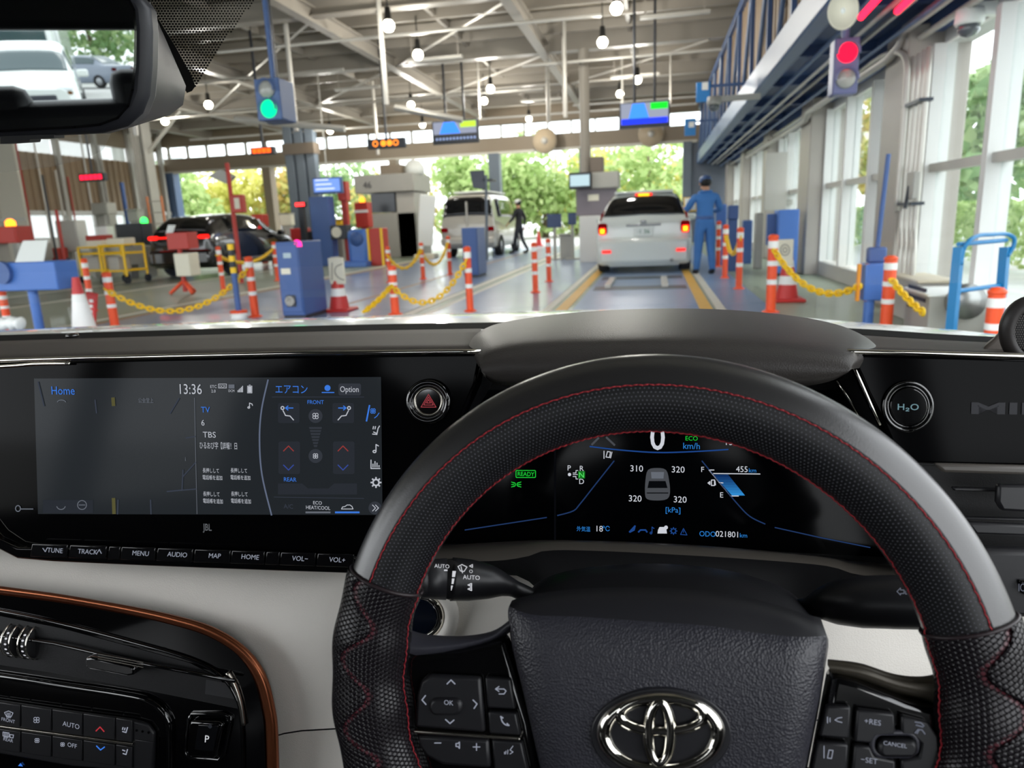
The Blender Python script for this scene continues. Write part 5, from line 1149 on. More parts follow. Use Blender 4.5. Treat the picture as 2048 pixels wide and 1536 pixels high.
for re_, fr_ in ((rear_l, front_l), (rear_r, front_r)):
    ra = [D.at(x, y) for x, y in crom2(re_, 4)]; fa = [PY(x, y, .8) for x, y in crom2(fr_, 4)]
    rows = [[a+Vector((0, .004, -.002)) for a in ra], [a+Vector((0, .005, 0)) for a in ra]]
    for t in (.25, .5, .75, 1.0): rows.append([a.lerp(b_, t) for a, b_ in zip(ra, fa)])
    MB().grid(rows).build('top_pad', m_rib, dash, True).modifiers.new('t', 'SOLIDIFY').thickness = .006
cw = [[PY(x, y+dy, yy) for x, y in crom2(front, 4)] for dy, yy in ((0, .8), (1, .86), (-11, 1.0), (-12, 1.02))]
MB().grid(cw).build('defroster_cowl', mat('black_cowl', '#070708', .85, spec=.05), dash, True)
tube('chrome_edge', [D.at(x, y, .004) for x, y in crom2([(-300, 735), (0, 721), (300, 713), (640, 706), (962, 703)], 5)], .0019, m_chrome, dash, 8)
tube('chrome_edge', [D.at(x, y, .004) for x, y in crom2([(1694, 703), (1800, 705), (1900, 708), (2100, 714)], 5)], .0019, m_chrome, dash, 8)
tube('gloss_edge', [D.at(x, y, .003) for x, y in crom2([(-300, 748), (0, 733), (70, 728), (140, 727)], 5)], .0016, m_chrome, dash, 8)
MB().lathe([(.008, 0), (.007, .004), (0, .005)], 14, PY(145, 674, .79)).build('light_sensor', m_gloss, dash, True)
# lower cream leather
lows = [([(-1150, 1025), (-300, 1085), (0, 1098), (300, 1118), (700, 1132), (1050, 1140), (1500, 1150), (1900, 1165), (2400, 1190)], .525), ([(-1150, 1050), (-300, 1110), (0, 1125), (300, 1148), (700, 1165), (1050, 1172), (1500, 1185), (1900, 1200), (2400, 1230)], .505),
        ([(-1150, 1120), (-300, 1180), (0, 1195), (300, 1225), (700, 1240), (1050, 1240), (1500, 1250), (1900, 1270), (2400, 1300)], .485), ([(-1150, 1240), (-300, 1300), (0, 1310), (300, 1330), (700, 1340), (1050, 1340), (1500, 1345), (1900, 1350), (2400, 1380)], .475), ([(-1150, 1380), (-300, 1440), (0, 1450), (300, 1472), (520, 1474), (690, 1455), (1500, 1440), (1900, 1440), (2400, 1450)], .47)]
MB().grid([[PY(x, y, yy) for x, y in crom2(c_, 4)] for c_, yy in lows]).build('cream_panel', m_cream_l, dash, True)
lw = [([(-1150, 1383), (-300, 1443), (0, 1453), (300, 1475), (520, 1477), (690, 1458), (1500, 1443), (1900, 1444), (2400, 1454)], .476), ([(-1150, 1700), (-300, 1700), (0, 1700), (300, 1700), (565, 1700), (690, 1700), (1500, 1700), (1900, 1700), (2400, 1700)], .45)]
MB().grid([[PY(x, y, yy) for x, y in crom2(c_, 4)] for c_, yy in lw]).build('knee_panel', m_cream_l, dash, True)
q = Pl((0, .468, .7), R(12))
bz = [q.at(x, y) for x, y in circ(838, 1232, 44, 42, 28)]
MB().tube(bz, .0035, 8, True).build('start_button_ring', m_chrome, dash, True); patch('start_button', circ(838, 1232, 40, 38, 24), q, mat('start_button_glass', '#0a1220', .08, coat=1), dash, .001, .004, .001)
MB().tube([q.at(x, y) for x, y in circ(838, 1232, 66, 62, 28)], .006, 8, True).build('start_bezel', m_cream_l, dash, True)
# ---- display unit with touch screen and key row
du = empty('display_unit', D.at(400, 1000), 'wide glossy black display unit with touch screen left of the wheel', 'display')
out = [(-1100, 766), (-220, 735), (0, 726), (300, 718), (640, 711), (962, 707), (950, 770), (905, 870), (850, 960), (770, 1105), (700, 1125), (400, 1108), (110, 1095), (50, 1085), (15, 1062), (-10, 1030), (-120, 1000), (-220, 990), (-1100, 960)]
prism('bezel', [D.at(x, y) for x, y in out], D.n*-.022, m_panel, du, b=.002)
kb = [(-10, 1052), (10, 1072), (50, 1090), (200, 1094), (560, 1104), (730, 1108), (716, 1141), (560, 1136), (300, 1126), (120, 1118), (50, 1112), (10, 1092), (-14, 1065)]
prism('key_strip', [D.at(x, y, -.002) for x, y in kb], D.n*.008, m_gloss, du, b=.0015)
KD = D.off(.0062)
keys = [('TUNE', 68, 139, 'vTUNE'), ('TRACK', 144, 217, 'TRACK^'), ('', 222, 244, ''), ('MENU', 247, 314, 'MENU'), ('AUDIO', 319, 389, 'AUDIO'), ('MAP', 393, 464, 'MAP'), ('HOME', 467, 532, 'HOME'), ('', 536, 562, ''), ('VOL-', 565, 634, 'VOL−'), ('VOL+', 638, 710, 'VOL+')]
ky = lambda x: 1100.5+(x-104)*.0331
for n_, x0, x1, lab in keys:
    cy = (ky(x0), ky(x1))
    k_ = prism('key', [KD.at(x, y) for x, y in ((x0, cy[0]-13), (x1, cy[1]-13), (x1-2, cy[1]+13), (x0-4, cy[0]+13))], KD.n*.0022, mat('gloss_key', '#0b0b0d', .12, coat=.8), du, b=.0007)
    xm = (x0+x1)/2
    if lab.startswith('v'):
        strokes('arrow_mark', [[(xm-18, ky(xm)-4), (xm-13, ky(xm)+3), (xm-9, ky(xm)-5)]], 1.5, KD, m_print, k_, .0026); text('legend', 'TUNE', xm+6, ky(xm)+5, 10, KD, m_print, k_, .0026, shear=.18)
    elif lab.endswith('^'):
        text('legend', 'TRACK', xm-6, ky(xm)+5, 10, KD, m_print, k_, .0026, shear=.18); strokes('arrow_mark', [[(xm+13, ky(xm)+4), (xm+18, ky(xm)-4), (xm+22, ky(xm)+4)]], 1.5, KD, m_print, k_, .0026)
    elif lab: text('legend', lab, xm, ky(xm)+5, 10, KD, m_print, k_, .0026, shear=.18)
text('audio_badge', 'JBL', 415, 1061, 14, D, mat('badge_gray', '#77797c', .35, metal=.6), du, .0006, xs=.72, bold=.02)
strokes('key_icon', [circ(36, 1017, 5, 6, 10, 0, 359), [(42, 1018), (66, 1018)]], 2, D, m_gray_t, du, .0006)
scr = patch('touch_screen', [(68, 757), (762, 754), (765, 1030), (76, 1028)], D, None or mat('screen_glass', '#08090a', .12, emit='#23272b', es=.42, spec=.1), du, .0006)
S = D.off(.0010)
def st(body, x, y, cap, m, **k): return text('screen_text', body, x, y, cap, S, m, scr, .0002, **k)
def sl(lines, wd, m): return strokes('screen_icon', lines, wd, S, m, scr, .0002)
def sp(pts, m, d=.0001): return patch('screen_tile', pts, S, m, scr, d)
m_tile = glow('screen_tile_fill', '#2f333a', .75); m_tile2 = glow('screen_tile_light', '#3a3e46', .75); m_road = glow('map_road', '#3f4552', .8); m_road_y = glow('map_road_yellow', '#5d5a38', .8)
st('Home', 126, 789, 17, m_blue_t, xs=.95); st('13:36', 380, 788, 21, m_white_t, xs=.86)
st('ETC', 427, 776, 6, m_white_t); st('2.0', 427, 785, 6, m_white_t); sl([[(437, 768), (453, 768), (453, 776), (437, 776), (437, 768)]], 1, m_white_t); st('DCM', 445, 775, 5, m_white_t, xs=.9)
sp([(457, 769), (469, 769), (469, 777), (457, 777)], m_gray_t); st('DCM', 463, 784, 5, m_white_t, xs=.9)
for k in range(5): sl([[(476+2.3*k, 784), (476+2.3*k, 781-2.2*k)]], 1.6, m_white_t)
sp([(496, 773), (503, 773), (503, 785), (496, 785)], m_white_t); sl([[(495, 772), (504, 772), (504, 786), (495, 786), (495, 772)], [(498, 770), (501, 770)]], 1, m_white_t)
st('TV', 411, 825, 12, m_blue_t); st('6', 406, 851, 12, m_white_t); st('TBS', 419, 875, 12, m_white_t, xs=1.1); st('ひるおび字【詳報！日', 437, 897, 11, m_white_t, xs=.56)
for x, y in ((422, 945), (478, 945), (423, 992), (479, 992)): st('長押しして', x, y, 7.5, m_white_t, xs=.72); st('電話帳を追加', x+3, y+14, 7.5, m_white_t, xs=.72)
sl([[(499, 815), (499, 806), (504, 808), (505, 811)], circ(497.5, 815, 2, 1.6, 8, 0, 359)], 1.6, m_white_t)
sl([[(389, 796), (391, 900), (394, 1028)]], 1, m_gray_t)
sl([crom2([(536, 760), (523, 820), (519, 880), (524, 950), (543, 1030)], 6)], 3, glow('screen_arc', '#6f7a92', .7))
for L_ in ([(76, 764), (88, 812)], [(358, 797), (340, 827)], [(366, 953), (391, 925)], [(366, 940), (364, 980), (334, 983), (392, 978)], [(190, 800), (193, 826)], [(301, 1000), (302, 1028)], [(236, 1000), (235, 1028)], [(372, 876), (390, 873)]): sl([L_], 2.4, m_road)
sl([[(226, 797), (227, 810)]], 7, m_road_y); sl([[(227, 998), (228, 1026)]], 7, m_road_y); sp([(86, 1000), (186, 1000), (186, 1026), (86, 1026)], m_tile)
sl([circ(164, 1010, 9, 9, 16, 0, 359), [(158, 1010), (170, 1010)], circ(122, 1010, 9, 9, 12, 20, 160), circ(123, 806, 9, 6, 8, 200, 340)], 1.6, m_gray_t); st('i', 371, 922, 9, m_gray_t); st('公会堂上', 292, 805, 8, m_gray_t, xs=.8)
st('エアコン', 583, 786, 15, m_blue_t, xs=.88); sp(rrect(677, 767, 722, 791, 4), m_tile2); st('Option', 699, 784, 12, m_white_t, xs=.85)
sp(circ(655, 776, 6), m_blue_t); sl([[(644, 785), (668, 785)]], 2, m_blue_t); sl([[(544, 794), (728, 794)], [(548, 994), (728, 997)]], 1, m_dim_t)
st('FRONT', 631, 808, 8, m_blue_t); st('REAR', 580, 963, 8.5, m_blue_t); st('ECO', 635, 1009, 7, m_white_t); st('HEAT/COOL', 636, 1019, 7.5, m_white_t, xs=.9); st('A/C', 577, 1017, 9, m_dim_t)
for x0, y0, x1, y1 in ((556, 806, 599, 846), (665, 806, 708, 846), (557, 883, 600, 948), (666, 883, 709, 948)): sp(rrect(x0, y0, x1, y1, 4), m_tile)
sp([(556, 967), (604, 967), (616, 977), (657, 977), (668, 967), (714, 967), (714, 989), (556, 989)], m_tile)
for sgn, cx in ((1, 577), (-1, 686)):
    sl([circ(cx-12*sgn, 816, 3, 3, 10, 0, 359), [(cx-11*sgn, 821), (cx-6*sgn, 831), (cx+3*sgn, 832), (cx+10*sgn, 840)]], 2, m_white_t); sl([[(cx+9*sgn, 816), (cx-5*sgn, 816)], [(cx-1*sgn, 812), (cx-6*sgn, 816), (cx-1*sgn, 820)]], 2, m_blue_t)
    sl([[(cx-10, 902), (cx, 892), (cx+10, 902)]], 2, glow('screen_dim_red', '#a8413f', .7)); sl([[(cx-10, 930), (cx, 940), (cx+10, 930)]], 2, glow('screen_dim_blue', '#3f56b0', .7))
for cy, rr in ((832, 6), (912, 5)):
    sp(circ(631, cy, 14), m_tile2); sl([circ(631+rr*.6*math.cos(R(a)), cy+rr*.6*math.sin(R(a)), rr*.5, rr*.5, 8, 0, 359) for a in (45, 135, 225, 315)], 1.2, m_white_t)
for k in range(7): w2 = 13-1.5*k; sp([(631-w2, 854+6*k), (631+w2, 854+6*k), (631+w2-1, 858+6*k), (631-w2+1, 858+6*k)], m_tile2)
sp([(611, 1023), (661, 1023), (661, 1026.5), (611, 1026.5)], m_gray_t); sp([(670, 1023), (719, 1023), (719, 1026.5), (670, 1026.5)], m_blue_t)
sl([[(683, 1018), (685, 1014), (690, 1013), (694, 1010), (700, 1010), (704, 1013), (706, 1018), (683, 1018)]], 1.5, m_white_t)
sl([[(739, 811), (733, 842)]], 3, m_blue_t); sl([circ(746+3*math.cos(R(a)), 822+3*math.sin(R(a)), 2.4, 2.4, 8, 0, 359) for a in (45, 135, 225, 315)]+[[(758, 826), (754, 832), (749, 836)]], 1.5, m_blue_t)
sl([[(747, 864), (754, 867), (756, 857), (759, 852)], [(746, 858), (747, 853)], [(750, 858), (751, 853)], [(745, 868), (754, 869)]], 2, m_white_t)
sl([[(752, 903), (752, 889), (757, 892)], circ(749, 903, 3, 2.4, 8, 0, 359)], 2, m_white_t); sl([[(742, 920), (742, 937), (760, 937)], [(746, 934), (746, 928)], [(750, 934), (750, 923)], [(754, 934), (754, 926)], [(758, 934), (758, 931)]], 2, m_white_t)
sl([circ(752, 965, 6, 6, 16, 0, 359)]+[[(752+7*math.cos(R(a)), 965+7*math.sin(R(a))), (752+10*math.cos(R(a)), 965+10*math.sin(R(a)))] for a in range(0, 360, 45)], 3, m_white_t)
sp(circ(750, 1016, 13), m_tile2); sl([[(745, 1010), (751, 1016), (745, 1022)], [(751, 1010), (757, 1016), (751, 1022)]], 1.5, m_white_t)
# hazard button
hz_b = empty('hazard_button', D.at(857, 803), 'round hazard button with red triangle right of the touch screen', 'button')
for r0, tt, mm, nm in ((39, .0024, m_gloss, 'outer_ring'), (33, .0016, m_gloss, 'inner_ring'), (27, .001, m_chr_d, 'chrome_ring')): MB().tube([D.at(x, y, .002) for x, y in circ(857, 803, r0, r0, 40)], tt, 8, True).build(nm, mm, hz_b, True)
patch('button_face', circ(857, 803, 26, 26, 30), D, m_gloss, hz_b, .0006, .0015, .0004)
for s_, w2 in ((15, 1.6), (9.5, 1.6), (4, 1.8)): strokes('triangle_mark', [[(857, 803-s_*.95), (857+s_, 803+s_*.75), (857-s_, 803+s_*.75), (857, 803-s_*.95)]], w2, D, glow('hazard_red', '#b04a52', .6), hz_b, .0026)
# ---- right hand panel
rp_ = empty('side_panel', D.at(1850, 900), 'glossy black panel with round water button right of the wheel', 'panel')
prism('panel_face', [D.at(x, y) for x, y in ((1702, 708), (1900, 713), (2200, 722), (2200, 935), (1900, 930), (1800, 925), (1768, 850), (1735, 785))], D.n*-.02, m_panel, rp_, b=.002)
for r0, tt in ((48, .0013), (41, .0009)): MB().tube([D.at(x, y, .0015) for x, y in circ(1816, 813, r0, r0, 40)], tt, 8, True).build('button_ring', m_gloss, rp_, True)
wb = patch('round_button', circ(1816, 813, 37, 37, 30), D, m_gloss, rp_, .0006, .002, .0005); text('legend', 'H₂O', 1816, 820, 13, D, glow('teal_print', '#8fb6c0', .6), wb, .0032, xs=1.15)
text('model_badge', 'MIRAI', 1938, 827, 23, D, mat('badge_gray_dim', '#303034', .5, spec=.2), rp_, .0006, 'LEFT', xs=2.75, bold=.03)
tube('silver_line', [D.at(x, y, .001) for x, y in ((1702, 722), (1720, 760), (1742, 810), (1760, 850))], .0011, m_chrome, rp_, 6); tube('silver_line', [PY(x, y, .53) for x, y in ((1672, 758), (1700, 800), (1722, 840))], .0009, m_chrome, rp_, 6)
av = empty('side_vent', D.at(2000, 1000), 'black side air vent with tab at the right edge', 'air vent')
patch('vent_cavity', [(1800, 930), (2250, 945), (2250, 1180), (1880, 1130)], D.off(-.03), m_matte, av, 0, -.005)
patch('vent_upper_rail', [(1862, 924), (2200, 932), (2200, 952), (1880, 942)], D, mat('vent_rail_gray', '#4d4945', .35), av, 0, .006, .002)
for y0 in (972, 1030): patch('vane', [(1900, y0), (2200, y0+8), (2200, y0+16), (1905, y0+8)], D.off(-.01), m_satin, av, 0, .004, .001)
patch('vane_tab', [(1988, 965), (2200, 970), (2200, 1030), (1996, 1018), (1986, 1000)], D, m_satin, av, 0, .006, .002); patch('vent_lower_rail', [(1925, 1040), (2200, 1052), (2200, 1075), (1945, 1066)], D, m_satin, av, 0, .005, .002)
patch('switch_panel', [(1870, 1085), (2300, 1095), (2300, 1235), (1990, 1222), (1930, 1190)], D, m_satin, av, .001, .012, .004)
sw_ = patch('side_switch', [(2034, 1158), (2200, 1162), (2200, 1192), (2044, 1188)], D, m_gloss, av, .013, .003, .001); strokes('legend_mark', [circ(2046, 1175, 5, 7, 10, 60, 300), [(2038, 1168), (2038, 1182)]], 1.6, D, m_print_d, sw_, .0165)
# ---- padded cluster hood
hd = empty('cluster_hood', (0, .6, .9), 'padded black leather hood over the instrument cluster', 'hood')
HR = [([(952, 690), (956, 676), (966, 662), (992, 648), (1070, 634), (1175, 623), (1310, 617), (1450, 619), (1575, 630), (1655, 644), (1700, 658), (1722, 672), (1730, 686)], .74),
      ([(938, 700), (941, 684), (952, 666), (985, 652), (1066, 641), (1178, 632), (1310, 627), (1450, 629), (1575, 639), (1665, 653), (1722, 668), (1748, 684), (1756, 700)], .64),
      ([(930, 706), (932, 694), (944, 678), (980, 664), (1070, 655), (1180, 648), (1310, 645), (1450, 647), (1570, 655), (1662, 667), (1728, 681), (1756, 696), (1762, 708)], .565),
      ([(944, 712), (947, 704), (960, 692), (995, 680), (1080, 672), (1186, 667), (1310, 664), (1444, 666), (1558, 673), (1646, 683), (1708, 694), (1732, 705), (1738, 715)], .52),
      ([(960, 722), (963, 714), (974, 704), (1010, 695), (1090, 689), (1190, 685), (1310, 683), (1440, 685), (1550, 691), (1630, 699), (1682, 707), (1702, 716), (1707, 726)], .492),
      ([(961, 738), (964, 736), (976, 733), (1014, 728), (1090, 726), (1190, 724), (1310, 722), (1440, 724), (1550, 728), (1630, 732), (1674, 735), (1697, 738), (1701, 740)], .481),
      ([(966, 752), (972, 756), (988, 761), (1020, 764), (1090, 766), (1190, 767), (1310, 767), (1440, 767), (1550, 767), (1625, 766), (1664, 761), (1687, 753), (1693, 748)], .483),
      ([(984, 761), (991, 768), (1008, 772), (1034, 775), (1100, 778), (1190, 780), (1310, 781), (1440, 780), (1545, 778), (1610, 775), (1647, 768), (1670, 759), (1678, 753)], .50),
      ([(1010, 752), (1014, 760), (1026, 766), (1050, 770), (1110, 774), (1190, 776), (1310, 778), (1440, 776), (1535, 774), (1595, 768), (1628, 760), (1650, 752), (1656, 746)], .6)]
HR = [([(c_[0][0]+8, c_[0][1]+(22 if yy > .5 else 10))]+c_+[(c_[-1][0]-8, c_[-1][1]+(22 if yy > .5 else 10))], yy) for c_, yy in HR]
ho = MB().grid([[PY(x, y, yy) for x, y in crom2(c_, 3)] for c_, yy in HR]).build('padded_cover', m_vis, hd, True)
ss = ho.modifiers.new('s', 'SUBSURF'); ss.levels = 2; ss.render_levels = 2
# ---- instrument cluster
C = Pl((0, .60, 1.06-.22), R(14))
ic = empty('instrument_cluster', C.at(1330, 1080), 'wide dark instrument cluster seen through the steering wheel', 'instrument cluster')
prism('housing', [C.at(x, y, -.001) for x, y in ((878, 960), (930, 790), (1000, 740), (1660, 740), (1740, 800), (1790, 960), (1830, 1130), (1400, 1112), (1000, 1100), (862, 1104))], C.n*-.02, m_matte, ic)
dg_ = patch('display_glass', [(880, 1000), (920, 860), (975, 780), (1680, 780), (1740, 870), (1800, 1116), (1400, 1095), (1000, 1085), (880, 1088)], C, mat('cluster_glass', '#030406', .1, spec=.12), ic, .0004)
mx = lambda b_, x, y, cap, m, **k: text('cluster_text', b_, x, y, cap, C, m, dg_, .001, **k)
ml = lambda L, wd, m: strokes('cluster_mark', L, wd, C, m, dg_, .001)
mp = lambda P_, m, d=.0009: patch('cluster_shape', P_, C, m, dg_, d)
m_cbl = glow('cluster_blue', '#2f86d8', .8); m_cdb = glow('cluster_deep_blue', '#24509a', .7); m_cln = glow('cluster_line_blue', '#27406e', .7); m_cw_ = glow('cluster_white', '#d6d9e2', .85); m_cgr = glow('cluster_gray', '#5a5d63', .6)
for x, y, w2, h2 in ((1108, 800, 4, 290), ): mp([(x, y), (x+w2, y), (x+w2, y+h2), (x, y+h2)], glow('cluster_divider', '#0d0e12', .6))
mx('0', 1315, 899, 52, m_cw_, xs=.88, bold=.01); mx('ECO', 1383, 881, 9, m_green_t); mx('km/h', 1383, 898, 13, m_cbl, xs=.95); mx('13.2', 1464, 890, 13, m_cw_)
ml([crom2([(1180, 893), (1240, 900), (1315, 905), (1390, 903), (1456, 899)], 5)], 2.6, m_cdb); ml([[(1197, 876), (1184, 889)], [(1213, 875), (1229, 890)]], 4, m_cgr)
ml([[(1208, 902), (1208, 917)], [(1212, 914), (1215, 903), (1221, 904), (1219, 915), (1212, 914)], [(1224, 904), (1221, 916)]], 1.6, m_cw_)
mx('P', 1138, 941, 11, m_cw_); mx('R', 1163, 942, 11, m_cw_); mx('D', 1163, 968, 11, m_cw_); mp(rrect(1156, 942, 1170, 957, 1), glow('gear_box_green', '#1a7a26', .8)); mx('N', 1163, 955, 11, glow('gear_letter_green', '#3fe04f', .9), d=.0013) if False else text('cluster_text', 'N', 1163, 955, 11, C, glow('gear_letter_green', '#5af06a', .9), dg_, .0014)
mp(circ(1139, 949, 3.4, 3.4, 10), m_cw_); ml([[(1146, 946), (1152, 946), (1152, 941), (1156, 941)], [(1146, 949), (1155, 949)], [(1146, 953), (1152, 953), (1152, 958), (1156, 958)]], 1.4, m_cw_)
ml([rrect(1032, 941, 1071, 955, 2)+[rrect(1032, 941, 1071, 955, 2)[0]]], 1.6, m_green_t); mx('READY', 1051.5, 952, 8.5, m_green_t, xs=.95, bold=.01)
ml([circ(1027, 969, 4, 4, 8, -90, 90), circ(1038, 969, 4, 4, 8, 90, 270)]+[[(1023, 964+5*k), (1030-2, 966+3*k)] for k in range(3)]+[[(1036, 966+3*k), (1042, 964+5*k)] for k in range(3)], 1.6, m_green_t)
for b_, x, y in (('310', 1273, 943), ('320', 1356, 945), ('320', 1270, 1003), ('320', 1360, 1005)): mx(b_, x, y, 13, m_cw_)
mx('[kPa]', 1346, 1025, 11, m_cbl); mx('F', 1405, 944, 11, m_cw_); mx('E', 1443, 995, 11, m_cw_); mx('455', 1484, 944, 12, m_cw_, xs=.95); mx('km', 1505, 945, 9, m_cbl)
ml([[(1427, 947), (1520, 948)], [(1428, 940), (1418, 940), (1461, 992), (1477, 992)], [(1438, 965), (1446, 966)]], 1.8, m_cw_)
for k in range(8):
    t0, t1 = k/8, (k+1)/8; L = lambda t: 1426+38*t; Rr = lambda t: 1476+16*t
    y0, y1 = 949+42*t0, 949+42*t1; mp([(L(t0), y0), (Rr(t0)-20+18*t0, y0), (Rr(t1)-20+18*t1, y1), (L(t1), y1)], glow('fuel_blue_%d' % k, '#%02x%02x%02x' % (18+5*k, 52+14*k, 105+17*k), .8))
ml([[(1423, 960), (1429, 960), (1429, 971), (1423, 971), (1423, 960)], [(1430, 962), (1431, 970)], [(1416, 966), (1420, 963), (1420, 969), (1416, 966)]], 1.8, m_cw_)
mx('外気温', 1167, 1062, 8, m_cbl, xs=.85); mx('18', 1198, 1063, 12, m_cw_); mx('℃', 1212, 1062, 10, m_cbl); mx('ODO', 1415, 1073, 11, m_cbl, xs=.9); mx('021801', 1455, 1074, 12, m_cw_, xs=.95); mx('km', 1487, 1075, 9, m_cbl)
ml([[(1259, 1064), (1270, 1052), (1268, 1060), (1260, 1064)]], 3, m_cdb); ml([[(1277, 1064), (1281, 1060), (1291, 1060), (1294, 1064)]], 3, m_cdb); ml([[(1304, 1065), (1304, 1054), (1308, 1057)], circ(1302, 1066, 2, 2, 6, 0, 359)], 1.6, m_cdb)
mp([(1316, 1060), (1319, 1054), (1330, 1054), (1333, 1060), (1334, 1067), (1315, 1067)], m_cw_); mp(circ(1332, 1055, 4, 4, 10), m_cw_, .0011); ml([circ(1347, 1062, 4.5, 4.5, 12, 0, 359)]+[[(1347+5*math.cos(R(a)), 1062+5*math.sin(R(a))), (1347+7*math.cos(R(a)), 1062+7*math.sin(R(a)))] for a in range(0, 360, 45)], 2, m_cdb); ml([[(1361, 1069), (1367, 1057), (1374, 1070), (1361, 1069)], [(1367, 1061), (1367, 1065)]], 1.4, m_cdb)
ml([crom2([(1228, 922), (1190, 970), (1160, 1008), (1146, 1022), (1115, 1031)], 5), crom2([(1404, 922), (1440, 966), (1475, 1008), (1500, 1033), (1530, 1048)], 5)], 2.4, m_cln); ml([[(930, 1060), (1093, 1035)], [(1550, 1055), (1640, 1075), (1740, 1095)]], 2.2, m_cln)
mp(crom2([(1296, 940), (1314, 936), (1332, 940), (1338, 960), (1340, 985), (1334, 998), (1314, 1001), (1294, 998), (1290, 985), (1291, 960)], 3, True), m_cgr); mp([(1298, 962), (1331, 962), (1335, 976), (1295, 976)], glow('cluster_dark', '#101216', .5), .0012); mp([(1302, 944), (1328, 944), (1327, 957), (1303, 957)], m_gray_t, .0012); ml([[(1294, 986), (1336, 986)]], 2, glow('cluster_dark'))
# glossy cheeks closing the binnacle at both sides
for a_, c_ in (([(965, 700), (950, 770), (905, 870), (850, 960), (770, 1105)], [(1000, 735), (972, 790), (930, 850), (890, 940), (864, 1100)]), ([(1694, 698), (1735, 785), (1768, 850), (1800, 925), (1870, 1130)], [(1655, 735), (1695, 800), (1735, 870), (1785, 960), (1828, 1130)])):
    A_ = [D.at(x, y, -.002) for x, y in crom2(a_, 5)]; C_ = [C.at(x, y, -.002) for x, y in crom2(c_, 5)]
    MB().grid([A_, [p.lerp(q, .5) for p, q in zip(A_, C_)], C_]).build('side_cheek', m_satin, ic, True)
# shelf under the cluster and column cover
cs = empty('column_cover', (0, .45, .72), 'dark satin shelf and steering column cover below the cluster', 'cover')
SH = [([(860, 1092), (1000, 1082), (1150, 1080), (1400, 1090), (1700, 1118), (1830, 1138)], .59), ([(860, 1104), (980, 1100), (1050, 1092), (1130, 1084), (1400, 1096), (1640, 1114), (1710, 1130), (1850, 1150)], .535), ([(860, 1122), (985, 1122), (1050, 1114), (1120, 1100), (1400, 1112), (1640, 1130), (1710, 1148), (1850, 1168)], .528), ([(860, 1145), (985, 1145), (1050, 1140), (1120, 1128), (1400, 1140), (1640, 1155), (1710, 1170), (1850, 1190)], .515), ([(860, 1150), (985, 1150), (1050, 1155), (1100, 1190), (1400, 1215), (1560, 1215), (1640, 1180), (1710, 1176), (1850, 1195)], .498)]
def resamp(c_, n=40):
    P_ = crom2(c_, 8); x0, x1 = P_[0][0], P_[-1][0]; o_ = []
    for k in range(n+1):
        x = x0+(x1-x0)*k/n; i = max(j for j in range(len(P_)-1) if P_[j][0] <= x+1e-6); (a, b_), (c2, d2) = P_[i], P_[i+1]; t = (x-a)/((c2-a) or 1); o_.append((x, b_+(d2-b_)*t))
    return o_
MB().grid([[PY(x, y, yy) for x, y in resamp(c_)] for c_, yy in SH[:3]]).build('shelf', mat('shelf_satin', '#5c5751', .34), cs, True)
MB().grid([[PY(x, y, yy) for x, y in resamp(c_)] for c_, yy in SH[2:]]).build('shelf_underside', m_matte, cs, True)
CV = [([(1030, 1215), (1062, 1180), (1085, 1158), (1160, 1137), (1300, 1127), (1440, 1138), (1550, 1168), (1600, 1200), (1640, 1240)], .46), ([(1030, 1240), (1064, 1205), (1090, 1180), (1160, 1156), (1300, 1148), (1440, 1158), (1545, 1188), (1598, 1220), (1640, 1260)], .40), ([(1030, 1330), (1066, 1300), (1092, 1280), (1160, 1260), (1300, 1250), (1440, 1262), (1545, 1290), (1598, 1320), (1640, 1360)], .36)]
MB().grid([[PY(x, y, yy) for x, y in resamp(c_, 30)] for c_, yy in CV]).build('column_dome', m_satin, cs, True)
bb('column_core', (-.06, .37, .66), (.07, .5, .8), m_matte, cs, b=.02)
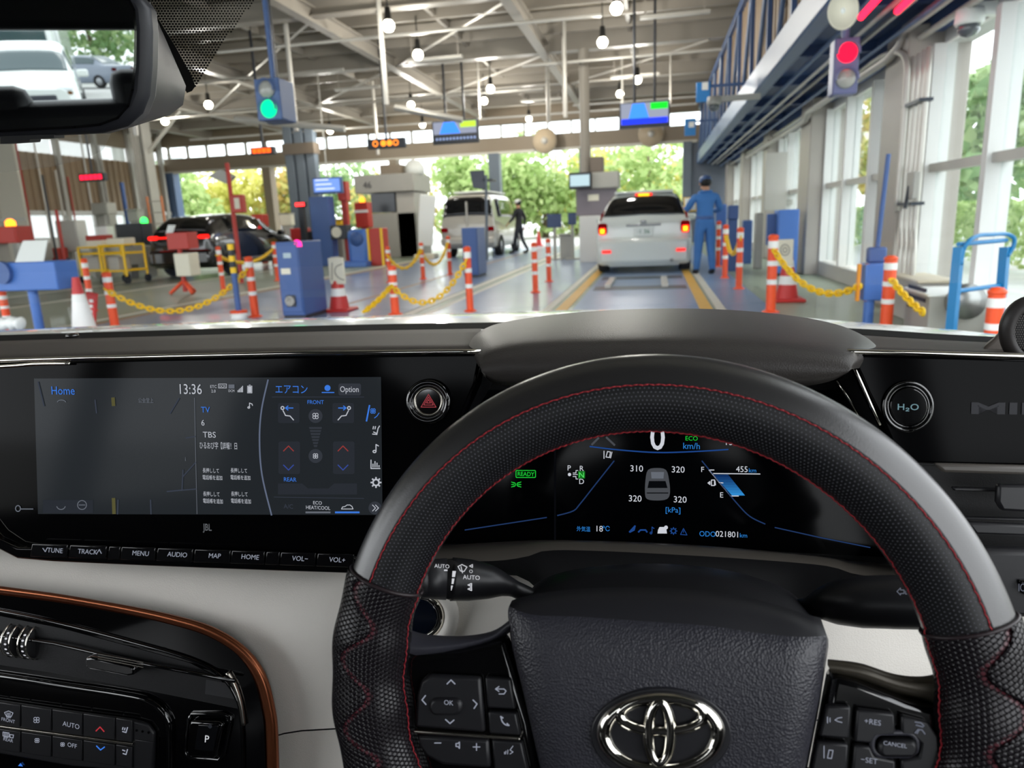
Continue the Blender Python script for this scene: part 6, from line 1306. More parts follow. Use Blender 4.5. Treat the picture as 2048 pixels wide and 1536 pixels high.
# ================================================================ STEERING WHEEL
W = Pl((0, .346, 1.06-.253), R(15.55))
wheel = empty('steering_wheel', W.p0, 'black leather steering wheel with red stitching and chrome emblem', 'steering wheel')
RM, RA, RB = .163, .0215, .017
def hexmat(name, col, pitch, mode, rough=.42):
    """hexagonal lattice in UV millimetres: fine holes (perforation) or raised cells (grip)"""
    m = mat(name, col, rough); t = m.node_tree; b_ = t.nodes['Principled BSDF']; N = t.nodes.new; Lk = t.links.new
    uv = N('ShaderNodeUVMap'); uv.uv_map = 'UVMap'
    def vm(op, a, v=None):
        n = N('ShaderNodeVectorMath'); n.operation = op; Lk(a, n.inputs[0])
        if v is not None: n.inputs[1].default_value = v
        return n
    sc = vm('MULTIPLY', uv.outputs[0], (1/pitch, 1/pitch, 0))
    ds = []
    for off in ((0, 0, 0), (.5, .866, 0)):
        a = vm('ADD', sc.outputs[0], off); w_ = N('ShaderNodeVectorMath'); w_.operation = 'WRAP'; Lk(a.outputs[0], w_.inputs[0]); w_.inputs[1].default_value = (.5, .866, 1); w_.inputs[2].default_value = (-.5, -.866, -1)
        ln = N('ShaderNodeVectorMath'); ln.operation = 'LENGTH'; Lk(w_.outputs[0], ln.inputs[0]); ds.append(ln.outputs['Value'])
    mn = N('ShaderNodeMath'); mn.operation = 'MINIMUM'; Lk(ds[0], mn.inputs[0]); Lk(ds[1], mn.inputs[1])
    mr = N('ShaderNodeMapRange'); mr.interpolation_type = 'SMOOTHSTEP'; Lk(mn.outputs[0], mr.inputs['Value'])
    bp = N('ShaderNodeBump')
    mix = N('ShaderNodeMix'); mix.data_type = 'RGBA'
    if mode == 'holes':
        mr.inputs['From Min'].default_value = .11; mr.inputs['From Max'].default_value = .2; bp.inputs['Strength'].default_value = .8; bp.inputs['Distance'].default_value = .0006
        mix.inputs['A'].default_value = rgb('#55555c'); mix.inputs['B'].default_value = rgb(col); Lk(mr.outputs[0], mix.inputs['Factor']); Lk(mr.outputs[0], bp.inputs['Height'])
    else:
        mr.inputs['From Min'].default_value = .3; mr.inputs['From Max'].default_value = .54; mr.inputs['To Min'].default_value = 1; mr.inputs['To Max'].default_value = 0
        sx = N('ShaderNodeSeparateXYZ'); Lk(uv.outputs[0], sx.inputs[0])
        si = N('ShaderNodeMath'); si.operation = 'MULTIPLY'; si.inputs[1].default_value = 2*math.pi/38.0; Lk(sx.outputs['X'], si.inputs[0])
        sn = N('ShaderNodeMath'); sn.operation = 'SINE'; Lk(si.outputs[0], sn.inputs[0])
        ma = N('ShaderNodeMath'); ma.operation = 'MULTIPLY_ADD'; Lk(sn.outputs[0], ma.inputs[0]); ma.inputs[1].default_value = -7.5; Lk(sx.outputs['Y'], ma.inputs[2])
        ins = N('ShaderNodeMapRange'); ins.interpolation_type = 'SMOOTHSTEP'; Lk(ma.outputs[0], ins.inputs['Value']); ins.inputs['From Min'].default_value = 3.6; ins.inputs['From Max'].default_value = 4.6
        edge = N('ShaderNodeMapRange'); Lk(ma.outputs[0], edge.inputs['Value']); edge.inputs['From Min'].default_value = .2; edge.inputs['From Max'].default_value = 3.4
        h1 = N('ShaderNodeMath'); h1.operation = 'MULTIPLY_ADD'; Lk(ins.outputs[0], h1.inputs[0]); h1.inputs[1].default_value = 1.4; h1.inputs[2].default_value = .7
        h2 = N('ShaderNodeMath'); h2.operation = 'MULTIPLY'; Lk(mr.outputs[0], h2.inputs[0]); Lk(h1.outputs[0], h2.inputs[1])
        h3 = N('ShaderNodeMath'); h3.operation = 'ADD'; Lk(h2.outputs[0], h3.inputs[0]); Lk(ins.outputs[0], h3.inputs[1]); Lk(h3.outputs[0], bp.inputs['Height'])
        bp.inputs['Strength'].default_value = 1.0; bp.inputs['Distance'].default_value = .0014
        # maroon print fades in along the outside of the wave
        ed2 = N('ShaderNodeMath'); ed2.operation = 'SUBTRACT'; ed2.use_clamp = True; Lk(edge.outputs[0], ed2.inputs[0]); Lk(ins.outputs[0], ed2.inputs[1])
        ed3 = N('ShaderNodeMath'); ed3.operation = 'MULTIPLY'; Lk(ed2.outputs[0], ed3.inputs[0]); Lk(mr.outputs[0], ed3.inputs[1])
        mix.inputs['A'].default_value = rgb(col); mix.inputs['B'].default_value = rgb('#5a2830'); Lk(ed3.outputs[0], mix.inputs['Factor'])
    Lk(mix.outputs['Result'], b_.inputs['Base Color']); Lk(bp.outputs['Normal'], b_.inputs['Normal']); return m
m_perf = hexmat('perforated_leather', '#0f0f12', 2.3, 'holes'); m_grip = hexmat('hexagon_grip_leather', '#19161a', 2.7, 'cells', .27)
m_smooth = mat('smooth_rim_leather', '#282727', .3, bump=('leather', 1500, .06), spec=1.0)
def rimP(th, al, k=1.0, lift=0.0):
    e = W.ex*math.cos(th)+W.ey*math.sin(th); return W.p0+e*(RM+(RA*k+lift)*math.sin(al))+W.n*((RB*k+lift)*math.cos(al))
def rim_patch(name, t0, t1, a0, a1, m, kf=None, nt_=90, na=18, wave=False):
    vs = []; fs = []; uvs = []
    for i in range(nt_+1):
        th = R(t0+(t1-t0)*i/nt_); k = kf((t0+(t1-t0)*i/nt_)) if kf else 1.0
        for j in range(na+1):
            al = R(a0+(a1-a0)*j/na); u_, v_ = th*RM*1000, al*RA*.92*1000; lf = 0.0
            if wave:
                q_ = v_-7.5*math.sin(u_*2*math.pi/38.0)-4.1; s_ = max(0, min(1, (q_+1)/2)); s_ = s_*s_*(3-2*s_)
                lf = .0013*s_*(1-max(0, min(1, (v_-24)/6)))-.0007*math.exp(-(q_/.7)**2)
            vs.append(rimP(th, al, k, lf)); uvs.append((u_, v_))
    n = na+1
    for i in range(nt_):
        for j in range(na): fs.append((i*n+j, (i+1)*n+j, (i+1)*n+j+1, i*n+j+1))
    o = mk(name, vs, fs, m, wheel, True); ul = o.data.uv_layers.new(name='UVMap')
    for lp in o.data.loops: ul.data[lp.index].uv = uvs[lp.vertex_index]
    bm = bmesh.new(); bm.from_mesh(o.data); bmesh.ops.recalc_face_normals(bm, faces=bm.faces); bm.to_mesh(o.data); bm.free()
    return o
GL, GR = 161.5, 17.0     # where the grips begin, left and right
A1, A2 = 10.0, -82.0
rim_patch('perforated_leather', GR, GL, A2, A1, m_perf); rim_patch('smooth_leather', GR, GL, A1, 278, m_smooth)
kg = lambda t: 1.035+.03*math.sin(R(t)*RM*1000*2*math.pi/38.0+1.2)
rim_patch('left_grip', GL, 246, A2, 278, m_grip, kg, 260, 120, True); rim_patch('right_grip', -66, GR, A2, 278, m_grip, kg, 260, 120, True)
rim_patch('lower_rim', 246, 294, A2, 278, m_smooth, None, 40, 30)
m_thr = mat('red_thread', '#9c1f2a', .6)
def seam(name, t0, t1, al, step, ln, zig=0, kf=None):
    mb = MB(); t = t0; i = 0
    while t < t1:
        k = kf(t) if kf else 1; s = 1 if i % 2 else -1
        mb.tube([rimP(R(t), R(al-zig*s), k, .0002), rimP(R(t+ln/2), R(al), k, .0007), rimP(R(t+ln), R(al+zig*s), k, .0002)], (.00034), 5); t += step; i += 1
    o = mb.build(name, m_thr, wheel, True); o['kind'] = 'stuff'
seam('outer_stitching', GR, GL, A1, 1.0, 1.05, .7); seam('inner_stitching', -60, 240, A2+6, 1.45, 1.5, 1.2, lambda t: 1.0 if GR < t < GL else kg(t))
gv = MB()
gv.tube([rimP(R(t), R(A1+2.5), 1.0, -.0004) for t in range(int(GR), int(GL)+1, 2)], .0007, 6); gv.build('seam_groove', m_matte, wheel, True)
for t, nm in ((GL, 'grip_cuff'), (GR, 'grip_cuff')):
    tube(nm, [rimP(R(t), R(a), 1.02, .0004) for a in range(-82, 278, 8)], .0011, mat('cuff_leather', '#241a1d', .45), wheel, 6)
# hub pad
def wrow(pts, d, n=28, ends=True):
    P_ = resamp(pts, n); row = [W.at(x, y, d) for x, y in P_]
    return row
m_pad = mat('airbag_pad_leather', '#2a2a31', .38, bump=('leather', 750, .35), spec=.6); m_padt = mat('airbag_pad_top', '#1c1c20', .45)
R0 = [(1020, 1206), (1062, 1190), (1150, 1178), (1285, 1174), (1420, 1183), (1540, 1206), (1646, 1242)]
R1 = [(1014, 1218), (1062, 1230), (1150, 1233), (1285, 1242), (1420, 1252), (1540, 1269), (1659, 1278)]
R2 = [(1022, 1300), (1080, 1306), (1150, 1310), (1285, 1316), (1420, 1322), (1540, 1330), (1652, 1336)]
R3 = [(1046, 1400), (1100, 1404), (1150, 1406), (1285, 1410), (1420, 1410), (1540, 1408), (1642, 1404)]
R4 = [(1082, 1560), (1130, 1562), (1180, 1562), (1285, 1562), (1420, 1562), (1530, 1562), (1612, 1560)]
R5 = [(1130, 1760), (1160, 1770), (1200, 1780), (1300, 1790), (1420, 1780), (1500, 1770), (1570, 1760)]
def pad_rows(rows):
    out = []
    for pts, d in rows:
        r_ = wrow(pts, d); 
        n = len(r_)
        r_ = [p-W.n*(.006*max(0, 1-3*min(i, n-1-i)/n*3)**2) for i, p in enumerate(r_)]
        e0 = W.at(pts[0][0]+2, pts[0][1]+2, d-.03); e1 = W.at(pts[-1][0]-2, pts[-1][1]+2, d-.03)
        out.append([e0]+r_+[e1])
    return out
MB().grid(pad_rows([(R0, -.03), (R0, -.008), ([((a[0]+b_[0])/2, (a[1]*.5+b_[1]*.5)) for a, b_ in zip(R0, R1)], .002), (R1, .007)])).build('pad_top', m_padt, wheel, True)
MB().grid(pad_rows([(R1, .007), ([(a[0], a[1]+14) for a in R1], .0095), (R2, .012), (R3, .013), (R4, .012), (R5, .004)])).build('airbag_pad', m_pad, wheel, True)
# emblem: three chrome ovals in a shallow dish
ecx, ecy = 1322, 1468
dish = patch('emblem_dish', circ(ecx, ecy, 140, 94, 48), W, mat('emblem_dish_plastic', '#1a1a1e', .4), wheel, .0132, .0012, .001)
em = empty('emblem', W.at(ecx, ecy, .016)); attach(em, wheel)
def oval(name, cx, cy, rx, ry, wd, d):
    vs = []; fs = []; n = 64; sec = ((-1, 0), (-.6, .75), (0, 1), (.6, .75), (1, 0))
    for k in range(n):
        a = 2*math.pi*k/n
        for s_, h in sec:
            vs.append(W.at(cx+(rx+s_*wd/2)*math.cos(a), cy+(ry+s_*wd/2*.9)*math.sin(a), d+h*.0034))
    m_ = len(sec)
    for k in range(n):
        for j in range(m_-1): fs.append((k*m_+j, k*m_+j+1, ((k+1) % n)*m_+j+1, ((k+1) % n)*m_+j))
    return mk(name, vs, fs, m_chrome, em, True)
oval('outer_oval', ecx, ecy, 114, 72, 30, .0146); oval('cross_oval', ecx+2, 1430, 84, 33, 27, .0152); oval('upright_oval', ecx-3, 1466, 22, 60, 25, .0158)
# spokes and switch pads
m_gsp = mat('gloss_spoke', '#070708', .1, coat=1.0)
prism('spoke', [W.at(x, y, -.02) for x, y in ((812, 1272), (850, 1290), (935, 1283), (1018, 1262), (1070, 1420), (1110, 1660), (850, 1660), (806, 1500), (800, 1360))], W.n*.018, m_gsp, wheel, b=.003)
prism('spoke', [W.at(x, y, -.02) for x, y in ((1652, 1330), (1700, 1342), (1790, 1378), (1880, 1402), (1905, 1480), (1890, 1660), (1590, 1660), (1635, 1420))], W.n*.018, m_gsp, wheel, b=.003)
m_horn = mat('satin_gray_horn', '#33333a', .35)
sh_l = [([(816, 1258), (850, 1268), (920, 1272), (985, 1262), (1024, 1236)], -.012), ([(812, 1285), (850, 1292), (920, 1288), (985, 1272), (1024, 1246)], .0), ([(812, 1318), (850, 1312), (915, 1298), (980, 1280), (1024, 1256)], -.004), ([(812, 1330), (850, 1322), (915, 1306), (980, 1288), (1024, 1262)], -.016)]
MB().grid([[W.at(x, y, d) for x, y in resamp(c_, 20)] for c_, d in sh_l]).build('spoke_horn', m_horn, wheel, True)
sh_r = [([(1655, 1318), (1720, 1326), (1790, 1348), (1850, 1352), (1895, 1338)], -.016), ([(1655, 1330), (1720, 1340), (1790, 1362), (1850, 1368), (1898, 1356)], -.002), ([(1660, 1340), (1720, 1352), (1790, 1376), (1850, 1390), (1900, 1400)], -.004), ([(1665, 1350), (1720, 1362), (1790, 1388), (1850, 1404), (1900, 1430)], -.016)]
MB().grid([[W.at(x, y, d) for x, y in resamp(c_, 20)] for c_, d in sh_r]).build('spoke_horn', mat('bronze_satin_horn', '#4a453c', .3, metal=.3), wheel, True)
KW = W.off(-.002)
def key(pts, b_=.0012, h=.0045, mm=m_key, nm='switch_key'): return prism(nm, [KW.at(x, y) for x, y in pts], KW.n*h, mm, wheel, b=b_)
LG = lambda k_, L, wd=2.0, m=m_print: strokes('legend', L, wd, KW, m, k_, .0049)
k_ = key([(866, 1344), (965, 1349), (974, 1460), (834, 1449), (838, 1385), (846, 1356)], .002)
LG(k_, [[(894, 1368), (902, 1360), (910, 1368)], [(891, 1439), (900, 1447), (908, 1440)], [(851, 1391), (844, 1400), (852, 1409)], [(946, 1400), (954, 1408), (948, 1417)]], 2.4)
ok = key(rrect(864, 1388, 930, 1424, 16), .002, .0066, m_key, 'ok_key'); text('legend', 'OK', 897, 1410, 10, KW, m_print, ok, .007)
k_ = key([(973, 1349), (1024, 1353), (1034, 1413), (978, 1410)]); LG(k_, [[(998, 1373), (991, 1378), (998, 1383)], [(991, 1378), (1008, 1378), (1012, 1382), (1008, 1388), (998, 1388)]])
k_ = key([(979, 1417), (1035, 1420), (1044, 1465), (982, 1461)]); LG(k_, [crom2([(1002, 1433), (1004, 1442), (1010, 1449), (1018, 1451)], 4), [(1001, 1433), (1006, 1436)], [(1014, 1447), (1018, 1451)]], 2.6)
strip = prism('silver_strip', [KW.at(x, y) for x, y in ((833, 1453), (1043, 1467), (1044, 1473), (833, 1459))], KW.n*.0055, m_chr_d, wheel, b=.0005)
k_ = key([(838, 1464), (981, 1472), (985, 1530), (890, 1524), (856, 1506), (842, 1486)], .002); LG(k_, [[(869, 1486), (882, 1486)], [(946, 1494), (960, 1494)], [(953, 1487), (953, 1501)], [(912, 1487), (912, 1493), (916, 1493), (919, 1497), (919, 1484), (916, 1487), (912, 1487)]])
k_ = key([(987, 1473), (1046, 1477), (1060, 1540), (992, 1534)]); LG(k_, [[(1026, 1492), (1020, 1500), (1026, 1504), (1020, 1508)], [(1016, 1500), (1015, 1508)], [(1012, 1502), (1011, 1508)], [(1009, 1504), (1009, 1508)]], 1.6)
for pts, L in (([(1650, 1405), (1698, 1407), (1695, 1471), (1634, 1466)], [[(1655, 1434), (1655, 1446)], [(1660, 1436), (1660, 1444)], [(1684, 1435), (1676, 1436), (1670, 1440), (1676, 1443), (1684, 1445)]]), ([(1632, 1476), (1693, 1481), (1690, 1540), (1618, 1534)], [[(1648, 1492), (1648, 1516)], [(1655, 1516), (1658, 1500), (1666, 1501), (1663, 1517), (1655, 1516)]])):
    k_ = key(pts); LG(k_, L, 1.8)
k_ = key([(1709, 1412), (1784, 1421), (1786, 1462), (1748, 1466), (1738, 1480), (1704, 1477)]); text('legend', '+RES', 1745, 1449, 11, KW, m_print, k_, .0049, rot=-.06)
k_ = key([(1797, 1424), (1850, 1438), (1870, 1466), (1878, 1540), (1797, 1540), (1797, 1512), (1832, 1506), (1836, 1480), (1820, 1464), (1797, 1462)]); LG(k_, [[(1830, 1444), (1842, 1446), (1848, 1452)], [(1832, 1450), (1846, 1454)], [(1830, 1466), (1836, 1459), (1844, 1460), (1850, 1468)], [(1838, 1460), (1834, 1467)]], 2.6, m_print_d)
k_ = key([(1704, 1483), (1736, 1486), (1744, 1506), (1786, 1514), (1786, 1560), (1698, 1556)]); text('legend', '−SET', 1738, 1526, 11, KW, m_print, k_, .0049, rot=-.06)
cn = key(rrect(1750, 1470, 1828, 1505, 15), .002, .0068, m_key, 'cancel_key'); text('legend', 'CANCEL', 1790, 1493, 8.5, KW, m_print, cn, .0072, rot=-.06)
rg = MB().tube([KW.at(x, y, .003) for x, y in rrect(1744, 1465, 1833, 1510, 20)], .0016, 6, True).build('cancel_bezel', m_horn, wheel, True)
prism('silver_strip', [KW.at(x, y) for x, y in ((1612, 1533), (1696, 1541), (1696, 1547), (1612, 1539))], KW.n*.0055, m_chr_d, wheel, b=.0005)
# ---- stalks
def stalk(name, label, pts, y0, y1, mats):
    r_ = empty(name, PY(pts[-1][0], pts[-1][1], y1), label, 'stalk'); n = len(pts); P_ = []; rs = []
    for i, (x, y, r) in enumerate(pts):
        yy = y0+(y1-y0)*i/(n-1); p = PY(x, y, yy); P_.append(p); rs.append((PY(x, y-r, yy)-p).length)
    return r_, P_, rs
r_, P_, rs = stalk('wiper_stalk', 'black wiper stalk with white markings left of the column', [(838, 1160, 30), (852, 1158, 35), (893, 1158, 37), (898, 1158, 37), (903, 1158, 39), (940, 1160, 37), (980, 1164, 30), (1008, 1170, 20), (1030, 1178, 15), (1075, 1200, 15), (1110, 1220, 15)], .40, .44, None)
MB().tube(P_[:3], rs[:3], 20).build('end_knob', m_satin, r_, True); MB().tube(P_[2:5], [a*.94 for a in rs[2:5]], 20).build('dial_ring', m_matte, r_, True); MB().tube(crom(P_[4:], 4), [rs[4+min(i//4, 5)]+(rs[min(4+i//4+1, 10)]-rs[4+min(i//4, 5)])*(i % 4)/4 for i in range(25)], 20).build('lever', m_satin, r_, True)
SK = Pl(PY(930, 1160, .405)+Vector((0, -.0125, .003)), R(8))
text('legend', 'AUTO', 884, 1136, 8, SK, m_print_w, r_, 0); text('legend', 'AUTO', 943, 1159, 9, SK, m_print_w, r_, 0); text('legend', 'O', 942, 1146, 7, SK, m_print_w, r_, 0)
strokes('wiper_mark', [[(916, 1133), (924, 1129), (934, 1134), (928, 1143), (921, 1142), (916, 1133)], [(922, 1133), (925, 1146)]], 1.6, SK, m_print_w, r_, 0); strokes('arrow_mark', [[(945, 1129), (939, 1132), (945, 1135), (945, 1129)]], 1.4, SK, m_print_w, r_, 0); strokes('arrow_mark', [[(936, 1170), (943, 1167), (943, 1173), (936, 1170)], [(936, 1178), (943, 1175), (943, 1181), (936, 1178)]], 2, SK, m_print_w, r_, 0)
patch('volume_mark', [(905, 1142), (912, 1142), (910, 1154), (904, 1154)], SK, m_print_w, r_, 0); patch('volume_mark', [(904, 1157), (909, 1157), (907, 1168), (903, 1168)], SK, m_print_w, r_, 0); patch('volume_mark', [(902, 1171), (906, 1171), (903, 1181), (902, 1181)], SK, m_print_w, r_, 0); patch('dial_mark', [(888, 1139), (895, 1139), (895, 1142), (888, 1142)], SK, m_print_w, r_, 0)
r_, P_, rs = stalk('indicator_stalk', 'black indicator stalk with arrow marks right of the column', [(1900, 1215, 42), (1850, 1208, 46), (1790, 1204, 48), (1720, 1204, 46), (1670, 1206, 38), (1640, 1210, 26), (1615, 1216, 18), (1560, 1222, 16)], .41, .45, None)
MB().tube(crom(P_, 3), [rs[min(i//3, 6)]+(rs[min(i//3+1, 7)]-rs[min(i//3, 6)])*(i % 3)/3 for i in range(22)], 20).build('lever', m_satin, r_, True)
SR = Pl(PY(1800, 1195, .412)+Vector((0, -.0155, .004)), R(8))
strokes('arrow_mark', [[(1794, 1183), (1801, 1176), (1801, 1180), (1808, 1180), (1808, 1187), (1801, 1187), (1801, 1190), (1794, 1183)], [(1824, 1185), (1817, 1178), (1817, 1181), (1811, 1181), (1811, 1188), (1817, 1188), (1817, 1191), (1824, 1185)]], 1.5, SR, m_print_d, r_, 0); text('legend', 'AUTO', 1848, 1232, 6, SR, m_print_d, r_, 0)
# ================================================================ CENTRE CONSOLE
K = Pl((-.3, .455, .68), R(10))
con = empty('centre_console', K.at(250, 1500), 'glossy black centre console framed by a copper trim', 'console')
path = [(-700, 1095), (-160, 1160), (0, 1180), (120, 1196), (240, 1217), (340, 1239), (420, 1264), (480, 1302), (518, 1352), (536, 1415), (543, 1480), (546, 1680)]
pc = crom2(path, 5)
prism('gloss_panel', [K.at(x-4, y+9) for x, y in pc[:35]]+[K.at(x-14, y) for x, y in pc[35:]]+[K.at(-700, 1680)], K.n*-.008, m_gloss, con)
band = MB(); rows = [[], [], [], []]
for i, (x, y) in enumerate(pc):
    a = pc[max(0, i-1)]; b_ = pc[min(len(pc)-1, i+1)]; dx, dy = b_[0]-a[0], b_[1]-a[1]; L = math.hypot(dx, dy); nx, ny = dy/L, -dx/L
    wd = 15+11*min(1, max(0, (x-200)/320)) if x < 530 else 26
    for k, (o_, d) in enumerate(((-.5, -.004), (-.15, .0045), (.3, .004), (.55, -.004))): rows[k].append(K.at(x+nx*wd*o_, y+ny*wd*o_, d))
band.grid(rows).build('copper_trim', m_copper, con, True)
tube('inner_bead', [K.at(x, y, .001) for x, y in crom2([(-160, 1195), (0, 1222), (120, 1247), (260, 1283), (380, 1318), (440, 1350), (472, 1395), (484, 1450), (487, 1560), (487, 1680)], 5)], .0016, m_gloss, con, 8)
tube('highlight_bead', [K.at(x, y, .0015) for x, y in crom2([(455, 1345), (470, 1372), (482, 1410), (488, 1450)], 5)], .002, m_chr_d, con, 8)  # chrome bead laid along the gloss rim as its highlight
patch('vent_cavity', [(-160, 1208), (0, 1232), (120, 1256), (260, 1293), (380, 1326), (438, 1356), (468, 1395), (478, 1418), (300, 1382), (100, 1345), (0, 1330), (-160, 1300)], K, m_matte, con, .0004)
tube('vane_bar', [K.at(x, y, .006) for x, y in ((-100, 1258), (0, 1272), (110, 1287), (200, 1308), (300, 1330), (470, 1362))], .0016, m_gloss, con, 6)
vt = prism('vane_tab', [K.at(x, y, .002) for x, y in ((192, 1303), (205, 1302), (280, 1318), (290, 1324), (288, 1338), (275, 1340), (198, 1326), (190, 1318))], K.n*.012, m_gloss, con, b=.002)
for dy in (0, 6, 12): strokes('tab_groove', [[(196, 1308+dy*.8), (286, 1325+dy*.8)]], 1.5, K, m_chr_d, vt, .0143)
patch('vent_plate', [(412, 1359), (476, 1370), (480, 1400), (410, 1388)], K, mat('vent_plate_gray', '#3a3a3c', .3), con, .001)
for cx, cy in ((40, 1277), (73, 1281)):
    r0 = .0145; c0 = K.at(cx, cy, -.004); m3 = Matrix((K.ey, K.n, K.ex)).transposed()
    wl = MB().lathe([(0, -.003), (r0*.9, -.003), (r0, -.002), (r0, .002), (r0*.9, .003), (0, .003)], 36, c0, m3).build('vent_wheel', m_matte, con, True)
    MB().tube([c0+K.ex*.0042*s+(K.ey*math.sin(R(a))+K.n*math.cos(R(a)))*r0*1.05 for s in (1,) for a in range(-75, 76, 10)], .0008, 6).build('wheel_rim', m_chrome, wl, True); MB().tube([c0-K.ex*.0042+(K.ey*math.sin(R(a))+K.n*math.cos(R(a)))*r0*1.05 for a in range(-75, 76, 10)], .0008, 6).build('wheel_rim', m_chrome, wl, True)
    for a in (-52, -32, -14, 4, 22, 40):
        e = K.ey*math.sin(R(a))+K.n*math.cos(R(a)); f = K.ey*math.cos(R(a))-K.n*math.sin(R(a)); p = c0+e*(r0+.0003)
        if a == -52: mk('wheel_mark', [p-K.ex*.0016+f*.001, p+K.ex*.0016+f*.001, p-f*.0016], [(0, 1, 2)], m_print_w, wl)
        else: mk('wheel_mark', [p+K.ex*.0014*math.cos(R(t))+f*.0009*math.sin(R(t)) for t in range(0, 360, 45)], [tuple(range(8))], m_print_w, wl)
# climate panel
cp = empty('climate_panel', K.at(160, 1500), 'black climate key panel with silver strip at lower left', 'control panel')
tube('panel_rim', [K.at(x, y, .002) for x, y in crom2([(-160, 1330), (0, 1352), (120, 1370), (240, 1388), (300, 1402), (332, 1432), (340, 1480), (338, 1680)], 5)], .003, m_gloss, cp, 8)
prism('panel_body', [K.at(x, y, .0) for x, y in ((-160, 1378), (0, 1398), (150, 1420), (270, 1436), (300, 1444), (314, 1462), (312, 1540), (150, 1528), (0, 1502), (-160, 1480))], K.n*.004, m_key, cp, b=.0015)
xs_ = [-60, 0, 44, 106, 168, 233, 268]
Kc = K.off(.004)
lx = lambda x, o_: 1400+x*.135+o_
KEYS = []
for i in range(6):
    x0, x1 = xs_[i], xs_[i+1]
    for r0, r1 in ((3, 47), (56, 98)):
        KEYS.append(prism('climate_key', [Kc.at(x, y) for x, y in ((x0+1.5, lx(x0, r0)), (x1-1.5, lx(x1, r0)), (x1-1.5, lx(x1, r1)), (x0+1.5, lx(x0, r1)))], Kc.n*.0016, m_key, cp, b=.0006))
prism('silver_strip', [Kc.at(x, y) for x, y in ((-160, 1427), (0, 1449), (268, 1484), (268, 1489), (0, 1454), (-160, 1432))], Kc.n*.0022, m_chr_d, cp, b=.0004)
def ct(body, x, y, cap, i, m=m_print): text('legend', body, x, y, cap, Kc, m, KEYS[i], .0019, rot=-.1)
def cl(L, i, wd=1.6, m=m_print): strokes('legend_mark', L, wd, Kc, m, KEYS[i], .0019)
ct('FRONT', 16, 1444, 7, 2); ct('REAR', 16, 1483, 7, 3); ct('AUTO', 142, 1455, 10, 6); ct('OFF', 144, 1495, 9, 7)
cl([[(9, 1425), (17, 1422), (26, 1426), (22, 1434), (13, 1433), (9, 1425)]]+[[(14+3*k, 1426), (14+3*k, 1436)] for k in range(3)], 2); cl([[(6, 1464), (18, 1466), (18, 1474), (6, 1472), (6, 1464)], [(20, 1469), (27, 1470), (26, 1476), (20, 1475), (20, 1469)]]+[[(9+3*k, 1466), (9+3*k, 1476)] for k in range(3)], 3)
for (cx, cy, rr, i) in ((73, 1440, 6, 4), (74, 1481, 4.5, 5), (125, 1489, 4, 7)): cl([circ(cx+rr*.6*math.cos(R(a)), cy+rr*.6*math.sin(R(a)), rr*.5, rr*.5, 8, 0, 359) for a in (45, 135, 225, 315)], i, 1.3)
cl([[(192, 1462), (200, 1454), (208, 1463)]], 8, 2.4, m_red_t); cl([[(193, 1492), (201, 1500), (209, 1494)]], 9, 2.4, m_blue_t)
cl([[(245, 1463), (252, 1465), (255, 1455)], [(245, 1459), (246, 1455)], [(249, 1460), (250, 1456)]], 10, 2.4); cl([[(246, 1507), (252, 1509), (255, 1499)], [(245, 1500), (250, 1502)]], 11, 2.4)
for k in range(3): patch('level_dot', circ(273+12*k, 1461+2*k, 2.5, 2.5, 8), Kc, m_gloss, cp, .0003)
lk = prism('blank_key', [Kc.at(x, y) for x, y in ((272, 1478), (308, 1483), (307, 1498), (272, 1493))], Kc.n*.001, m_key, cp, b=.0004)
tri = patch('indicator_mark', [(36, 1532), (41, 1526), (46, 1533)], K, m_blue_t, cp, .001)
# parking button
pb = empty('parking_button', K.at(415, 1475), 'square glossy parking button beside the copper trim', 'button')
fo = [(384, 1428), (448, 1428), (462, 1434), (460, 1450), (448, 1508), (438, 1520), (380, 1514), (370, 1506), (372, 1490), (378, 1436)]
MB().tube([K.at(x, y, .001) for x, y in fo], .0018, 8, True).build('outer_frame', m_gloss, pb, True)
prism('button_frame', [K.at(x, y, .0) for x, y in ((390, 1436), (444, 1438), (453, 1444), (440, 1506), (432, 1512), (386, 1506), (380, 1500), (384, 1444))], K.n*.005, m_gloss, pb, b=.002)
pk = prism('button_face', [K.at(x, y, .005) for x, y in ((398, 1448), (438, 1450), (428, 1502), (390, 1498))], K.n*.0012, mat('button_face_black', '#0c0d10', .2), pb, b=.0008)
text('legend', 'P', 413, 1485, 15, K, m_print_w, pk, .0066, shear=.1); patch('lamp_dot', circ(420, 1453, 4, 4, 10), K, mat('lamp_dot_dark', '#3a3d44', .3), pk, .0066)
# ================================================================ RIGHT PILLAR AND TWEETER
tp = empty('pillar_speaker', PY(2040, 680, .62), 'round tweeter pod at the foot of the right windscreen pillar', 'speaker')
prism('pillar_foot', [PY(x, y, .62) for x, y in ((1962, 698), (1985, 680), (2008, 656), (2030, 625), (2060, 600), (2300, 560), (2300, 730), (2060, 716), (1975, 708))], (.01, .02, 0), mat('brown_pillar_trim', '#5b544e', .55), tp, b=.008, seg=3)
q = Pl((0, .6, .9), R(0), R(-8))
cr_ = circ(2068, 664, 52, 58, 36)
MB().tube([q.at(x, y) for x, y in cr_], .006, 10, True).build('pod_ring', mat('pod_ring_plastic', '#2f2c2b', .4), tp, True)
patch('mesh_disc', circ(2068, 664, 42, 46, 30), q, m_matte, tp, .002, .003, .001)
mb = MB()
for i in range(-9, 4):
    for j in range(-9, 10):
        x, y = 2068+i*4.6+(2.3 if j % 2 else 0), 664+j*4.6
        if ((x-2068)/40)**2+((y-664)/44)**2 < 1: mb.add([q.at(a, b_, .0056) for a, b_ in circ(x, y, 1.5, 1.5, 6)], [tuple(range(6))])
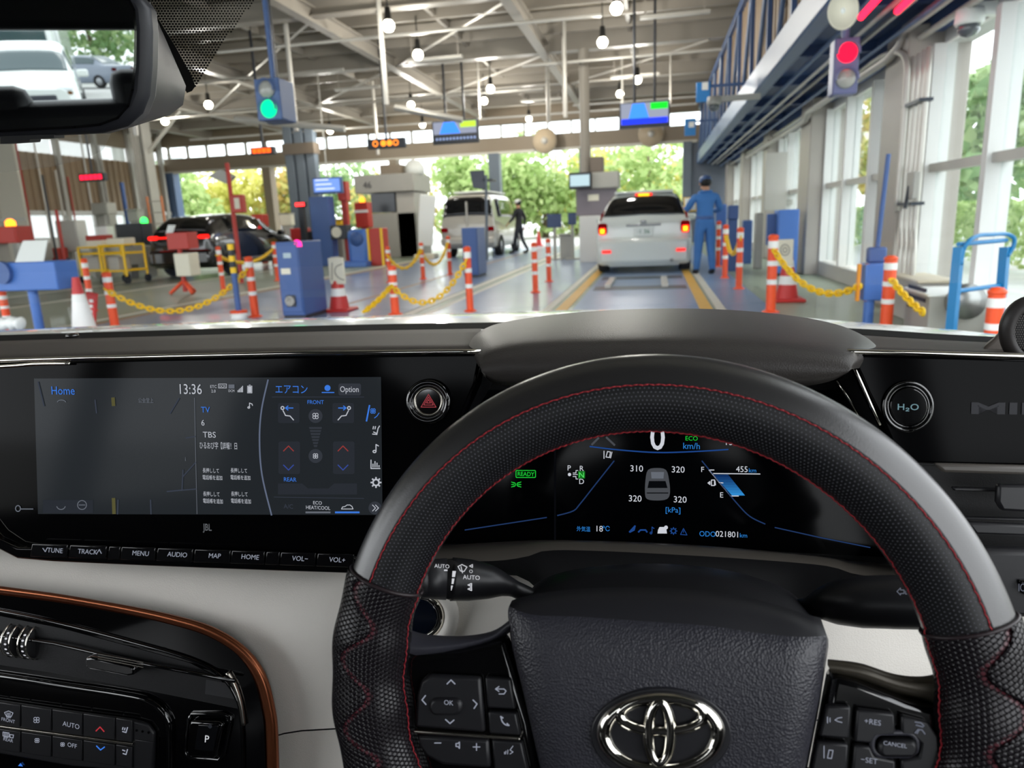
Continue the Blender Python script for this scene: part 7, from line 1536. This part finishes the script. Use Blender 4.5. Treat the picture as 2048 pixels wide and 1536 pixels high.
o = mb.build('mesh_holes', mat('mesh_hole_gray', '#55524f', .4), tp); o['kind'] = 'stuff'
# ================================================================ WHAT STANDS BEHIND THE CAR (seen in the mirror)
MV = [(0, .8, .8, .74, .36, 1.0, 1.3), (.1, .86, .84, .72, .28, 1.02, 1.7), (.5, .88, .85, .7, .22, 1.02, 1.86), (2.4, .88, .85, .7, .22, 1.02, 1.88), (3.2, .88, .85, .68, .22, 1.0, 1.7), (3.9, .88, .85, .7, .22, .98, 1.15), (4.4, .86, .8, .66, .24, .85, .98), (4.75, .7, .65, .55, .34, .68, .78)]
c = Car('white_minivan', 'white minivan waiting behind, reflected in the mirror', 'van', MV, m_cw)
c.patch('windscreen', 4.15, 4.9, 5.7, 10.3, m_cglb, .01)
for sd in (-1, 1):
    c.patch('side_window', 1.3, 4.0, 4.4, 5.8, m_cglb, side=sd); c.box('head_lamp', (sd*.62, 4.62, .78), (.3, .2, .13), mat('head_lamp_glass'), .04); c.box('door_mirror', (sd*1.0, 3.7, 1.1), (.22, .12, .18), m_cw, .04)
    c.box('turn_lamp', (sd*.7, 4.7, .68), (.12, .06, .06), glow('turn_lamp_amber', '#ffa21e', 3.0 if sd > 0 else .3), .02)
c.box('front_grille', (0, 4.74, .55), (.9, .1, .2), m_dk, .03); c.wheels((.9, 3.8), .88, .33)
c.root.location = (-2.4, -22, 0); c.root.rotation_euler.z = R(-2); c.root.scale = (1, 1, .86)
tk = empty('box_truck', (-3.4, -38.0, 0), 'white truck with tall load box behind the white minivan, in the mirror', 'truck')
bb('cab', (-4.4, -30.2, .5), (-2.4, -28.6, 2.3), m_cw, tk, b=.12); bb('cab_window', (-4.25, -28.62, 1.4), (-2.55, -28.58, 2.1), m_cglb, tk, b=.03); bb('load_box', (-4.5, -36.0, .9), (-2.3, -30.4, 3.1), m_cw, tk, b=.08); bb('chassis', (-4.2, -36.0, .5), (-2.6, -29.0, .7), m_dk, tk); bb('front_bumper', (-4.4, -28.6, .45), (-2.4, -28.45, .75), m_cw, tk, b=.04)
for x in (-4.2, -2.6):
    for y in (-29.6, -34.5): MB().lathe([(0, -.12), (.4, -.12), (.42, 0), (.4, .12), (0, .12)], 20, (x, y, .42), Matrix.Rotation(R(90), 3, 'Y')).build('wheel', m_tire, tk, True)
for x in (-3.9, -2.9): bb('roof_vent', (x-.2, -31.2, 3.1), (x+.2, -30.6, 3.2), m_gm, tk, b=.02)
sedan('gray_wagon', 'grey car parked across the yard, reflected in the mirror', m_cg, (-.6, -41, 0), R(125), 'cars in the yard behind', m_cglb)
sedan('white_wagon', 'white car at the right end of the yard, reflected in the mirror', m_cw, (3.4, -42, 0), R(110), 'cars in the yard behind', m_cglb)
for i, (x, y, h, rad, ci) in enumerate(((-8, -52, 5.5, 3.2, 2), (-2.2, -54, 5.2, 3.0, 2), (3.5, -53, 4.8, 3.0, 0), (9, -55, 5, 3.0, 2), (-14, -54, 5.2, 3.0, 0))):
    t_ = tree(1310, 60, h, rad, ci, ['dark tree behind the truck in the mirror', 'tree behind the minivan in the mirror', 'small tree above the grey car in the mirror', 'tree at the right end of the yard behind', 'tree at the left end of the yard behind'][i], 1200, 'trees in the yard behind'); t_.location = (x, y, 0)
